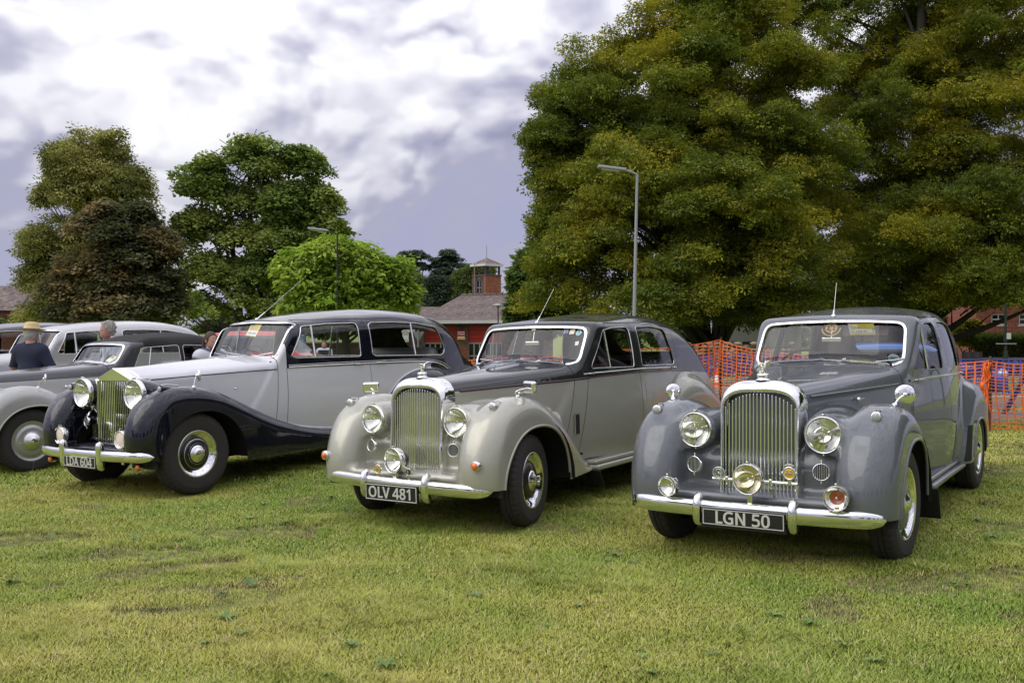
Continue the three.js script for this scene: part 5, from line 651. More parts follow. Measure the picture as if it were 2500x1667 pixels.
  const tub = (x, y, z) => smin(cabin(x, y, z), hood(x, y, z), .002 + .10 * sstep(-1.36, -1.02, z) * sstep(.62, .50, Math.abs(x)));
  const front = (x, y, z) => smin(smin(smin(wing(x, y, z), catw(x, y, z), .16), pods(x, y, z), .08), apron(x, y, z), .05);
  const all = (x, y, z) => smin(smin(tub(x, y, z), front(x, y, z), .05), rear(x, y, z), .075);
  return { W, tub, front, rear, all, cabin, hood, wing, zws };
}
const P4 = (a) => sdPoly(a);
function saloon(spec) {
  const { name, label, soft } = spec, F = saloonForm({ soft, shortTail: spec.shortTail }), car = thing(name, label, 'car'), cell = spec.cell ?? .016;
  car.userData.lineM = spec.lineM;
  const up = spec.upper, low = spec.lower;
  let M = meshSDF(F.all, [-cell, .22, -4.75], [.95, 1.72, .75], cell);
  M = clip(M, x => x);
  M = clip(M, (x, y, z) => y - (z > .35 ? .335 - .0 : z > -1.25 ? mix(.275, .335, sstep(.1, .5, z)) : .29));
  // wheel openings
  const sup = (z, y, zc, yc, a, b, n) => Math.pow(Math.pow(Math.abs(z - zc) / a, n) + Math.pow(Math.max(Math.abs(y - yc), 1e-6) / b, n), 1 / n) - 1;
  const archF = (x, y, z) => x > .5 && z > -1 && z < .6 ? sup(z, y, -.045, .28, .475, .470, 2.15) : 1, archR = (x, y, z) => x > .56 && z < -2.3 ? sup(z, y, -3.05, .28, .40, .34, 2.2) : 1;
  M = clip(clip(M, (x, y, z) => archF(x, y, z)), (x, y, z) => archR(x, y, z));
  M = clip(M, (x, y, z) => z > .3 ? Math.hypot(x - .418, y - .806) - .104 : 1);
  // wings from the body
  let [W1, R0] = split(M, (x, y, z) => z > -1.6 ? F.tub(x, y, z) - F.front(x, y, z) : -1);
  let [RW, BODY] = split(R0, (x, y, z) => z < -2.2 ? F.tub(x, y, z) - F.rear(x, y, z) : -1);
  const gap = .0028, cutGap = (A, g) => [clip(A, (...a) => g(...a) - gap), clip(A, (...a) => -g(...a) - gap)];
  for (const s of [1, -1]) {
    part('front_wing', geo(W1, { side: s }), low, car);
    part('rear_wing', geo(RW, { side: s }), low, car);
    for (const [zc, yc, a, b, n, f] of [[-.045, .28, .475, .470, 2.15, F.front], [-3.05, .28, .40, .34, 2.2, F.rear]]) { const pts = []; for (let i = 0; i <= 40; i++) { const t = mix(.03, .97, i / 40) * Math.PI, c = Math.cos(t), q = onSide(f, zc + a * Math.sign(c) * Math.pow(Math.abs(c), 2 / n), yc + b * Math.pow(Math.sin(t), 2 / n), -.003); if (q[0] < .5) continue; q[0] *= s; pts.push(q); } part('wing_edge', tube(pts, .011, false, 90, 8), low, car); }
  }
  // window openings: outlines in side view (z, y) and front view (x, y)
  const roundP = (p, r) => sdPoly(roundCorners(p, r));
  const frontW = soft ? roundP([[-1.36, 1.10], [-1.47, 1.36], [-1.97, 1.38], [-1.98, 1.085]], .03) : roundP([[-1.275, 1.125], [-1.495, 1.455], [-1.68, 1.472], [-1.968, 1.474], [-1.918, 1.108]], [.02, .05, .1, .05, .03]);
  const rearW = soft ? roundP([[-2.03, 1.085], [-2.03, 1.38], [-2.75, 1.34], [-2.86, 1.07]], .04) : roundP([[-2.06, 1.112], [-2.108, 1.474], [-2.45, 1.474], [-2.765, 1.442], [-2.86, 1.088]], [.03, .05, .1, .09, .05]);
  const wsT = soft ? 1.39 : 1.470, screen = roundP([[-.554, 1.160], [-.30, 1.196], [0, 1.212], [.30, 1.196], [.554, 1.160], [.532, wsT], [.28, wsT + .014], [0, wsT + .019], [-.28, wsT + .014], [-.532, wsT]], [.075, .3, .3, .3, .075, .075, .3, .3, .3, .075]);
  const back = roundP([[-.40, 1.19], [.40, 1.19], [.36, 1.40], [-.36, 1.40]], .10);
  const sideGate = (x, y, z, d) => (x > .38 && y > 1.04 ? d : 1), wsGate = (x, y, z, d) => (z > -1.62 && z < -.9 && y > 1.1 && z > F.zws(Math.abs(x), y) - .05 ? d : 1), bkGate = (x, y, z, d) => (z < -3.1 ? d : 1);
  const wins = [['side_window', (x, y, z) => sideGate(x, y, z, frontW(z, y))], ['side_window', (x, y, z) => sideGate(x, y, z, rearW(z, y))], ['windscreen', (x, y, z) => wsGate(x, y, z, screen(x, y))], ['rear_window', (x, y, z) => bkGate(x, y, z, back(x, y))]];
  const seam = (x, y, z) => z + .975 + .085 * sstep(.0, .5, Math.abs(x)) + .33 * Math.min(y - 1.04, .0);      // bonnet to scuttle
  let [BON, CAB] = cutGap(BODY, seam);
  // doors: front and rear edges in side view
  const zA = y => y < 1.06 ? -1.235 + .27 * (1.06 - y) : -1.215 - (y - 1.06) * .74, zB = y => y < 1.05 ? -1.99 : -1.99 - (y - 1.05) * .10, zC = y => -2.93 + .0 * y;
  const doorTop = z => soft ? 1.02 : 1.515 - .06 * sstep(-2.4, -2.9, z);
  const inX = x => x > .36 ? 1 : -1;
  const doorBox = (x, y, z, a, b) => Math.min(zA2(y, a) - z, z - zA2(y, b), doorTop(z) - y, y - .345, (x - .36)), zA2 = (y, w) => w === 0 ? zA(y) : w === 1 ? zB(y) : zC(y);
  const fd = (x, y, z) => doorBox(x, y, z, 0, 1), rd = (x, y, z) => doorBox(x, y, z, 1, 2);
  let [FD, c1] = cutGap(CAB, fd), [RD, SHELL] = soft ? [null, c1] : cutGap(c1, rd);
  const glassCut = (A, w) => clip(A, (x, y, z) => w(x, y, z));
  FD = glassCut(FD, wins[0][1]); if (RD) RD = glassCut(RD, wins[1][1]);
  if (soft) { SHELL = glassCut(glassCut(SHELL, wins[0][1]), wins[1][1]); }
  const CLEAN = clip(CAB, () => 1);
  SHELL = glassCut(SHELL, wins[2][1]); SHELL = glassCut(SHELL, wins[3][1]);
  const sw = (x, y, z) => y - SWAGE(z);
  const halves = (nm, A, both, both2 = false) => { // upper and lower colour of a panel
    const [u, l] = split(A, sw);
    const emit = (n, Q, m) => { if (!Q.t.length) return; if (both) part(n, geo(Q, { both: true }), m, car); else for (const s of [1, -1]) part(n, geo(Q, { side: s }), m, car); };
    if (up === low) emit(nm[0], A, low); else { emit(nm[0], l, low); emit(nm[1], u, up); }
  };
  halves(['bonnet', 'bonnet_top'], BON, true);
  halves(['front_door', 'window_frame'], FD, false);
  if (RD) halves(['rear_door', 'window_frame'], RD, false);
  if (soft) { const [roof, rest] = split(SHELL, (x, y, z) => y - (z < -2.9 ? 1.02 : z > -1.5 ? Math.max(1.43, 1.30 - (z + 1.5) * -1) : 1.06)); part('canvas_top', geo(roof, { both: true }), spec.canvas, car); halves(['body_shell', 'scuttle'], rest, true); }
  else { const [ROOF, rest] = split(SHELL, sw); if (up === low) part('body_shell', geo(SHELL, { both: true }), low, car); else { part('roof_panel', geo(ROOF, { both: true }), up, car); part('body_shell', geo(rest, { both: true }), low, car); } }
  // glass, set back a little from the metal
  for (const [n, w] of wins) { if (soft && n === 'rear_window') continue; const G = clip(CLEAN, (x, y, z) => .006 - w(x, y, z)); if (!G.t.length) continue; if (n === 'side_window') for (const s of [1, -1]) part(n, geo(G, { side: s, push: -.014 }), GLASS, car); else part(n, geo(G, { both: true, push: -.012 }), GLASS, car); }
  // bright screen surround
  { const w = spec.surround ?? .028, Q = clip(clip(CLEAN, (x, y, z) => wins[2][1](x, y, z) + .004), (x, y, z) => w - wins[2][1](x, y, z)); const tr = []; const ring = (o, r, out) => { const pts = []; for (let i = 0; i < 96; i++) { const a = i / 96 * Math.PI * 2, dx = Math.cos(a), dy = Math.sin(a); let s = 0; for (let k = 0; k < 60; k++) { const v = screen(dx * s, 1.335 + dy * s) - o; if (v > -1e-4) break; s += Math.max(-v, .0015); } pts.push(onFront(F.cabin, dx * s, 1.335 + dy * s, out)); } return tube(pts, r, true, 220, 6); };
    part('windscreen_frame', [geo(Q, { both: true, push: .006 }), ring(.002, .0045, .006), ring(w, .0045, .003), ...(w > .02 ? [ring(w * .5, .004, .008)] : [])], spec.trimM ?? CHROME, car); }
  // window trims
  for (const s of [1, -1]) for (const [o] of [[frontW], [rearW]]) {
    const c = o === frontW ? [-1.72, 1.28] : [-2.4, 1.28], pts = []; for (let i = 0; i < 72; i++) { const a = i / 72 * Math.PI * 2; let t = 0; for (let k = 0; k < 80; k++) { const v = o(c[0] + Math.cos(a) * t, c[1] + Math.sin(a) * t); if (v > -1e-4) break; t += Math.max(-v * .8, .0015); } const q = onSide(F.cabin, c[0] + Math.cos(a) * t, c[1] + Math.sin(a) * t, -.004); q[0] *= s; pts.push(q); }
    part('window_trim', tube(pts, .0055, true, 180, 6), spec.sideTrimM ?? CHROME_DULL, car);
    if (o === frontW) { const a = onSide(F.cabin, -1.555, 1.12, -.006), b = onSide(F.cabin, soft ? -1.6 : -1.525, soft ? 1.37 : 1.452, -.006); a[0] *= s; b[0] *= s; part('quarter_light_bar', cyl(.008, .008, a, b), CHROME, car); }
  }
  // the dark inside of the shell, seen through the glass and in the joints
  const INN = (x, y, z) => Math.max(F.tub(x, y, z) + .022, -.9 < z ? z + .9 : -1);
  let I = meshSDF((x, y, z) => F.tub(x, y, z) + .02, [-.04, .22, -4.75], [.95, 1.72, .5], .034);
  I = clip(I, x => x + .001); for (const [, w] of wins) I = clip(I, (x, y, z) => w(x, y, z) - .012);
  part('interior_lining', geo(I, { both: true }), LINER, car);
  part('firewall', [bx(1.0, .62, .02, 0, .78, -1.02), bx(1.2, .02, 2.4, 0, .40, -2.2), bx(1.2, .35, .02, 0, 1.0, -3.05)], LINER, car);
  part('dashboard', [rbx(1.08, .13, .10, .03, 0, 1.06, -1.24)], WOOD, car);
  part('parcel_shelf', [bx(1.1, .02, .5, 0, 1.13, -3.2)], LINER, car);
  seats(car, spec.seatM, { zf: -2.05, zr: -2.95, hw: .56, yf: 1.10, yr: 1.10 });
  steeringWheel(car, -.30, 1.07, -1.50);
  // wheel wells and underside
  for (const s of [1, -1]) { for (const [zc, a, yc] of [[-.045, .50, .28], [-3.05, .42, .28]]) { const rows = []; for (let i = 0; i <= 16; i++) { const t = i / 16 * Math.PI, row = []; for (const x of zc < -1 ? [.785, .7, .5] : [.86, .75, .5]) row.push([s * x, yc + Math.sin(t) * a * (zc < -1 ? .9 : 1.04), zc + Math.cos(t) * a * 1.02]); rows.push(row); } part('wheel_well', [loft(s > 0 ? rows : rows.map(r => r.slice().reverse())), bx(.02, .5, .74, s * .5, .5, zc - .13)], BLACK, car); } }
  part('underbody', [bx(1.1, .03, 4.2, 0, .30, -2.1), bx(.12, .12, .9, .3, .27, -.5), bx(.12, .12, .9, -.3, .27, -.5), cyl(.05, .05, [-.6, .3, 0], [.6, .3, 0])], BLACK, car);
  // running boards
  for (const s of [1, -1]) part('running_board', [rbx(.13, .05, 1.35, .02, s * .705, .285, -1.78), rbx(.10, .035, 1.35, .015, s * .69, .33, -1.78)], low, car);
  // wheels
  const wr = spec.wheelR ?? .366, rr = spec.rimR ?? .222; wheel(car, .735, 0, wr, .17, rr, spec.wheel, spec.wheelM, spec.steer ?? 0); wheel(car, -.735, 0, wr, .17, rr, spec.wheel, spec.wheelM, spec.steer ?? 0);
  wheel(car, .70, -3.05, wr, .17, rr, spec.wheel, spec.wheelM); wheel(car, -.70, -3.05, wr, .17, rr, spec.wheel, spec.wheelM);
  return { car, F };
}
// arched bright radiator shell with upright shutters
function archedRadiator(car, F) {
  const arch = (hw, y0, ys, yt, k = 34) => { // from left foot over the top to right foot
    const pts = []; for (let i = 0; i <= 10; i++) pts.push([hw, mix(y0, ys, i / 10)]);
    for (let i = 1; i <= k; i++) { const t = i / k * Math.PI / 2; pts.push([hw * Math.pow(Math.cos(t), .55), ys + (yt - ys) * Math.pow(Math.sin(t), .95)]); }
    const r = pts.slice(0, -1).reverse().map(([x, y]) => [-x, y]); return [...pts, ...r]; };
  const lean = y => .408 - .085 * Math.max(y - .42, 0), A = [[.238, .985, 1.050, -.020], [.240, .988, 1.053, .004], [.245, .995, 1.066, .012], [.253, 1.0, 1.090, .010], [.263, 1.003, 1.115, -.006], [.270, 1.005, 1.128, -.030], [.272, 1.005, 1.131, -.07], [.268, 1.003, 1.128, -.14]];
  const g = new THREE.Group(); g.name = 'radiator'; car.add(g);
  part('radiator_shell', [loft(A.map(([w, ys, yt, dz]) => arch(w, .41, ys - .05, yt).map(([x, y]) => [x, y, lean(y) + dz]))), bx(.50, .014, .02, 0, .415, .40)], CHROME, g);
  const N = 20; // shutter blades, in a shallow V
  for (let i = 0; i < N; i++) {
    const x = -.228 + .456 * i / (N - 1), top = .985 - .05 + .112 * Math.pow(1 - Math.pow(Math.abs(x) / .24, 2.2), .75), v = .022 * (1 - Math.abs(x) / .24), h = top - .42, b = rbx(.0088, h, .010, .003); b.rotateY(x < 0 ? -.10 : .26); b.rotateX(-.045); b.translate(x, .42 + h / 2, lean(.42 + h / 2) - .024 + v); part('shutter_blade', b, CHROME, g);
  }
  part('radiator_core', [bx(.47, .60, .01, 0, .71, .30, 0, 0, -.085)], BLACK, g);
  part('filler_cap', [latheAt([[1e-4, .034], [.012, .034], [.016, .024], [.036, .022], [.040, .012], [.040, .004], [.034, .0], [.036, -.012], [.05, -.02]], [0, 1.150, .285], [0, 1, 0], 30)], CHROME, g);
  // small winged letter mascot, tilted back
  const w = []; for (const s of [-1, 1]) { const sh = new THREE.Shape([[0, 0], [.018, .034], [.07, .050], [.10, .046], [.085, .030], [.05, .008], [.02, -.006]].map(p => new THREE.Vector2(...p))); const e = new THREE.ExtrudeGeometry(sh, { depth: .006, bevelEnabled: true, bevelSize: .002, bevelThickness: .002, bevelSegments: 1 }); e.rotateY(Math.PI / 2 + s * .22); e.translate(s * .006, .020, -.005); w.push(e); }
  const b = letters('B', .045, .012); b.rotateY(0); b.translate(0, .034, 0); w.push(b, cyl(.006, .012, [0, .016, 0], [0, 0, 0]));
  const m = merge(w); m.translate(0, 1.180, .285); part('mascot', m, CHROME, g);
}
function hornGrille(car, x, y, z, r) {
  const g = new THREE.Group(); g.name = 'horn_grille'; g.position.set(x, y, z); g.rotation.y = x * .5; g.rotation.x = -.08; car.add(g);
  part('rim', [latheAt([[r * .92, -.002], [r * .95, .008], [r, .012], [r * 1.08, .008], [r * 1.1, -.01]], [0, 0, 0], [0, 0, 1], 30), rbx(.010, r * .5, .012, .003, 0, r * 1.2, .0), rbx(.010, r * .5, .012, .003, 0, -r * 1.2, .0)], CHROME, g);
  const n = 9; for (let i = 0; i < n; i++) { const xx = -r * .84 + r * 1.68 * i / (n - 1), h = 2 * Math.sqrt(Math.max((r * .96) ** 2 - xx * xx, 1e-5)); part('grille_bar', rbx(.0045, h, .008, .0015, xx, 0, .002), CHROME_DULL, g); }
  part('grille_back', latheAt([[1e-4, 0], [r, 0]], [0, 0, -.006], [0, 0, 1], 24), BLACK, g);
}
// ------------------------------------------------------------ the grey saloon at the right
const GREY = paint(.122, .130, .138, .15, .4);
function roadside(spec, pose) { const r = saloon(spec); placeCar(r.car, ...pose); return r; }
function wingSidelights(car, F, m) { for (const s of [1, -1]) { const x = .718, z = .345, q = onTop(F.all, x, z), g = new THREE.Group(); g.name = 'side_lamp'; g.position.set(s * x, q[1] + .012, z); car.add(g); part('lamp_body', latheAt([[1e-4, -.20], [.012, -.17], [.022, -.10], [.028, -.04], [.029, 0]], [0, .0, .012], [0, .16, 1], 24), m, g); part('rim', latheAt([[.022, .012], [.027, .012], [.031, .002], [.030, -.006]], [0, .001, .012], [0, .16, 1], 24), CHROME, g); part('lens', ball(.024, 0, .002, .018, 1, 1, .5), FROST, g); part('lamp_strip', tube([[0, .034, .0], [0, .034, -.06], [0, .014, -.17]], .005), CHROME, g); } }
function trimStrip(car, name, f, pts, r, m, out = .002) { for (const s of [1, -1]) part(name, tube(pts.map(([z, y]) => { const q = onSide(f, z, y, out); q[0] *= s; return q; }), r, false, 60, 8), m, car); }
function doorHandle(car, f, z, y, back = 1) { for (const s of [1, -1]) { const q = onSide(f, z, y, .012), e = onSide(f, z - .11 * back, y + .002, .022); q[0] *= s; e[0] *= s; part('door_handle', [cyl(.010, .012, [q[0] - s * .01, q[1], q[2]], [q[0] + s * .012, q[1], q[2]]), tube([[q[0] + s * .010, q[1], q[2] + .02 * back], q, e], .007), ball(.011, q[0] + s * .004, q[1], q[2])], CHROME, car); } }
{
  const { car, F } = roadside({ name: 'vintage_car', label: 'mid grey vintage saloon at the right with plate LGN 50 and centre fog lamp', upper: GREY, lower: GREY, wheel: 'grey', wheelM: GREY, shortTail: true, steer: -.04, seatM: leather(.07, .012, .012), surround: .013, sideTrimM: GREY, trimM: CHROME }, [1.760, -6.643, -.5823, .0195]);
  archedRadiator(car, F);
  for (const s of [1, -1]) { lamp(car, 'headlight', [s * .418, .806, .405], .105, [s * .02, .0, 1], { depth: .55 }); hornGrille(car, s * .412, .583, .445, .050); }
  wingSidelights(car, F, GREY);
  bumper(car, { half: .815, y: .340, z0: .655, z1: .585, h: .105, depth: .030 });
  for (const s of [1, -1]) overrider(car, s * .302, .226, .440, .655, .062);
  numberPlate(car, 'LGN 50', 0, .300, .690, .53, .112, PLATE_LETTER, .079, .345);
  part('plate_backing', [rbx(.54, .03, .03, .008, 0, .243, .672), bx(.5, .14, .01, 0, .30, .665)], BLACK, car);
  // badge bar, lamps and badges
  part('badge_bar', [cyl(.011, .011, [-.225, .524, .60], [.315, .524, .60], 14), tube([[-.13, .522, .60], [-.14, .48, .58], [-.15, .43, .545]], .008), tube([[.15, .522, .60], [.15, .48, .585], [.15, .43, .545]], .008), rbx(.02, .03, .03, .006, -.13, .53, .60), rbx(.02, .03, .03, .006, .15, .53, .60)], CHROME, car);
  lamp(car, 'fog_lamp', [.028, .545, .665], .087, [0, 0, 1], { tint: mat({ color: rgb(.96, .91, .76), transmission: 1, thickness: 0, roughness: .04 }), bar: false, depth: .5, shell: { m: CHROME, p: [[1.08, -.35], [.95, -.6], [.6, -.95], [.001, -1.1]] }, ribbed: true });
  part('lamp_bracket', [rbx(.035, .13, .03, .008, .028, .41, .63), rbx(.05, .02, .06, .006, .028, .455, .63)], CHROME, car);
  const clear = lamp(car, 'spot_lamp', [-.498, .468, .675], .060, [-.05, 0, 1], { bar: false, depth: .35, ribbed: true, shell: { m: CHROME, p: [[1.08, -.4], [.8, -.9], [.001, -1.05]] }, label: 'clear lamp' });
  lamp(car, 'spot_lamp', [.562, .470, .672], .068, [.1, 0, 1], { bar: false, depth: .35, ribbed: true, shell: { m: CHROME, p: [[1.08, -.4], [.8, -.9], [.001, -1.05]] }, label: 'lamp with red and amber reflector' });
  part('lamp_reflector_tint', latheAt([[1e-4, -.030], [.020, -.026], [.042, -.016]], [.5625, .470, .669], [.1, 0, 1], 24), mat({ color: rgb(.40, .07, .025), roughness: .2, clearcoat: 1 }), car);
  for (const x of [-.498, .562]) part('lamp_bracket', [rbx(.03, .02, .05, .005, x, .412, .645), rbx(.012, .04, .02, .003, x, .405, .655)], CHROME, car);
  { // toothed round club badge with six spokes
    const g = new THREE.Group(); g.name = 'club_badge'; g.position.set(-.180, .562, .612); car.add(g);
    const t = []; for (let i = 0; i < 24; i++) { const a = i / 24 * Math.PI * 2; t.push(bx(.005, .007, .006, Math.cos(a) * .040, Math.sin(a) * .040, 0, 0, a - Math.PI / 2)); }
    part('gear_rim', [...t, new THREE.TorusGeometry(.036, .004, 6, 40), new THREE.TorusGeometry(.026, .003, 6, 36)], CHROME_DULL, g);
    const s = []; for (let i = 0; i < 6; i++) { const a = i / 6 * Math.PI * 2 + .3; s.push(bx(.005, .022, .005, Math.cos(a) * .015, Math.sin(a) * .015, 0, 0, a - Math.PI / 2)); }
    part('spokes', [...s, ball(.007, 0, 0, 0, 1, 1, .6, 10)], CHROME_DULL, g);
    part('enamel_ring', latheAt([[.027, .0], [.035, 0]], [0, 0, .002], [0, 0, 1], 32), mat({ color: rgb(.015, .02, .12), roughness: .25 }), g);
    part('badge_post', cyl(.005, .005, [0, -.05, -.005], [0, -.04, 0]), CHROME, g);
  }
  motoringBadge(car, .268, .588, .612, 1);
  // mirrors, wipers, aerial, trims
  { const b = onTop(F.all, .752, .02), c = onTop(F.all, .735, .05); roundMirror(car, b, [.805, b[1] + .060, -.03], .062, [-.30, -.06, -.95]); roundMirror(car, [-c[0], c[1], c[2]], [-.745, c[1] + .050, .02], .052, [-.45, -.05, -.9]); }
  aerial(car, onFront(F.cabin, 0, 1.535, .0), [0.0, 1.80, -1.46]);
  for (const x of [-.13, .30]) wiper(car, F.cabin, x, x > 0 ? .56 : .16, 1.172);
  trimStrip(car, 'swage_moulding', F.all, [[.145, 1.017], [-.2, 1.023], [-.6, 1.03], [-1.0, 1.036]], .008, GREY);
  trimStrip(car, 'waist_moulding', F.all, [[-1.18, 1.05], [-1.6, 1.055], [-2.0, 1.052], [-2.5, 1.04], [-2.88, 1.02]], .009, CHROME);
  doorHandle(car, F.all, -1.30, 1.05); doorHandle(car, F.all, -2.80, 1.028, -1);
  for (const s of [1, -1]) { const q = onSide(F.all, -.42, .968); part('bonnet_catch', [tube([[s * (q[0] + .02), q[1], q[2] + .05], [s * (q[0] + .028), q[1] + .004, q[2] - .03], [s * (q[0] + .022), q[1] + .006, q[2] - .09]], .0065), ball(.016, s * (q[0] + .012), q[1], q[2] + .045)], CHROME, car); }
  // stone guards on the rear wings, mud flaps behind the front wheels
  for (const s of [1, -1]) { const G = clip(meshSDF(F.rear, [.45, .28, -2.75], [.9, .66, -2.36], .02), (x, y, z, nx, ny, nz) => Math.min(nz - .12, y - .31, .60 - y, x - .60)); part('stone_guard', geo(G, { side: s, push: .003 }), BLACK, car); part('mud_flap', rbx(.16, .24, .012, .004, s * .74, .19, -1.02, 0, 0, .35), BLACK, car); }
  screenPapers(car, F);
}
function motoringBadge(car, x, y, z, k) { // yellow square-ish medallion with a double A under small wings
  const g = new THREE.Group(); g.name = 'motoring_badge'; g.position.set(x, y, z); g.scale.setScalar(k); car.add(g);
  const a = letters('AA', .030, .003, .95); a.translate(0, .006, .008);
  part('badge_frame', [new THREE.TorusGeometry(.036, .006, 8, 32), rbx(.024, .03, .008, .003, 0, -.046, 0), ball(.011, -.040, .0, 0, 1, 1, .4, 10), ball(.011, .040, 0, 0, 1, 1, .4, 10)], CHROME_DULL, g);
  part('badge_wings', [rbx(.032, .008, .006, .002, -.014, .050, 0, 0, .35), rbx(.032, .008, .006, .002, .014, .050, 0, 0, -.35), rbx(.010, .012, .006, .002, 0, .046, 0)], CHROME_DULL, g);
  part('badge_disc', latheAt([[1e-4, .005], [.033, .002]], [0, 0, 0], [0, 0, 1], 28), mat({ color: rgb(.72, .42, .02), roughness: .35, clearcoat: .6 }), g);
  part('badge_letters', a, CHROME_DULL, g);
}
function screenPapers(car, F) {
  const face = (x, y, w, h, m, nm, out = -.03, rz = 0) => { const q = onFront(F.cabin, x, y, out), e = onFront(F.cabin, x, y + .05, out), u = Math.atan2(-(q[2] - e[2]), .05), g = new THREE.PlaneGeometry(w, h); g.rotateZ(rz); g.rotateX(-u); g.translate(...q); part(nm, g, m, car); };
  const yellow = print(.17, .105, (c, w, h) => { c.fillStyle = '#e9e4dc'; c.fillRect(0, 0, w, h); c.fillStyle = '#e6d75a'; c.fillRect(w * .1, 0, w * .87, h); c.fillStyle = '#fbf8ee'; c.fillRect(w * .15, h * .08, w * .2, h * .24); c.fillStyle = '#a83a22'; c.font = 'bold 34px sans-serif'; c.fillText('Common', w * .42, h * .2); c.fillStyle = '#f7f4ea'; c.fillRect(w * .16, h * .42, w * .76, h * .42); c.strokeStyle = '#222'; c.lineWidth = 4; c.strokeRect(w * .16, h * .42, w * .76, h * .42); c.fillStyle = '#2b2f6a'; c.font = 'italic bold 66px sans-serif'; c.fillText('LGN 50', w * .24, h * .76); c.font = 'italic 34px sans-serif'; c.fillText('134', w * .17, h * .28); }, 512);
  face(.225, 1.432, .19, .105, yellow, 'show_card', -.035);
  part('sun_visor', [rbx(.34, .11, .014, .005, .235, 1.43, -1.395, 0, 0, -.35)], leather(.06, .02, .02), car);
  face(.485, 1.215, .082, .082, print(.08, .08, (c, w, h) => { c.fillStyle = '#cfd6d6'; c.beginPath(); c.arc(w / 2, h / 2, w / 2, 0, 7); c.fill(); c.fillStyle = '#7fb4d2'; c.fillRect(w * .15, h * .3, w * .7, h * .38); c.fillStyle = '#18324a'; c.font = 'bold 76px sans-serif'; c.fillText('02', w * .30, h * .60); }), 'tax_disc', -.018);
  // interior mirror
  const q = onFront(F.cabin, .0, 1.40, -.05); part('rear_view_mirror', [rbx(.15, .038, .02, .009, q[0], q[1] - .045, q[2]), cyl(.006, .006, [q[0], q[1] - .03, q[2]], [q[0], q[1] + .05, q[2] - .03])], CHROME_DULL, car);
  // club transfer at the top of the glass: a toothed wheel
  const T = []; for (let i = 0; i < 20; i++) { const a = i / 20 * Math.PI * 2; T.push(bx(.008, .009, .002, Math.cos(a) * .043, Math.sin(a) * .043, 0, 0, a - Math.PI / 2)); } for (let i = 0; i < 6; i++) { const a = i / 6 * Math.PI * 2; T.push(bx(.006, .034, .002, Math.cos(a) * .018, Math.sin(a) * .018, 0, 0, a - Math.PI / 2)); }
  T.push(new THREE.TorusGeometry(.037, .005, 4, 36), new THREE.TorusGeometry(.07, .006, 4, 30, Math.PI).rotateZ(Math.PI)); const m = merge(T); m.scale(1, 1, .3); m.rotateX(-.6); const p = onFront(F.cabin, 0, 1.445, -.02); m.translate(...p); part('club_transfer', m, mat({ color: rgb(.45, .28, .06), roughness: .5 }), car);
}
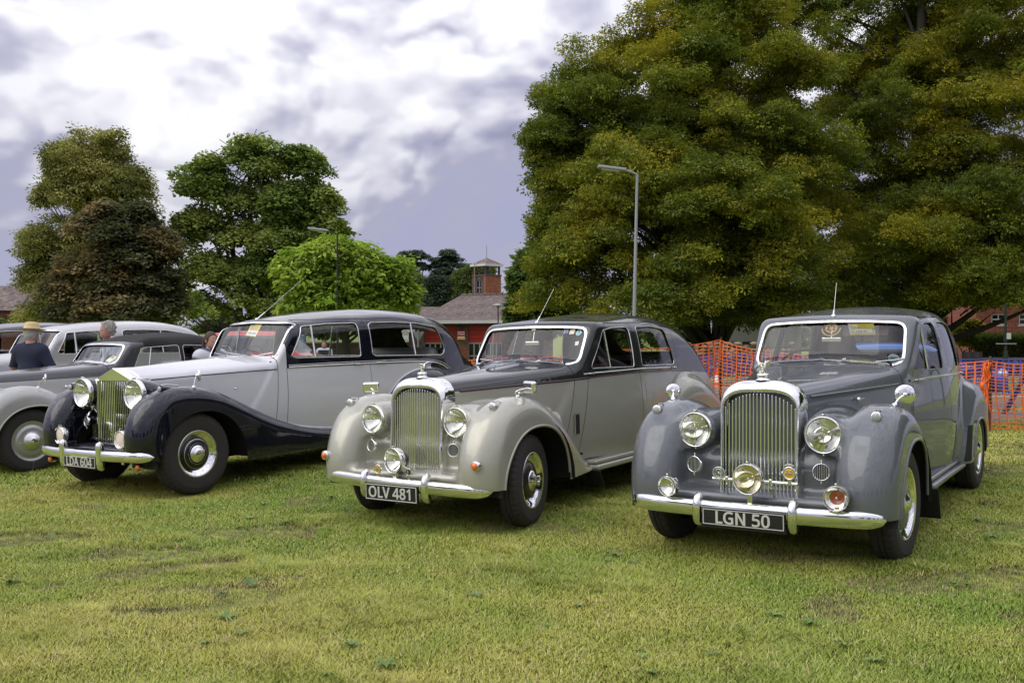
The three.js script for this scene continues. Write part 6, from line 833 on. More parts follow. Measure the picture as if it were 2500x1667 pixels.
// ------------------------------------------------------------ the two-tone saloon in the middle
{
  const CHAMP = paint(.40, .392, .318, .35, .36), DARK = paint(.016, .018, .015, .1, .3), MAROON = paint(.05, .008, .010);
  const { car, F } = roadside({ name: 'vintage_car', label: 'pale champagne vintage saloon with dark upper half and plate OLV 481', upper: DARK, lower: CHAMP, wheel: 'ring', wheelM: paint(.016, .013, .013), lineM: MAROON, steer: .21, wheelR: .352, rimR: .206, seatM: leather(.055, .018, .014), surround: .015 }, [-.5424, -7.989, -.6058, .0275, .004]);
  archedRadiator(car, F);
  for (const s of [1, -1]) { lamp(car, 'headlight', [s * .418, .806, .405], .103, [s * .02, 0, 1], { depth: .55 }); hornGrille(car, s * .412, .60, .44, .047); }
  wingSidelights(car, F, CHAMP);
  bumper(car, { half: .81, y: .346, z0: .635, z1: .57, h: .098, depth: .030 }).rotation.z = -.022;
  for (const s of [1, -1]) overrider(car, s * .302, .222, .448, .635, .060);
  numberPlate(car, 'OLV 481', -.018, .285, .668, .52, .132, WHITE, .086, .415, 0, false, -.012);
  part('plate_backing', [bx(.46, .12, .01, 0, .29, .645)], BLACK, car);
  lamp(car, 'fog_lamp', [-.040, .52, .60], .088, [-.10, 0, 1], { bar: false, ribbed: true, depth: .55, shell: { m: paint(.02, .02, .03), p: [[1.08, -.3], [1.0, -.7], [.7, -1.15], [.3, -1.35], [.001, -1.4]] } });
  part('lamp_bracket', [rbx(.04, .10, .03, .008, -.03, .40, .60)], CHROME, car);
  motoringBadge(car, -.172, .452, .64, .9); part('badge_stem', [bx(.016, .08, .006, -.172, .392, .636), bx(.016, .08, .006, .135, .392, .636)], CHROME_DULL, car);
  { const g = new THREE.Group(); g.name = 'club_badge'; g.position.set(.135, .448, .64); car.add(g); const e = letters('E', .022, .003); e.translate(0, 0, .005); part('badge_disc', [latheAt([[1e-4, .005], [.022, .004]], [0, 0, 0], [0, 0, 1], 24)], mat({ color: rgb(.012, .03, .022), roughness: .3 }), g); part('badge_ring', [new THREE.TorusGeometry(.025, .004, 6, 30), rbx(.05, .03, .005, .002, -.03, .02, 0, 0, -.5), rbx(.05, .03, .005, .002, .03, .02, 0, 0, .5)], CHROME_DULL, g); part('badge_letter', e, CHROME_DULL, g); }
  for (const [x, z] of [[.742, .535], [-.768, .52]]) { const q = onFront(F.all, Math.abs(x), .522); const g = new THREE.Group(); g.name = 'indicator_lamp'; g.position.set(x < 0 ? -q[0] : q[0], .522, q[2]); car.add(g); part('rim', latheAt([[.036, .0], [.038, .012], [.034, .034], [.029, .036]], [0, 0, 0], [0, 0, 1], 26), CHROME, g); part('lens', latheAt([[1e-4, .05], [.012, .048], [.024, .042], [.029, .03]], [0, 0, 0], [0, 0, 1], 22), AMBER, g); }
  { const b = onTop(F.all, .735, .05); squareMirror(car, b, [.81, b[1] + .068, -.02], .15, .095, -.42); squareMirror(car, [-b[0], b[1], b[2]], [-.79, b[1] + .05, .03], .14, .092, .55); }
  aerial(car, onFront(F.cabin, 0.0, 1.535, 0), [.03, 1.85, -1.62]);
  wiper(car, F.cabin, -.02, -.50, 1.172); wiper(car, F.cabin, .42, .02, 1.172);
  trimStrip(car, 'coach_moulding', F.all, [[.15, 1.017], [-.2, 1.023], [-.6, 1.03], [-1.0, 1.036], [-1.24, 1.044]], .009, MAROON);
  trimStrip(car, 'coach_moulding', F.all, [[-1.24, 1.046], [-1.6, 1.051], [-2.06, 1.053], [-2.5, 1.04], [-2.9, 1.024], [-3.3, .997]], .006, MAROON);
  trimStrip(car, 'waist_moulding', F.all, [[-1.17, 1.078], [-1.6, 1.083], [-2.06, 1.083], [-2.5, 1.07], [-2.85, 1.055]], .008, CHROME);
  doorHandle(car, F.all, -1.28, 1.082); doorHandle(car, F.all, -2.80, 1.06, -1);
  for (const s of [1, -1]) { const q = onSide(F.all, -1.04, .66); part('side_vent', [rbx(.02, .17, .055, .008, s * q[0], .66, -1.03, 0, 0, 0), ], BLACK, car); part('vent_frame', [bx(.012, .19, .006, s * (q[0] + .006), .66, -1.062), bx(.012, .19, .006, s * (q[0] + .006), .66, -.998)], CHROME_DULL, car); const c = onSide(F.all, -.45, .965); part('bonnet_catch', [tube([[s * (c[0] + .02), c[1], c[2] + .05], [s * (c[0] + .025), c[1], c[2] - .05]], .006), ball(.013, s * (c[0] + .01), c[1], c[2] + .045)], CHROME, car); part('mud_flap', rbx(.15, .16, .012, .004, s * .72, .20, -1.10, 0, 0, .5), BLACK, car); }
  const face = (x, y, w, h, m, nm, rz = 0) => { const q = onFront(F.cabin, x, y, -.016), g = new THREE.PlaneGeometry(w, h); g.rotateZ(rz); g.rotateX(-.6); g.translate(...q); part(nm, g, m, car); };
  face(.335, 1.455, .046, .05, print(.05, .05, (c, w, h) => { c.fillStyle = '#9a86c0'; c.fillRect(0, 0, w, h); c.fillStyle = '#3d9a5a'; c.fillRect(w * .3, 0, w * .4, h * .5); c.fillStyle = '#4a4aa8'; c.fillRect(w * .3, h * .5, w * .4, h * .5); }), 'sticker', .1);
  face(.395, 1.448, .05, .05, print(.05, .05, (c, w, h) => { c.fillStyle = '#e9e3c4'; c.fillRect(0, 0, w, h); c.fillStyle = '#d6a83a'; c.fillRect(w * .2, h * .15, w * .6, h * .6); c.fillStyle = '#fff'; c.fillRect(w * .35, h * .3, w * .3, h * .4); }), 'sticker', .1);
  { const q = onFront(F.cabin, .462, 1.437, -.014), g = new THREE.CircleGeometry(.03, 24); g.rotateX(-.6); g.translate(...q); part('sticker', g, print(.05, .05, (c, w, h) => { c.fillStyle = '#a9c3cc'; c.fillRect(0, 0, w, h); c.fillStyle = '#3c7fb0'; c.fillRect(w * .35, h * .1, w * .3, h * .3); c.fillRect(w * .2, h * .6, w * .6, h * .06); }), car); }
  face(.475, 1.345, .036, .04, WHITE, 'sticker', .15);
  const q = onFront(F.cabin, .0, 1.40, -.05); part('rear_view_mirror', [rbx(.15, .04, .02, .009, q[0] - .01, q[1] - .05, q[2]), cyl(.006, .006, [q[0], q[1] - .03, q[2]], [q[0], q[1] + .07, q[2] - .03]), rbx(.05, .02, .02, .006, q[0], q[1] + .07, q[2] - .02)], CHROME_DULL, car);
}
// ------------------------------------------------------------ the tall coach-built limousines
const WAIST = curve1([[-5.2, 1.02], [-4.2, 1.06], [-3.4, 1.095], [-2.5, 1.108], [-1.4, 1.118], [-.5, 1.10], [.3, 1.085]]);
function limoForm() {
  const W = curve1([[-5.15, .42], [-4.9, .50], [-4.6, .56], [-4.3, .63], [-3.9, .70], [-3.3, .755], [-2.5, .76], [-1.8, .69], [-1.4, .622], [-1.25, .592], [-.8, .50], [-.3, .405], [.12, .300], [.36, .27]]);
  const YR = curve1([[-5.2, .5], [-5.1, .75], [-4.97, .95], [-4.8, 1.10], [-4.63, 1.185], [-4.55, 1.25], [-4.42, 1.42], [-4.25, 1.575], [-4.0, 1.675], [-3.6, 1.743], [-3.0, 1.768], [-2.4, 1.752], [-1.8, 1.70], [-1.55, 1.662], [-1.2, 1.60]]);
  const YH = curve1([[-1.7, 1.30], [-1.25, 1.278], [-.5, 1.235], [.36, 1.185]]);
  const side = (x, y, z) => { const w = W(z), t = y < 1.1 ? .03 * (1 - ((y - .75) / .36) ** 2) : 0, c = y > 1.1 ? (.07 * (y - 1.1) + .16 * (y - 1.1) ** 2) * mix(.3, 1, sstep(-1.3, -2.2, z)) : 0; return x - (w + Math.max(t, -.02) * sstep(.2, -1, z) - c); };
  const zws = (x, y) => -1.24 - (y - 1.27) * .62 - .15 * x * x;
  const cabin = (X, y, z) => { const x = Math.abs(X), d = side(x, y, z), sl = (YR(z + .02) - YR(z - .02)) / .04, t = (y - (YR(z) - .10 * (x / .65) ** 2)) / Math.sqrt(1 + sl * sl); let f = smax(d, t, .15); f = smax(f, (z - zws(x, y)) * .85, .035); return smax(f, .36 - y, .05); };
  const hood = (X, y, z) => { const x = Math.abs(X), w = W(z); let f = smax(side(x, y, z) * .97, (y - (YH(z) - .092 * Math.pow(x / w, 1.7))) * .95, .07); f = smax(f, z - .20, .02); return smax(f, -1.6 - z, .05); };
  const wingP = sdPoly(outline([[.60, .37], [.625, .50], [.612, .66], [.555, .81], [.45, .925], [.30, .995], [.12, 1.018], [-.06, 1.006], [-.28, .955], [-.50, .865], [-.78, .735], [-1.10, .595], [-1.45, .485], [-1.9, .42], [-2.4, .40], [-2.62, .43], [-2.8, .36], [-2.8, .12], [-1.5, .02], [-.4, .0], [.4, .1]], 150));
  const wing = (X, y, z) => { const x = Math.abs(X), xc = .715 - .02 * sstep(-.3, -1.4, z) - .04 * sstep(.3, .65, z), w = .185 - .02 * sstep(-.4, -1.4, z) - .01 * sstep(.4, .62, z); return rmax(wingP(z, y), Math.abs(x - xc) - w, mix(.155, .09, sstep(-.7, -1.5, z))); };
  const rearP = sdPoly(outline([[-2.5, .30], [-2.62, .50], [-2.76, .72], [-2.98, .90], [-3.25, .99], [-3.5, 1.01], [-3.8, .97], [-4.15, .84], [-4.5, .63], [-4.72, .42], [-4.75, .32], [-4.4, .12], [-3, .1]], 110));
  const rear = (X, y, z) => rmax(rearP(z, y), Math.abs(Math.abs(X) - .71 + .05 * sstep(-3.5, -4.7, z)) - .175, .15);
  const apron = (X, y, z) => rmax(rmax(Math.abs(X) - .68, Math.abs(y - .43) - .03, .02), Math.abs(z - .28) - .25, .03);
  const inner = (X, y, z) => rmax(rmax(Math.abs(Math.abs(X) - .44) - .2, y - .70, .1), rmax(Math.max(z - .18, -.8 - z), .36 - y, .03), .05);
  const tub = (x, y, z) => smin(cabin(x, y, z), hood(x, y, z), .002 + .07 * sstep(-1.5, -1.2, z) * sstep(.64, .52, Math.abs(x))), front = (x, y, z) => smin(smin(wing(x, y, z), inner(x, y, z), .16), apron(x, y, z), .05);
  return { W, tub, front, rear, cabin, hood, wing, zws, all: (x, y, z) => smin(smin(tub(x, y, z), front(x, y, z), .03), rear(x, y, z), .03) };
}
function limo(spec) {
  const F = limoForm(), car = thing(spec.name, spec.label, 'car'), cell = spec.cell ?? .018, { upper: up, lower: low, wingM: wm } = spec, far = spec.far;
  let M = meshSDF(F.all, [-cell, .2, -5.3], [.98, 1.86, .78], cell); M = clip(M, x => x); M = clip(M, (x, y, z) => y - (z > -2.6 && z < .62 ? mix(.255, .36, sstep(-.2, .5, z)) : .30));
  const sup = (z, y, zc, yc, a, b, n) => Math.pow(Math.pow(Math.abs(z - zc) / a, n) + Math.pow(Math.max(Math.abs(y - yc), 1e-6) / b, n), 1 / n) - 1;
  const aF = (x, y, z) => x > .5 && z > -1 && z < .62 ? sup(z, y, -.06, .28, .50, .495, 2.1) : 1, aR = (x, y, z) => x > .56 && z < -2.7 ? sup(z, y, -3.38, .28, .44, .40, 2.2) : 1;
  M = clip(clip(M, (x, y, z) => aF(x, y, z)), (x, y, z) => aR(x, y, z));
  const [FW, R0] = split(M, (x, y, z) => z > -2.85 && y < 1.08 ? F.tub(x, y, z) - F.front(x, y, z) : -1), [RW, BODY] = split(R0, (x, y, z) => z < -2.2 && y < 1.08 ? F.tub(x, y, z) - F.rear(x, y, z) : -1);
  for (const s of [1, -1]) { part('front_wing', geo(FW, { side: s }), wm, car); part('rear_wing', geo(RW, { side: s }), wm, car); }
  const gap = .003, cutGap = (A, g) => [clip(A, (...a) => g(...a) - gap), clip(A, (...a) => -g(...a) - gap)];
  const roundP = (p, r) => sdPoly(roundCorners(p, r));
  const fw = roundP([[-1.42, 1.228], [-1.605, 1.565], [-1.95, 1.588], [-2.385, 1.592], [-2.37, 1.205]], [.03, .06, .1, .05, .03]);
  const rw = roundP([[-2.565, 1.205], [-2.565, 1.592], [-3.0, 1.595], [-3.45, 1.575], [-3.86, 1.52], [-3.99, 1.24], [-3.93, 1.165]], [.03, .06, .1, .3, .10, .09, .07]);
  const screen = roundP([[-.552, 1.240], [0, 1.275], [.552, 1.240], [.556, 1.600], [0, 1.616], [-.556, 1.600]], [.06, .6, .06, .06, .6, .06]), back = roundP([[-.42, 1.24], [.42, 1.24], [.38, 1.50], [-.38, 1.50]], .11);
  const sg = (x, y, z, d) => (x > .4 && y > 1.12 ? d : 1);
  const wins = [['side_window', (x, y, z) => sg(x, y, z, fw(z, y))], ['side_window', (x, y, z) => sg(x, y, z, rw(z, y))], ['windscreen', (x, y, z) => (z > -1.8 && z < -1.05 && y > 1.18 && z > F.zws(Math.abs(x), y) - .05 ? screen(x, y) : 1)], ['rear_window', (x, y, z) => (z < -4.0 ? back(x, y) : 1)]];
  let [BON, CAB] = cutGap(BODY, (x, y, z) => z + 1.14 + .11 * sstep(0, .5, Math.abs(x)) + .1 * Math.min(y - 1.1, 0));
  const zA = y => y < 1.12 ? -1.36 + .05 * (1.12 - y) : -1.36 - (y - 1.12) * .50, door = (a, b) => (x, y, z) => Math.min(a(y) - z, z - b(y), 1.64 - .05 * sstep(-3.0, -3.6, z) - y, y - .37, x - .36);
  const zB = () => -2.50, zC = y => -3.50;
  const CLEAN = CAB; let RD = null, FD = null;
  if (!far) { [FD, CAB] = cutGap(CAB, door(zA, zB)); [RD, CAB] = cutGap(CAB, door(zB, zC)); }
  const open = A => { for (const [, w] of wins) A = clip(A, (x, y, z) => w(x, y, z)); return A; };
  // upper colour: above the waist behind the screen pillars, and all of the tail behind a rounded tip
  const tip = sdPoly(roundCorners([[-1.0, 1.6], [-1.0, .2], [-3.62, .2], [-3.62, 1.085], [-2.5, 1.108], [-1.36, 1.118], [-1.36, 1.6]], [0, 0, 0, .07, 0, 0, 0]));
  const lowSide = (x, y, z) => (x < .3 && z > F.zws(x, y) - .2 ? (z > -1.36 ? 1 : -1) : 1) * -tip(z, y);
  const halves = (names, A, both) => { const [l, u] = up === low ? [A, null] : split(A, (x, y, z) => z > -1.30 ? 1 : (z > F.zws(x, y) - .02 && y < 1.26 && x < .50 ? 1 : -tip(z, y))); const emit = (n, Q, m) => { if (!Q || !Q.t.length) return; if (both) part(n, geo(Q, { both: true }), m, car); else for (const s of [1, -1]) part(n, geo(Q, { side: s }), m, car); }; emit(names[0], l, low); emit(names[1], u, up); };
  halves(['bonnet', 'bonnet'], BON, true); if (FD) { halves(['front_door', 'window_frame'], open(FD), false); halves(['rear_door', 'window_frame'], open(RD), false); }
  halves(['scuttle', far ? 'body_shell' : 'roof_panel'], open(CAB), true);
  for (const [n, w] of wins) { const G = clip(CLEAN, (x, y, z) => .006 - w(x, y, z)); if (!G.t.length) continue; if (n === 'side_window') for (const s of [1, -1]) part(n, geo(G, { side: s, push: -.014 }), GLASS, car); else part(n, geo(G, { both: true, push: -.012 }), GLASS, car); }
  const ring = (o, c, on, r, out) => { const pts = []; for (let i = 0; i < 96; i++) { const a = i / 96 * Math.PI * 2, dx = Math.cos(a), dy = Math.sin(a); let t = 0; for (let k = 0; k < 120; k++) { const v = o(c[0] + dx * t, c[1] + dy * t); if (v > -1e-4) break; t += Math.max(-v * .8, .0015); } pts.push(on(c[0] + dx * t, c[1] + dy * t, out)); } return tube(pts, r, true, 240, 6); };
  { const Q = clip(clip(CLEAN, (x, y, z) => wins[2][1](x, y, z) + .004), (x, y, z) => .013 - wins[2][1](x, y, z)); part('windscreen_frame', [geo(Q, { both: true, push: .006 }), ring(screen, [0, 1.44], (x, y, o) => onFront(F.cabin, x, y, o), .007, .006)], CHROME, car); }
  for (const s of [1, -1]) for (const o of [fw, rw]) part('window_trim', ring(o, o === fw ? [-2.0, 1.4] : [-3.2, 1.4], (z, y, out) => { const q = onSide(F.cabin, z, y, out); q[0] *= s; return q; }, .007, -.003), CHROME_DULL, car);
  for (const s of [1, -1]) for (const [z0, y0, z1, y1] of [[-1.73, 1.225, -1.745, 1.575], [-3.335, 1.185, -3.335, 1.575]]) { const a = onSide(F.cabin, z0, y0, -.004), b = onSide(F.cabin, z1, y1, -.004); a[0] *= s; b[0] *= s; part('quarter_light_bar', cyl(.012, .012, a, b), CHROME, car); }
  let I = meshSDF((x, y, z) => F.tub(x, y, z) + .022, [-.04, .3, -5.3], [.98, 1.86, .3], .04); I = clip(I, x => x + .001); for (const [, w] of wins) I = clip(I, (x, y, z) => w(x, y, z) - .012);
  part('interior_lining', geo(I, { both: true }), LINER, car);
  part('firewall', [bx(1.1, .70, .02, 0, .85, -1.2), bx(1.3, .02, 2.8, 0, .45, -2.6), bx(1.3, .45, .02, 0, .9, -4.0)], LINER, car);
  part('dashboard', [rbx(1.12, .14, .10, .03, 0, 1.14, -1.36)], WOOD, car);
  seats(car, spec.seatM, { zf: -2.25, zr: -3.85, hw: .60, yf: 1.22, yr: 1.27, split: false });
  steeringWheel(car, -.33, 1.16, -1.66);
  for (const s of [1, -1]) for (const [zc, a] of [[-.06, .53], [-3.38, .46]]) { const rows = []; for (let i = 0; i <= 16; i++) { const t = i / 16 * Math.PI; rows.push([.88, .75, .5].map(x => [s * x, .28 + Math.sin(t) * a, zc + Math.cos(t) * a])); } part('wheel_well', [loft(s > 0 ? rows : rows.map(r => r.slice().reverse())), bx(.02, .5, .7, s * .5, .5, zc - .13)], BLACK, car); }
  part('underbody', [bx(1.1, .03, 4.6, 0, .33, -2.3), cyl(.05, .05, [-.6, .33, 0], [.6, .33, 0]), bx(.12, .12, .9, .3, .30, -.4), bx(.12, .12, .9, -.3, .30, -.4), rbx(.3, .10, .12, .03, .62, .30, .30)], BLACK, car);
  for (const [x, z] of [[.765, 0], [-.765, 0], [.765, -3.38], [-.765, -3.38]]) wheel(car, x, z, .388, .20, .215, spec.wheel ?? 'ring', spec.wheelM, z === 0 ? spec.steer ?? 0 : 0);
  return { car, F };
}
function gabledRadiator(car) { // upright shutters under a pediment
  const g = new THREE.Group(); g.name = 'radiator'; car.add(g); const w = .288, z0 = .10, z1 = .315, yb = .46, ys = 1.078, yp = 1.197;
  const ped = new THREE.Shape([[-w, ys], [w, ys], [w, ys + .012], [0, yp], [-w, ys + .012]].map(p => new THREE.Vector2(...p))); const e = new THREE.ExtrudeGeometry(ped, { depth: z1 - z0 - .004, bevelEnabled: true, bevelSize: .003, bevelThickness: .003, bevelSegments: 1 }); e.translate(0, 0, z0);
  part('radiator_shell', [e, rbx(.022, ys - yb, z1 - z0, .004, -w + .011, (ys + yb) / 2, (z0 + z1) / 2), rbx(.022, ys - yb, z1 - z0, .004, w - .011, (ys + yb) / 2, (z0 + z1) / 2), rbx(w * 2, .022, z1 - z0, .004, 0, yb - .008, (z0 + z1) / 2)], CHROME, g);
  const N = 18; for (let i = 0; i < N; i++) { const x = -.252 + .504 * i / (N - 1), b = rbx(.0135, ys - yb - .012, .016, .003); b.rotateY(x < 0 ? .05 : -.22); b.translate(x, (ys + yb) / 2, z1 - .028); part('shutter_blade', b, CHROME, g); }
  part('radiator_core', bx(.53, ys - yb, .01, 0, (ys + yb) / 2, .24), BLACK, g);
}
{
  const SILVER = paint(.66, .66, .67, .2, .38), NAVY = paint(.0045, .005, .012, 0, .25);
  const { car, F } = limo({ name: 'vintage_car', label: 'long silver limousine with navy wings and roof, gabled radiator and plate LDA 604', upper: NAVY, lower: SILVER, wingM: NAVY, wheelM: paint(.008, .008, .012), seatM: leather(.20, .20, .18) });
  placeCar(car, -3.712, -9.924, -.6113, .0265, .004);
  gabledRadiator(car);
  for (const s of [1, -1]) {
    lamp(car, 'headlight', [s * .425, .957, .37], .132, [s * .02, 0, 1], { bar: true, depth: .55, shell: { m: NAVY, p: [[1.10, -.28], [1.06, -.6], [.96, -1.1], [.78, -1.7], [.5, -2.25], [.2, -2.6], [.001, -2.68]] } });
    part('lamp_bracket', [tube([[s * .30, .70, .22], [s * .38, .76, .25], [s * .42, .82, .26]], .016), tube([[s * .52, .80, .20], [s * .46, .80, .24], [s * .42, .84, .25]], .02), ball(.04, s * .425, .82, .26)], CHROME, car);
    hornGrille(car, s * .405, .675, .35, .052); part('horn_stalk', tube([[s * .40, .72, .34], [s * .41, .78, .30], [s * .44, .80, .22]], .010), CHROME, car);
    lamp(car, 'fog_lamp', [s * .50, .555, .575], .078, [s * .02, 0, 1], { tint: mat({ color: rgb(.86, .72, .62), roughness: .12, clearcoat: 1, metalness: .0 }), bar: false, depth: .4, shell: { m: NAVY, p: [[1.08, -.35], [1.0, -.7], [.6, -1.1], [.001, -1.2]] } });
    part('lamp_bracket', [rbx(.035, .16, .02, .005, s * .50, .40, .56)], CHROME, car);
    overrider(car, s * .30, .262, .535, .65, .064, .035);
    { const q = onTop(F.all, .735, .30); const g = new THREE.Group(); g.name = 'side_lamp'; g.position.set(s * .735, q[1] + .012, .30); car.add(g); part('lamp_body', latheAt([[1e-4, -.28], [.014, -.22], [.024, -.12], [.028, -.04], [.029, 0]], [0, 0, .01], [0, .10, 1], 24), NAVY, g); part('lens', ball(.026, 0, 0, .016, 1, 1, .5), FROST, g); part('lamp_strip', tube([[0, .034, .005], [0, .036, -.07], [0, .020, -.19]], .006), CHROME, g); }
    const g = new THREE.Group(); g.name = 'indicator_lamp'; g.position.set(s * .72, .305, .555); car.add(g); part('lamp_body', latheAt([[1e-4, -.07], [.02, -.06], [.03, -.03], [.032, 0]], [0, 0, 0], [0, 0, 1], 20), CHROME, g); part('lens', ball(.028, 0, 0, .004, 1, 1, .8), AMBER, g);
  }
  bumper(car, { half: .90, y: .402, z0: .66, z1: .55, h: .100, depth: .036, wrap: .04 });
  numberPlate(car, 'LDA 604', 0, .338, .688, .53, .114, WHITE, .084, .42, 0, false);
  part('plate_backing', rbx(.56, .13, .02, .006, 0, .337, .672), BLACK, car);
  { const r = []; for (let i = 0; i < 14; i++) r.push(rbx(.006, .012, .12, .002, -.32 + i * .05, .466, .44)); part('apron_ribs', [...r, rbx(.9, .012, .15, .004, 0, .46, .44)], NAVY, car); }
  { const b = onTop(F.all, .745, -.06); roundMirror(car, b, [.755, b[1] + .105, -.09], .055, [.35, .05, -1]); }
  aerial(car, onFront(F.cabin, -.02, 1.655, 0), [.16, 2.10, -2.03]);
  wiper(car, F.cabin, -.12, -.46, 1.25); wiper(car, F.cabin, .10, -.22, 1.256); wiper(car, F.cabin, .30, .50, 1.25);
  for (const s of [1, -1]) {
    const line = (n, pts, r, m, o = .003) => part(n, tube(pts.map(([z, y]) => { const q = onSide(F.all, z, y, o); q[0] *= s; return q; }), r, false, 90, 8), m, car);
    line('waist_moulding', [[-1.38, 1.128], [-2.0, 1.128], [-2.5, 1.122], [-3.1, 1.112], [-3.6, 1.09], [-3.85, 1.05], [-4.0, .985]], .010, CHROME);
    line('coach_line', [[-1.38, 1.150], [-2.0, 1.152], [-2.5, 1.147], [-3.1, 1.138], [-3.62, 1.115], [-3.9, 1.068], [-4.08, .98]], .004, SILVER);
    line('bonnet_line', [[.10, 1.078], [-.4, 1.096], [-.9, 1.108], [-1.24, 1.114]], .005, NAVY);
    for (const [z, d] of [[-2.38, 1], [-2.62, -1]]) { const q = onSide(F.all, z, 1.125, .014), e = onSide(F.all, z + .13 * d, 1.125, .02); q[0] *= s; e[0] *= s; part('door_handle', [tube([[q[0] - s * .014, q[1], q[2]], q, [(q[0] + e[0]) / 2 + s * .012, q[1], (q[2] + e[2]) / 2], e], .008)], CHROME, car); }
    for (const [z, y] of [[-.02, .99], [-.18, .985], [-.75, .94]]) { const q = onSide(F.tub, z, y, .004); q[0] *= s; part('bonnet_stud', ball(.010, ...q, 1, 1, 1, 8), CHROME, car); }
  }
  { const q = onFront(F.cabin, .02, 1.545, -.02), g = new THREE.PlaneGeometry(.18, .17); g.rotateZ(-.1); g.rotateX(-.55); g.translate(...q); part('show_card', g, print(.18, .17, (c, w, h) => { c.fillStyle = '#d8c65c'; c.fillRect(0, 0, w, h); c.fillStyle = '#7e8fb0'; c.fillRect(w * .08, h * .06, w * .35, h * .16); c.fillStyle = '#cbb07a'; c.fillRect(w * .1, h * .26, w * .8, h * .24); c.fillStyle = '#efebdc'; c.fillRect(w * .06, h * .58, w * .88, h * .36); c.fillStyle = '#333a66'; c.font = 'italic bold 50px sans-serif'; c.fillText('LDA 604', w * .12, h * .85); }), car); }
}
// drophead with a black canvas top, behind and to the left
{
  const PALE = paint(.42, .42, .39, .4, .38), SLATE = paint(.06, .06, .062, .3, .35), CANVAS = mat({ color: rgb(.022, .021, .020), roughness: .95 });
  const { car, F } = saloon({ name: 'vintage_car', label: 'pale grey drophead with black canvas top and dark grey bonnet at the far left', soft: true, upper: SLATE, lower: PALE, canvas: CANVAS, cell: .02, wheel: 'cover', wheelM: mat({ color: rgb(.42, .42, .40), metalness: .6, roughness: .35, clearcoat: .6 }), seatM: leather(.03, .02, .02), surround: .016 });
  placeCar(car, -6.08, -11.76, -.70);
  archedRadiator(car, F); bumper(car, { half: .81, y: .352, z0: .635, z1: .57, h: .098, depth: .030 }); wingSidelights(car, F, PALE);
  for (const s of [1, -1]) { lamp(car, 'headlight', [s * .405, .806, .405], .103); const c = onSide(F.all, -.62, .93); part('bonnet_catch', [tube([[s * (c[0] + .02), c[1], c[2] + .06], [s * (c[0] + .025), c[1] + .006, c[2] - .08]], .007), ball(.015, s * (c[0] + .01), c[1], c[2] + .055)], CHROME, car); }
  { const b = onTop(F.all, .735, -.12); roundMirror(car, b, [.80, b[1] + .10, -.16], .052, [.35, 0, -1]); }
  trimStrip(car, 'swage_moulding', F.all, [[.145, 1.017], [-.4, 1.027], [-1.0, 1.036]], .006, SLATE);
  wiper(car, F.cabin, -.1, -.45, 1.172); wiper(car, F.cabin, .3, -.05, 1.172);
  { const q = onFront(F.cabin, .36, 1.235, -.05), g = new THREE.PlaneGeometry(.17, .12); g.rotateZ(-.25); g.rotateX(-.9); g.translate(...q); part('show_card', g, print(.17, .12, (c, w, h) => { c.fillStyle = '#dccf78'; c.fillRect(0, 0, w, h); c.fillStyle = '#f2efe2'; c.fillRect(w * .1, h * .5, w * .8, h * .4); c.fillStyle = '#8fa0c0'; c.fillRect(w * .1, h * .08, w * .5, h * .3); }), car); }
}
// silver limousine behind it, and the roof of a black one beyond
{
  const S2 = paint(.46, .46, .46, .35, .36), K2 = paint(.012, .012, .013, 0, .3);
  const a = limo({ name: 'vintage_car', label: 'all silver limousine behind the canvas topped drophead', upper: S2, lower: S2, wingM: S2, wheelM: S2, seatM: leather(.05, .05, .05), cell: .03, far: true }); placeCar(a.car, -8.65, -15.2, -.60); gabledRadiator(a.car);
  for (const s of [1, -1]) for (const [z, d] of [[-2.38, 1], [-2.62, -1]]) { const q = onSide(a.F.all, z, 1.10, .012), e = onSide(a.F.all, z + .13 * d, 1.10, .018); q[0] *= s; e[0] *= s; part('door_handle', tube([q, [(q[0] + e[0]) / 2 + s * .012, q[1], (q[2] + e[2]) / 2], e], .010), CHROME, a.car); }
  const b = limo({ name: 'vintage_car', label: 'black limousine of which only the roof shows at the left edge', upper: K2, lower: K2, wingM: K2, wheelM: K2, seatM: leather(.05, .05, .05), cell: .04, far: true }); placeCar(b.car, -11.4, -18.0, -.60);
}
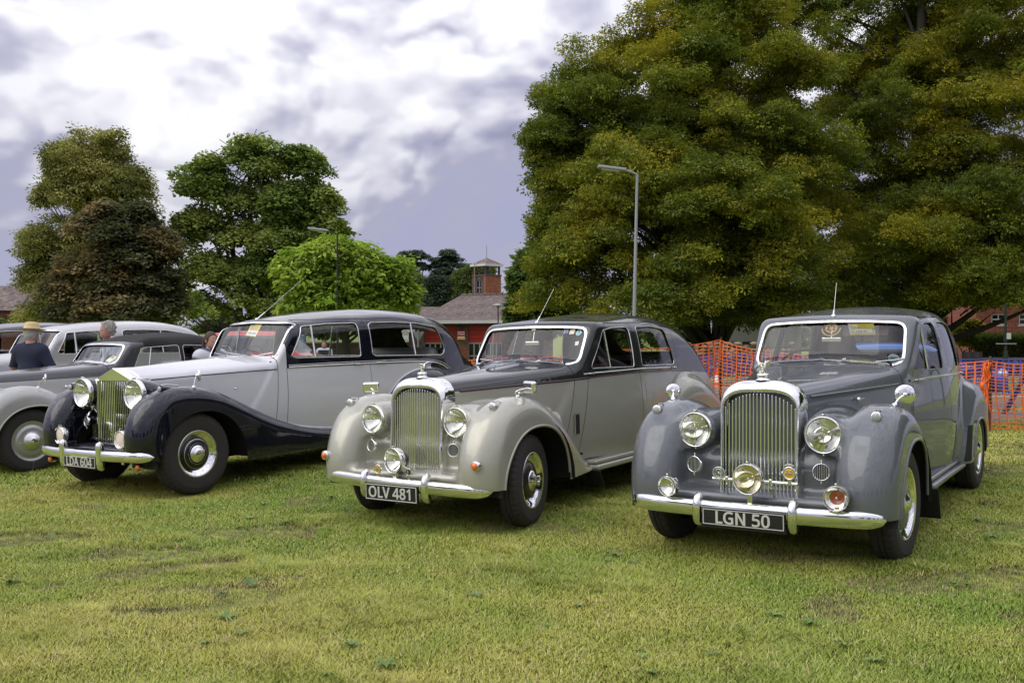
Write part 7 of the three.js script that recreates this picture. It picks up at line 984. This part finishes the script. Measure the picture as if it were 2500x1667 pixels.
// ------------------------------------------------------------ modern cars far off
function plainCar(name, label, cat, px, d, turn, color, { L = 4.0, Wd = 1.7, H = 1.42, lampsRed = false, nose = .95 } = {}) {
  const p = at(px, 800, d), C = thing(name, label, cat, [p.x, groundY(p.x, p.z), p.z], turn), top = curve1([[-L / 2, nose * .92], [-L / 2 + .12, nose + .02], [-L * .36, H * .96], [-L * .16, H], [L * .05, H * .985], [L * .24, nose + .02], [L * .40, nose * .86], [L / 2 - .05, nose * .70], [L / 2, nose * .55]]);
  const hw = (y, z) => Wd / 2 - .30 * Math.max(y - nose, 0) - .10 * Math.max(Math.abs(z) / (L / 2) - .7, 0) ** 1.5 * 3, f = (x, y, z) => { const X = Math.abs(x), s = (top(z + .03) - top(z - .03)) / .06; return smax(smax(smax(X - hw(y, z), (y - top(z) + .05 * (X / .8) ** 2) / Math.sqrt(1 + s * s), .16), Math.abs(z) - L / 2 + .02, .14), .22 - y, .08); };
  let M = meshSDF(f, [-1, .15, -L / 2 - .1], [1, H + .1, L / 2 + .1], .05); const arch = (x, y, z) => Math.abs(x) > .5 ? Math.min(Math.hypot(z - L * .31, y - .31), Math.hypot(z + L * .30, y - .31)) - .36 : 1; M = clip(M, arch);
  const side = sdPoly(roundCorners([[L * .20, nose + .03], [L * .06, H - .13], [-L * .33, H - .14], [-L * .38, nose + .04]], .06)), gw = (x, y, z, nx) => Math.abs(nx) > .6 ? side(z, y) : 1, fr = (x, y, z, nx, ny, nz) => (nz > .3 && y > nose + .02 && y < H - .10 && Math.abs(x) < Wd / 2 - .2 ? -1 : 1), rr = (x, y, z, nx, ny, nz) => (nz < -.25 && y > nose + .04 && y < H - .13 && Math.abs(x) < Wd / 2 - .2 ? -1 : 1), g = (...a) => Math.min(gw(...a), fr(...a), rr(...a));
  const [B, Gl] = split(M, g); part('body', geo(B), color, C); part('windows', geo(Gl), mat({ color: rgb(.015, .017, .02), roughness: .05 }), C);
  for (const s of [1, -1]) for (const z of [L * .31, -L * .30]) { const w = new THREE.Group(); w.name = 'wheel'; w.position.set(s * (Wd / 2 - .12), .31, z); w.rotation.y = s < 0 ? Math.PI : 0; C.add(w); part('tyre', latheAt([[.19, .09], [.29, .10], [.315, .06], [.315, -.09], [.2, -.1]], [0, 0, 0], [1, 0, 0], 24), RUBBER, w); part('rim', latheAt([[1e-3, .07], [.1, .08], [.19, .085]], [0, 0, 0], [1, 0, 0], 20), STEEL, w); }
  for (const s of [1, -1]) { part('headlight', ball(.13, s * (Wd / 2 - .27), nose * .72, L / 2 - .12, 1.4, .8, .7), mat({ color: rgb(.7, .72, .74), roughness: .1, clearcoat: 1 }), C); part('tail_light', rbx(.10, .34, .14, .03, s * (Wd / 2 - .12), nose * .98, -L / 2 + .14), mat({ color: rgb(.5, .01, .012), roughness: .2, clearcoat: 1 }), C); }
  return C;
}
plainCar('parked_car', 'blue parked car behind the netting at the rear of the grey saloon', 'car', 2222, 20.5, 1.36, paint(.02, .10, .34), { L: 3.5, H: 1.16, nose: .76 }).position.y -= .16;
plainCar('parked_car', 'black hatchback with red tail lights parked by the brick house', 'car', 2385, 48, Math.PI - .35, paint(.012, .012, .014), { H: 1.35, L: 3.9 });
plainCar('parked_van', 'red vehicle partly seen through the windscreen of the limousine', 'van', 668, 27, 1.45, paint(.50, .035, .03), { L: 4.2, H: 1.62, nose: 1.0 });

// ------------------------------------------------------------ people
const SKIN = mat({ color: rgb(.46, .25, .18), roughness: .55 });
function person(spec) { // joints in metres, facing +z; one continuous body, clothes over it, hair and hat
  const { label, pos, turn = 0, H = 1.74 } = spec, k = H / 1.74, P = thing('person', label, 'person', pos, turn), J = {
    hip: [0, .92, 0], waist: [0, 1.08, 0], chest: [0, 1.28, .01], neck: [0, 1.46, 0], head: [0, 1.60, .02], sh: .185, ...spec.joints };
  const caps = [], cap = (a, b, ra, rb, kk = .05) => caps.push([V3(...a), V3(...b), ra, rb, kk]);
  const arms = spec.arms ?? [[[.25, 1.14, -.01], [.27, .90, .04]], [[-.25, 1.14, -.01], [-.27, .90, .04]]], legs = spec.legs ?? [[[.10, .50, .02], [.11, .08, -.02]], [[-.10, .50, .02], [-.11, .08, -.02]]];
  cap(J.hip, J.waist, .145, .145, .08); cap(J.waist, J.chest, .145, .155, .08); cap([-.10, J.chest[1] + .06, J.chest[2]], [.10, J.chest[1] + .06, J.chest[2]], .125, .125, .08); cap([-.15, J.neck[1] - .08, J.neck[2] - .01], [.15, J.neck[1] - .08, J.neck[2] - .01], .075, .075, .06); cap([J.neck[0], J.neck[1] - .04, J.neck[2] - .015], [J.head[0], J.head[1] - .05, J.head[2] - .02], .058, .055, .04);
  arms.forEach(([e, w], i) => { const s = i ? -1 : 1; cap([s * J.sh, J.neck[1] - .09, J.neck[2] - .01], e, .066, .047, .05); cap(e, w, .045, .030, .02); const d = V3(...w).sub(V3(...e)).normalize(); const h = V3(...w).addScaledVector(d, .07); cap(w, h.toArray(), .032, .038, .02); for (let f = 0; f < 4; f++) { const b = h.clone().add(V3((f - 1.5) * .004 * s, (1.5 - f) * 0, (f - 1.5) * .018)), t = b.clone().addScaledVector(d, .045 + .01 * Math.sin(f + .5)).add(V3(-s * .012, 0, 0)); cap(b.toArray(), t.toArray(), .0095, .008, .006); const t2 = t.clone().addScaledVector(d, .025).add(V3(-s * .02, 0, 0)); cap(t.toArray(), t2.toArray(), .008, .007, .004); } const tb = V3(...w).addScaledVector(d, .035).add(V3(0, 0, .028)); cap(tb.toArray(), tb.clone().addScaledVector(d, .045).add(V3(-s * .01, 0, .022)).toArray(), .012, .009, .008); });
  legs.forEach(([kn, an], i) => { const s = i ? -1 : 1; cap([s * .09, J.hip[1] - .03, J.hip[2]], kn, .092, .060, .05); cap(kn, an, .058, .040, .03); cap([an[0], an[1] - .03, an[2] - .02], [an[0] + s * .02, an[1] - .045, an[2] + .17], .042, .036, .03); });
  const depth = .72; // torso flatter front to back
  const f = (x, y, z) => { x /= k; y /= k; z /= k; let d = 1; for (const [a, b, ra, rb, kk] of caps) { const torso = ra > .11; const zz = torso ? (z - a.z) / depth + a.z : z, ex = b.x - a.x, ey = b.y - a.y, ez = b.z - a.z, wx = x - a.x, wy = y - a.y, wz = zz - a.z, t = clamp((wx * ex + wy * ey + wz * ez) / (ex * ex + ey * ey + ez * ez)), q = (Math.hypot(wx - ex * t, wy - ey * t, wz - ez * t) - mix(ra, rb, t)) * (torso ? .8 : 1); d = smin(d, q, kk); } return d * k; };
  const head = (x, y, z) => { x = x / k - J.head[0]; y = y / k - J.head[1]; z = z / k - J.head[2]; const X = Math.abs(x); let d = (Math.hypot(x / .078, (y - .02) / .105, (z + .012) / .098) - 1) * .078; d = smin(d, (Math.hypot(x / .058, (y + .065) / .06, (z - .025) / .065) - 1) * .058, .05); d = smin(d, Math.hypot(x * 1.6, (y + .018) * .8 + (z - .10) * .6, z - .094) - .014, .025); d = smin(d, Math.hypot(X - .078, (y + .005) * .65, (z + .008) * 1.0) - .017, .012); d = smax(d, -(Math.hypot(X - .033, y - .008, z - .098) - .016), .012); d = smin(d, Math.hypot(X - .033, y - .006, z - .082) - .012, .004); d = smax(d, -(Math.hypot(x * .5, (y + .062) * 2.6, z - .096) - .012), .006); return d * k; };
  const all = (x, y, z) => smin(f(x, y, z), head(x, y, z), .03);
  const lo = [-.6, -.02, -.4], hi = [.6, 1.85 * k, .55]; if (spec.box) { lo[2] = spec.box[0]; hi[2] = spec.box[1]; }
  let Bm = meshSDF(f, lo, [hi[0], hi[1], hi[2]], .014), Hm = meshSDF(head, [J.head[0] * k - .13, (J.head[1] - .16) * k, J.head[2] * k - .15], [J.head[0] * k + .13, (J.head[1] + .16) * k, J.head[2] * k + .17], .007);
  part('body', [geo(Bm), geo(Hm)], spec.skin ?? SKIN, P);
  const cut = (name, g, push, m) => { const Q = clip(Bm, (x, y, z, ...n) => g(x / k, y / k, z / k)); if (Q.t.length) part(name, geo(Q, { push }), m, P); };
  const sl = spec.sleeve ?? 1.2, waist = spec.waist ?? .94;
  cut(spec.topName ?? 'shirt', (x, y, z) => Math.min(y - waist + (Math.abs(x) > .2 ? -.0 : 0), 1.475 - y - .25 * Math.max(z - .02, 0) - (Math.abs(x) < .075 ? 0 : -1), Math.abs(x) > .21 ? y - sl : 1), .016, spec.top);
  cut('trousers', (x, y, z) => Math.min(waist + .02 - y, y - .09, .20 - Math.abs(x) + (y < .8 ? 1 : 0)), .014, spec.bottom);
  cut('shoes', (x, y) => .085 - y, .008, BLACK);
  if (spec.collar) { const t = new THREE.TorusGeometry(.066 * k, .016 * k, 8, 24); t.rotateX(Math.PI / 2 - .25); t.translate(0, 1.475 * k, -.012 * k); part('collar', t, spec.top, P); }
  if (spec.hair) { const hf = (x, y, z) => { const X = x / k - J.head[0], Y = y / k - J.head[1], Z = z / k - J.head[2]; const n = .012 * fbm(X * 40, Y * 40, Z * 40, 2); let d = (Math.hypot(X / .088, (Y - .025) / .115, (Z + .018) / .108) - 1) * .088 - n * spec.hair.curl; d = smax(d, -(Y + spec.hair.low - Math.max(Z, -.02) * 1.4 + (Z > .04 ? -.04 : 0)), .015); d = smax(d, -(Math.hypot(X / .9, (Y + .03) / 1.1, Z - .12) - .105), .01); return d; }; const Hh = meshSDF((x, y, z) => hf(x, y, z), [J.head[0] * k - .15, (J.head[1] - .16) * k, J.head[2] * k - .18], [J.head[0] * k + .15, (J.head[1] + .19) * k, J.head[2] * k + .16], .008); part('hair', geo(Hh), spec.hair.m, P); }
  spec.extra?.(P, k, J); return P;
}
const HAT = mat({ color: rgb(.62, .47, .24), roughness: .85 }), gp = (px, d) => { const x = at(px, 800, d).x; return [x, groundY(x, -d), -d]; };
person({ label: 'person in navy polo shirt and straw trilby hat seen from behind', pos: gp(74, 13.2), turn: Math.PI - .25, H: 1.70, top: mat({ color: rgb(.018, .022, .048), roughness: .9 }), bottom: mat({ color: rgb(.12, .11, .09), roughness: .9 }), sleeve: 1.16, collar: true, arms: [[[.30, 1.16, .03], [.27, .98, .20]], [[-.30, 1.16, .03], [-.27, .98, .20]]], hair: { m: mat({ color: rgb(.48, .46, .43), roughness: .9 }), low: .05, curl: .6 },
  extra: (P, k, J) => { const c = [[1e-3, .080], [.04, .086], [.068, .080], [.084, .052], [.096, .0], [.10, -.012], [.135, -.022], [.165, -.012], [.168, -.008], [.135, -.016], [.10, -.005]], g = lathe(c, 40); g.scale(1, 1, 1.12); g.rotateX(.06); g.translate(0, (J.head[1] + .085) * k, J.head[2] * k); const rows = []; part('straw_hat', g, HAT, P); const b = lathe([[.0985, .0], [.094, .028]], 40); b.scale(1, 1, 1.12); b.rotateX(.06); b.translate(0, (J.head[1] + .085) * k, J.head[2] * k); part('hat_band', b, mat({ color: rgb(.70, .56, .32), roughness: .8 }), P); part('spectacles', [tube([[.082, (J.head[1] + .01) * k, J.head[2] - .0], [.078, (J.head[1] + .01) * k, J.head[2] + .09], [.04, (J.head[1] + .005) * k, J.head[2] + .105]], .003), tube([[-.082, (J.head[1] + .01) * k, J.head[2] - .0], [-.078, (J.head[1] + .01) * k, J.head[2] + .09], [-.04, (J.head[1] + .005) * k, J.head[2] + .105]], .003)], BLACK, P); } });
const plaid = noiseTex(64, 64, (x, y) => { const a = x % 16 < 5, b = y % 16 < 5, c = x % 16 === 10 || y % 16 === 10; return a && b ? [120, 130, 165] : a || b ? [165, 175, 200] : c ? [150, 150, 175] : [212, 216, 224]; }); plaid.repeat.set(9, 9);
person({ label: 'person with curly grey hair and pale plaid shirt behind the drophead', pos: gp(270, 14.3), turn: -.95, H: 1.76, top: mat({ map: plaid, roughness: .9 }), bottom: mat({ color: rgb(.05, .06, .09), roughness: .9 }), sleeve: 1.0, collar: true, joints: { head: [0, 1.585, .055] }, hair: { m: mat({ color: rgb(.34, .32, .29), roughness: 1 }), low: .06, curl: 2.2 },
  extra: (P, k) => part('rucksack_strap', [tube([[.11, 1.50 * k, .05], [.13, 1.40 * k, .15], [.14, 1.2 * k, .17]], .010), tube([[.11, 1.50 * k, .05], [.13, 1.38 * k, -.12], [.14, 1.2 * k, -.15]], .010)], mat({ color: rgb(.16, .012, .02), roughness: .8 }), P) });
person({ label: 'person with brown ponytail and striped top behind the limousine', pos: gp(513, 12.9), turn: .85, H: 1.55, top: mat({ map: noiseTex(32, 32, (x, y) => (y % 8 < 3 ? [70, 74, 96] : [200, 200, 206])), roughness: .9 }), bottom: mat({ color: rgb(.03, .035, .06), roughness: .9 }), sleeve: 1.05, hair: { m: mat({ color: rgb(.055, .03, .018), roughness: .7 }), low: .05, curl: .3 },
  extra: (P, k, J) => part('ponytail', [tube([[0, (J.head[1] + .03) * k, -.10], [0, (J.head[1] - .0) * k, -.155], [-.01, (J.head[1] - .08) * k, -.15], [-.01, (J.head[1] - .19) * k, -.12], [0, (J.head[1] - .24) * k, -.115]], .024)], mat({ color: rgb(.06, .034, .02), roughness: .7 }), P) });
person({ label: 'person with dark hair sitting at a box far off seen through the limousine', pos: (() => { const q = gp(791, 30); return [q[0], q[1] - .18, q[2]]; })(), turn: .1, H: 1.55, top: mat({ color: rgb(.55, .6, .66), roughness: .9 }), bottom: mat({ color: rgb(.04, .04, .05), roughness: .9 }), hair: { m: mat({ color: rgb(.02, .015, .012), roughness: .7 }), low: .02, curl: .5 } });
{ const p = gp(790, 29.2), T = thing('dark_box', 'black open case standing before the seated person', 'box', p); part('case', [rbx(.34, .24, .03, .01, 0, .95, 0, 0, 0, -.2), rbx(.34, .03, .24, .01, 0, .82, .12)], BLACK, T); part('stand', [bx(.6, .03, .5, 0, .79, .1), cyl(.02, .02, [-.25, 0, .3], [-.25, .79, .3]), cyl(.02, .02, [.25, 0, .3], [.25, .79, .3]), cyl(.02, .02, [-.25, 0, -.1], [-.25, .79, -.1]), cyl(.02, .02, [.25, 0, -.1], [.25, .79, -.1])], IRON, T); }
person({ label: 'person in grey bending forward behind the dark green post', pos: gp(2452, 43.5), turn: 1.3, H: 1.72, joints: { hip: [0, .88, -.12], waist: [0, 1.0, -.02], chest: [0, 1.14, .16], neck: [0, 1.20, .34], head: [0, 1.20, .48], sh: .17 }, arms: [[[.22, .98, .36], [.20, .80, .48]], [[-.22, .98, .36], [-.20, .80, .48]]], top: mat({ color: rgb(.07, .075, .085), roughness: .9 }), bottom: mat({ color: rgb(.05, .05, .06), roughness: .9 }), sleeve: .7, waist: .9, hair: { m: mat({ color: rgb(.10, .10, .11), roughness: .9 }), low: .04, curl: .5 } });
renderer.render(scene, camera);
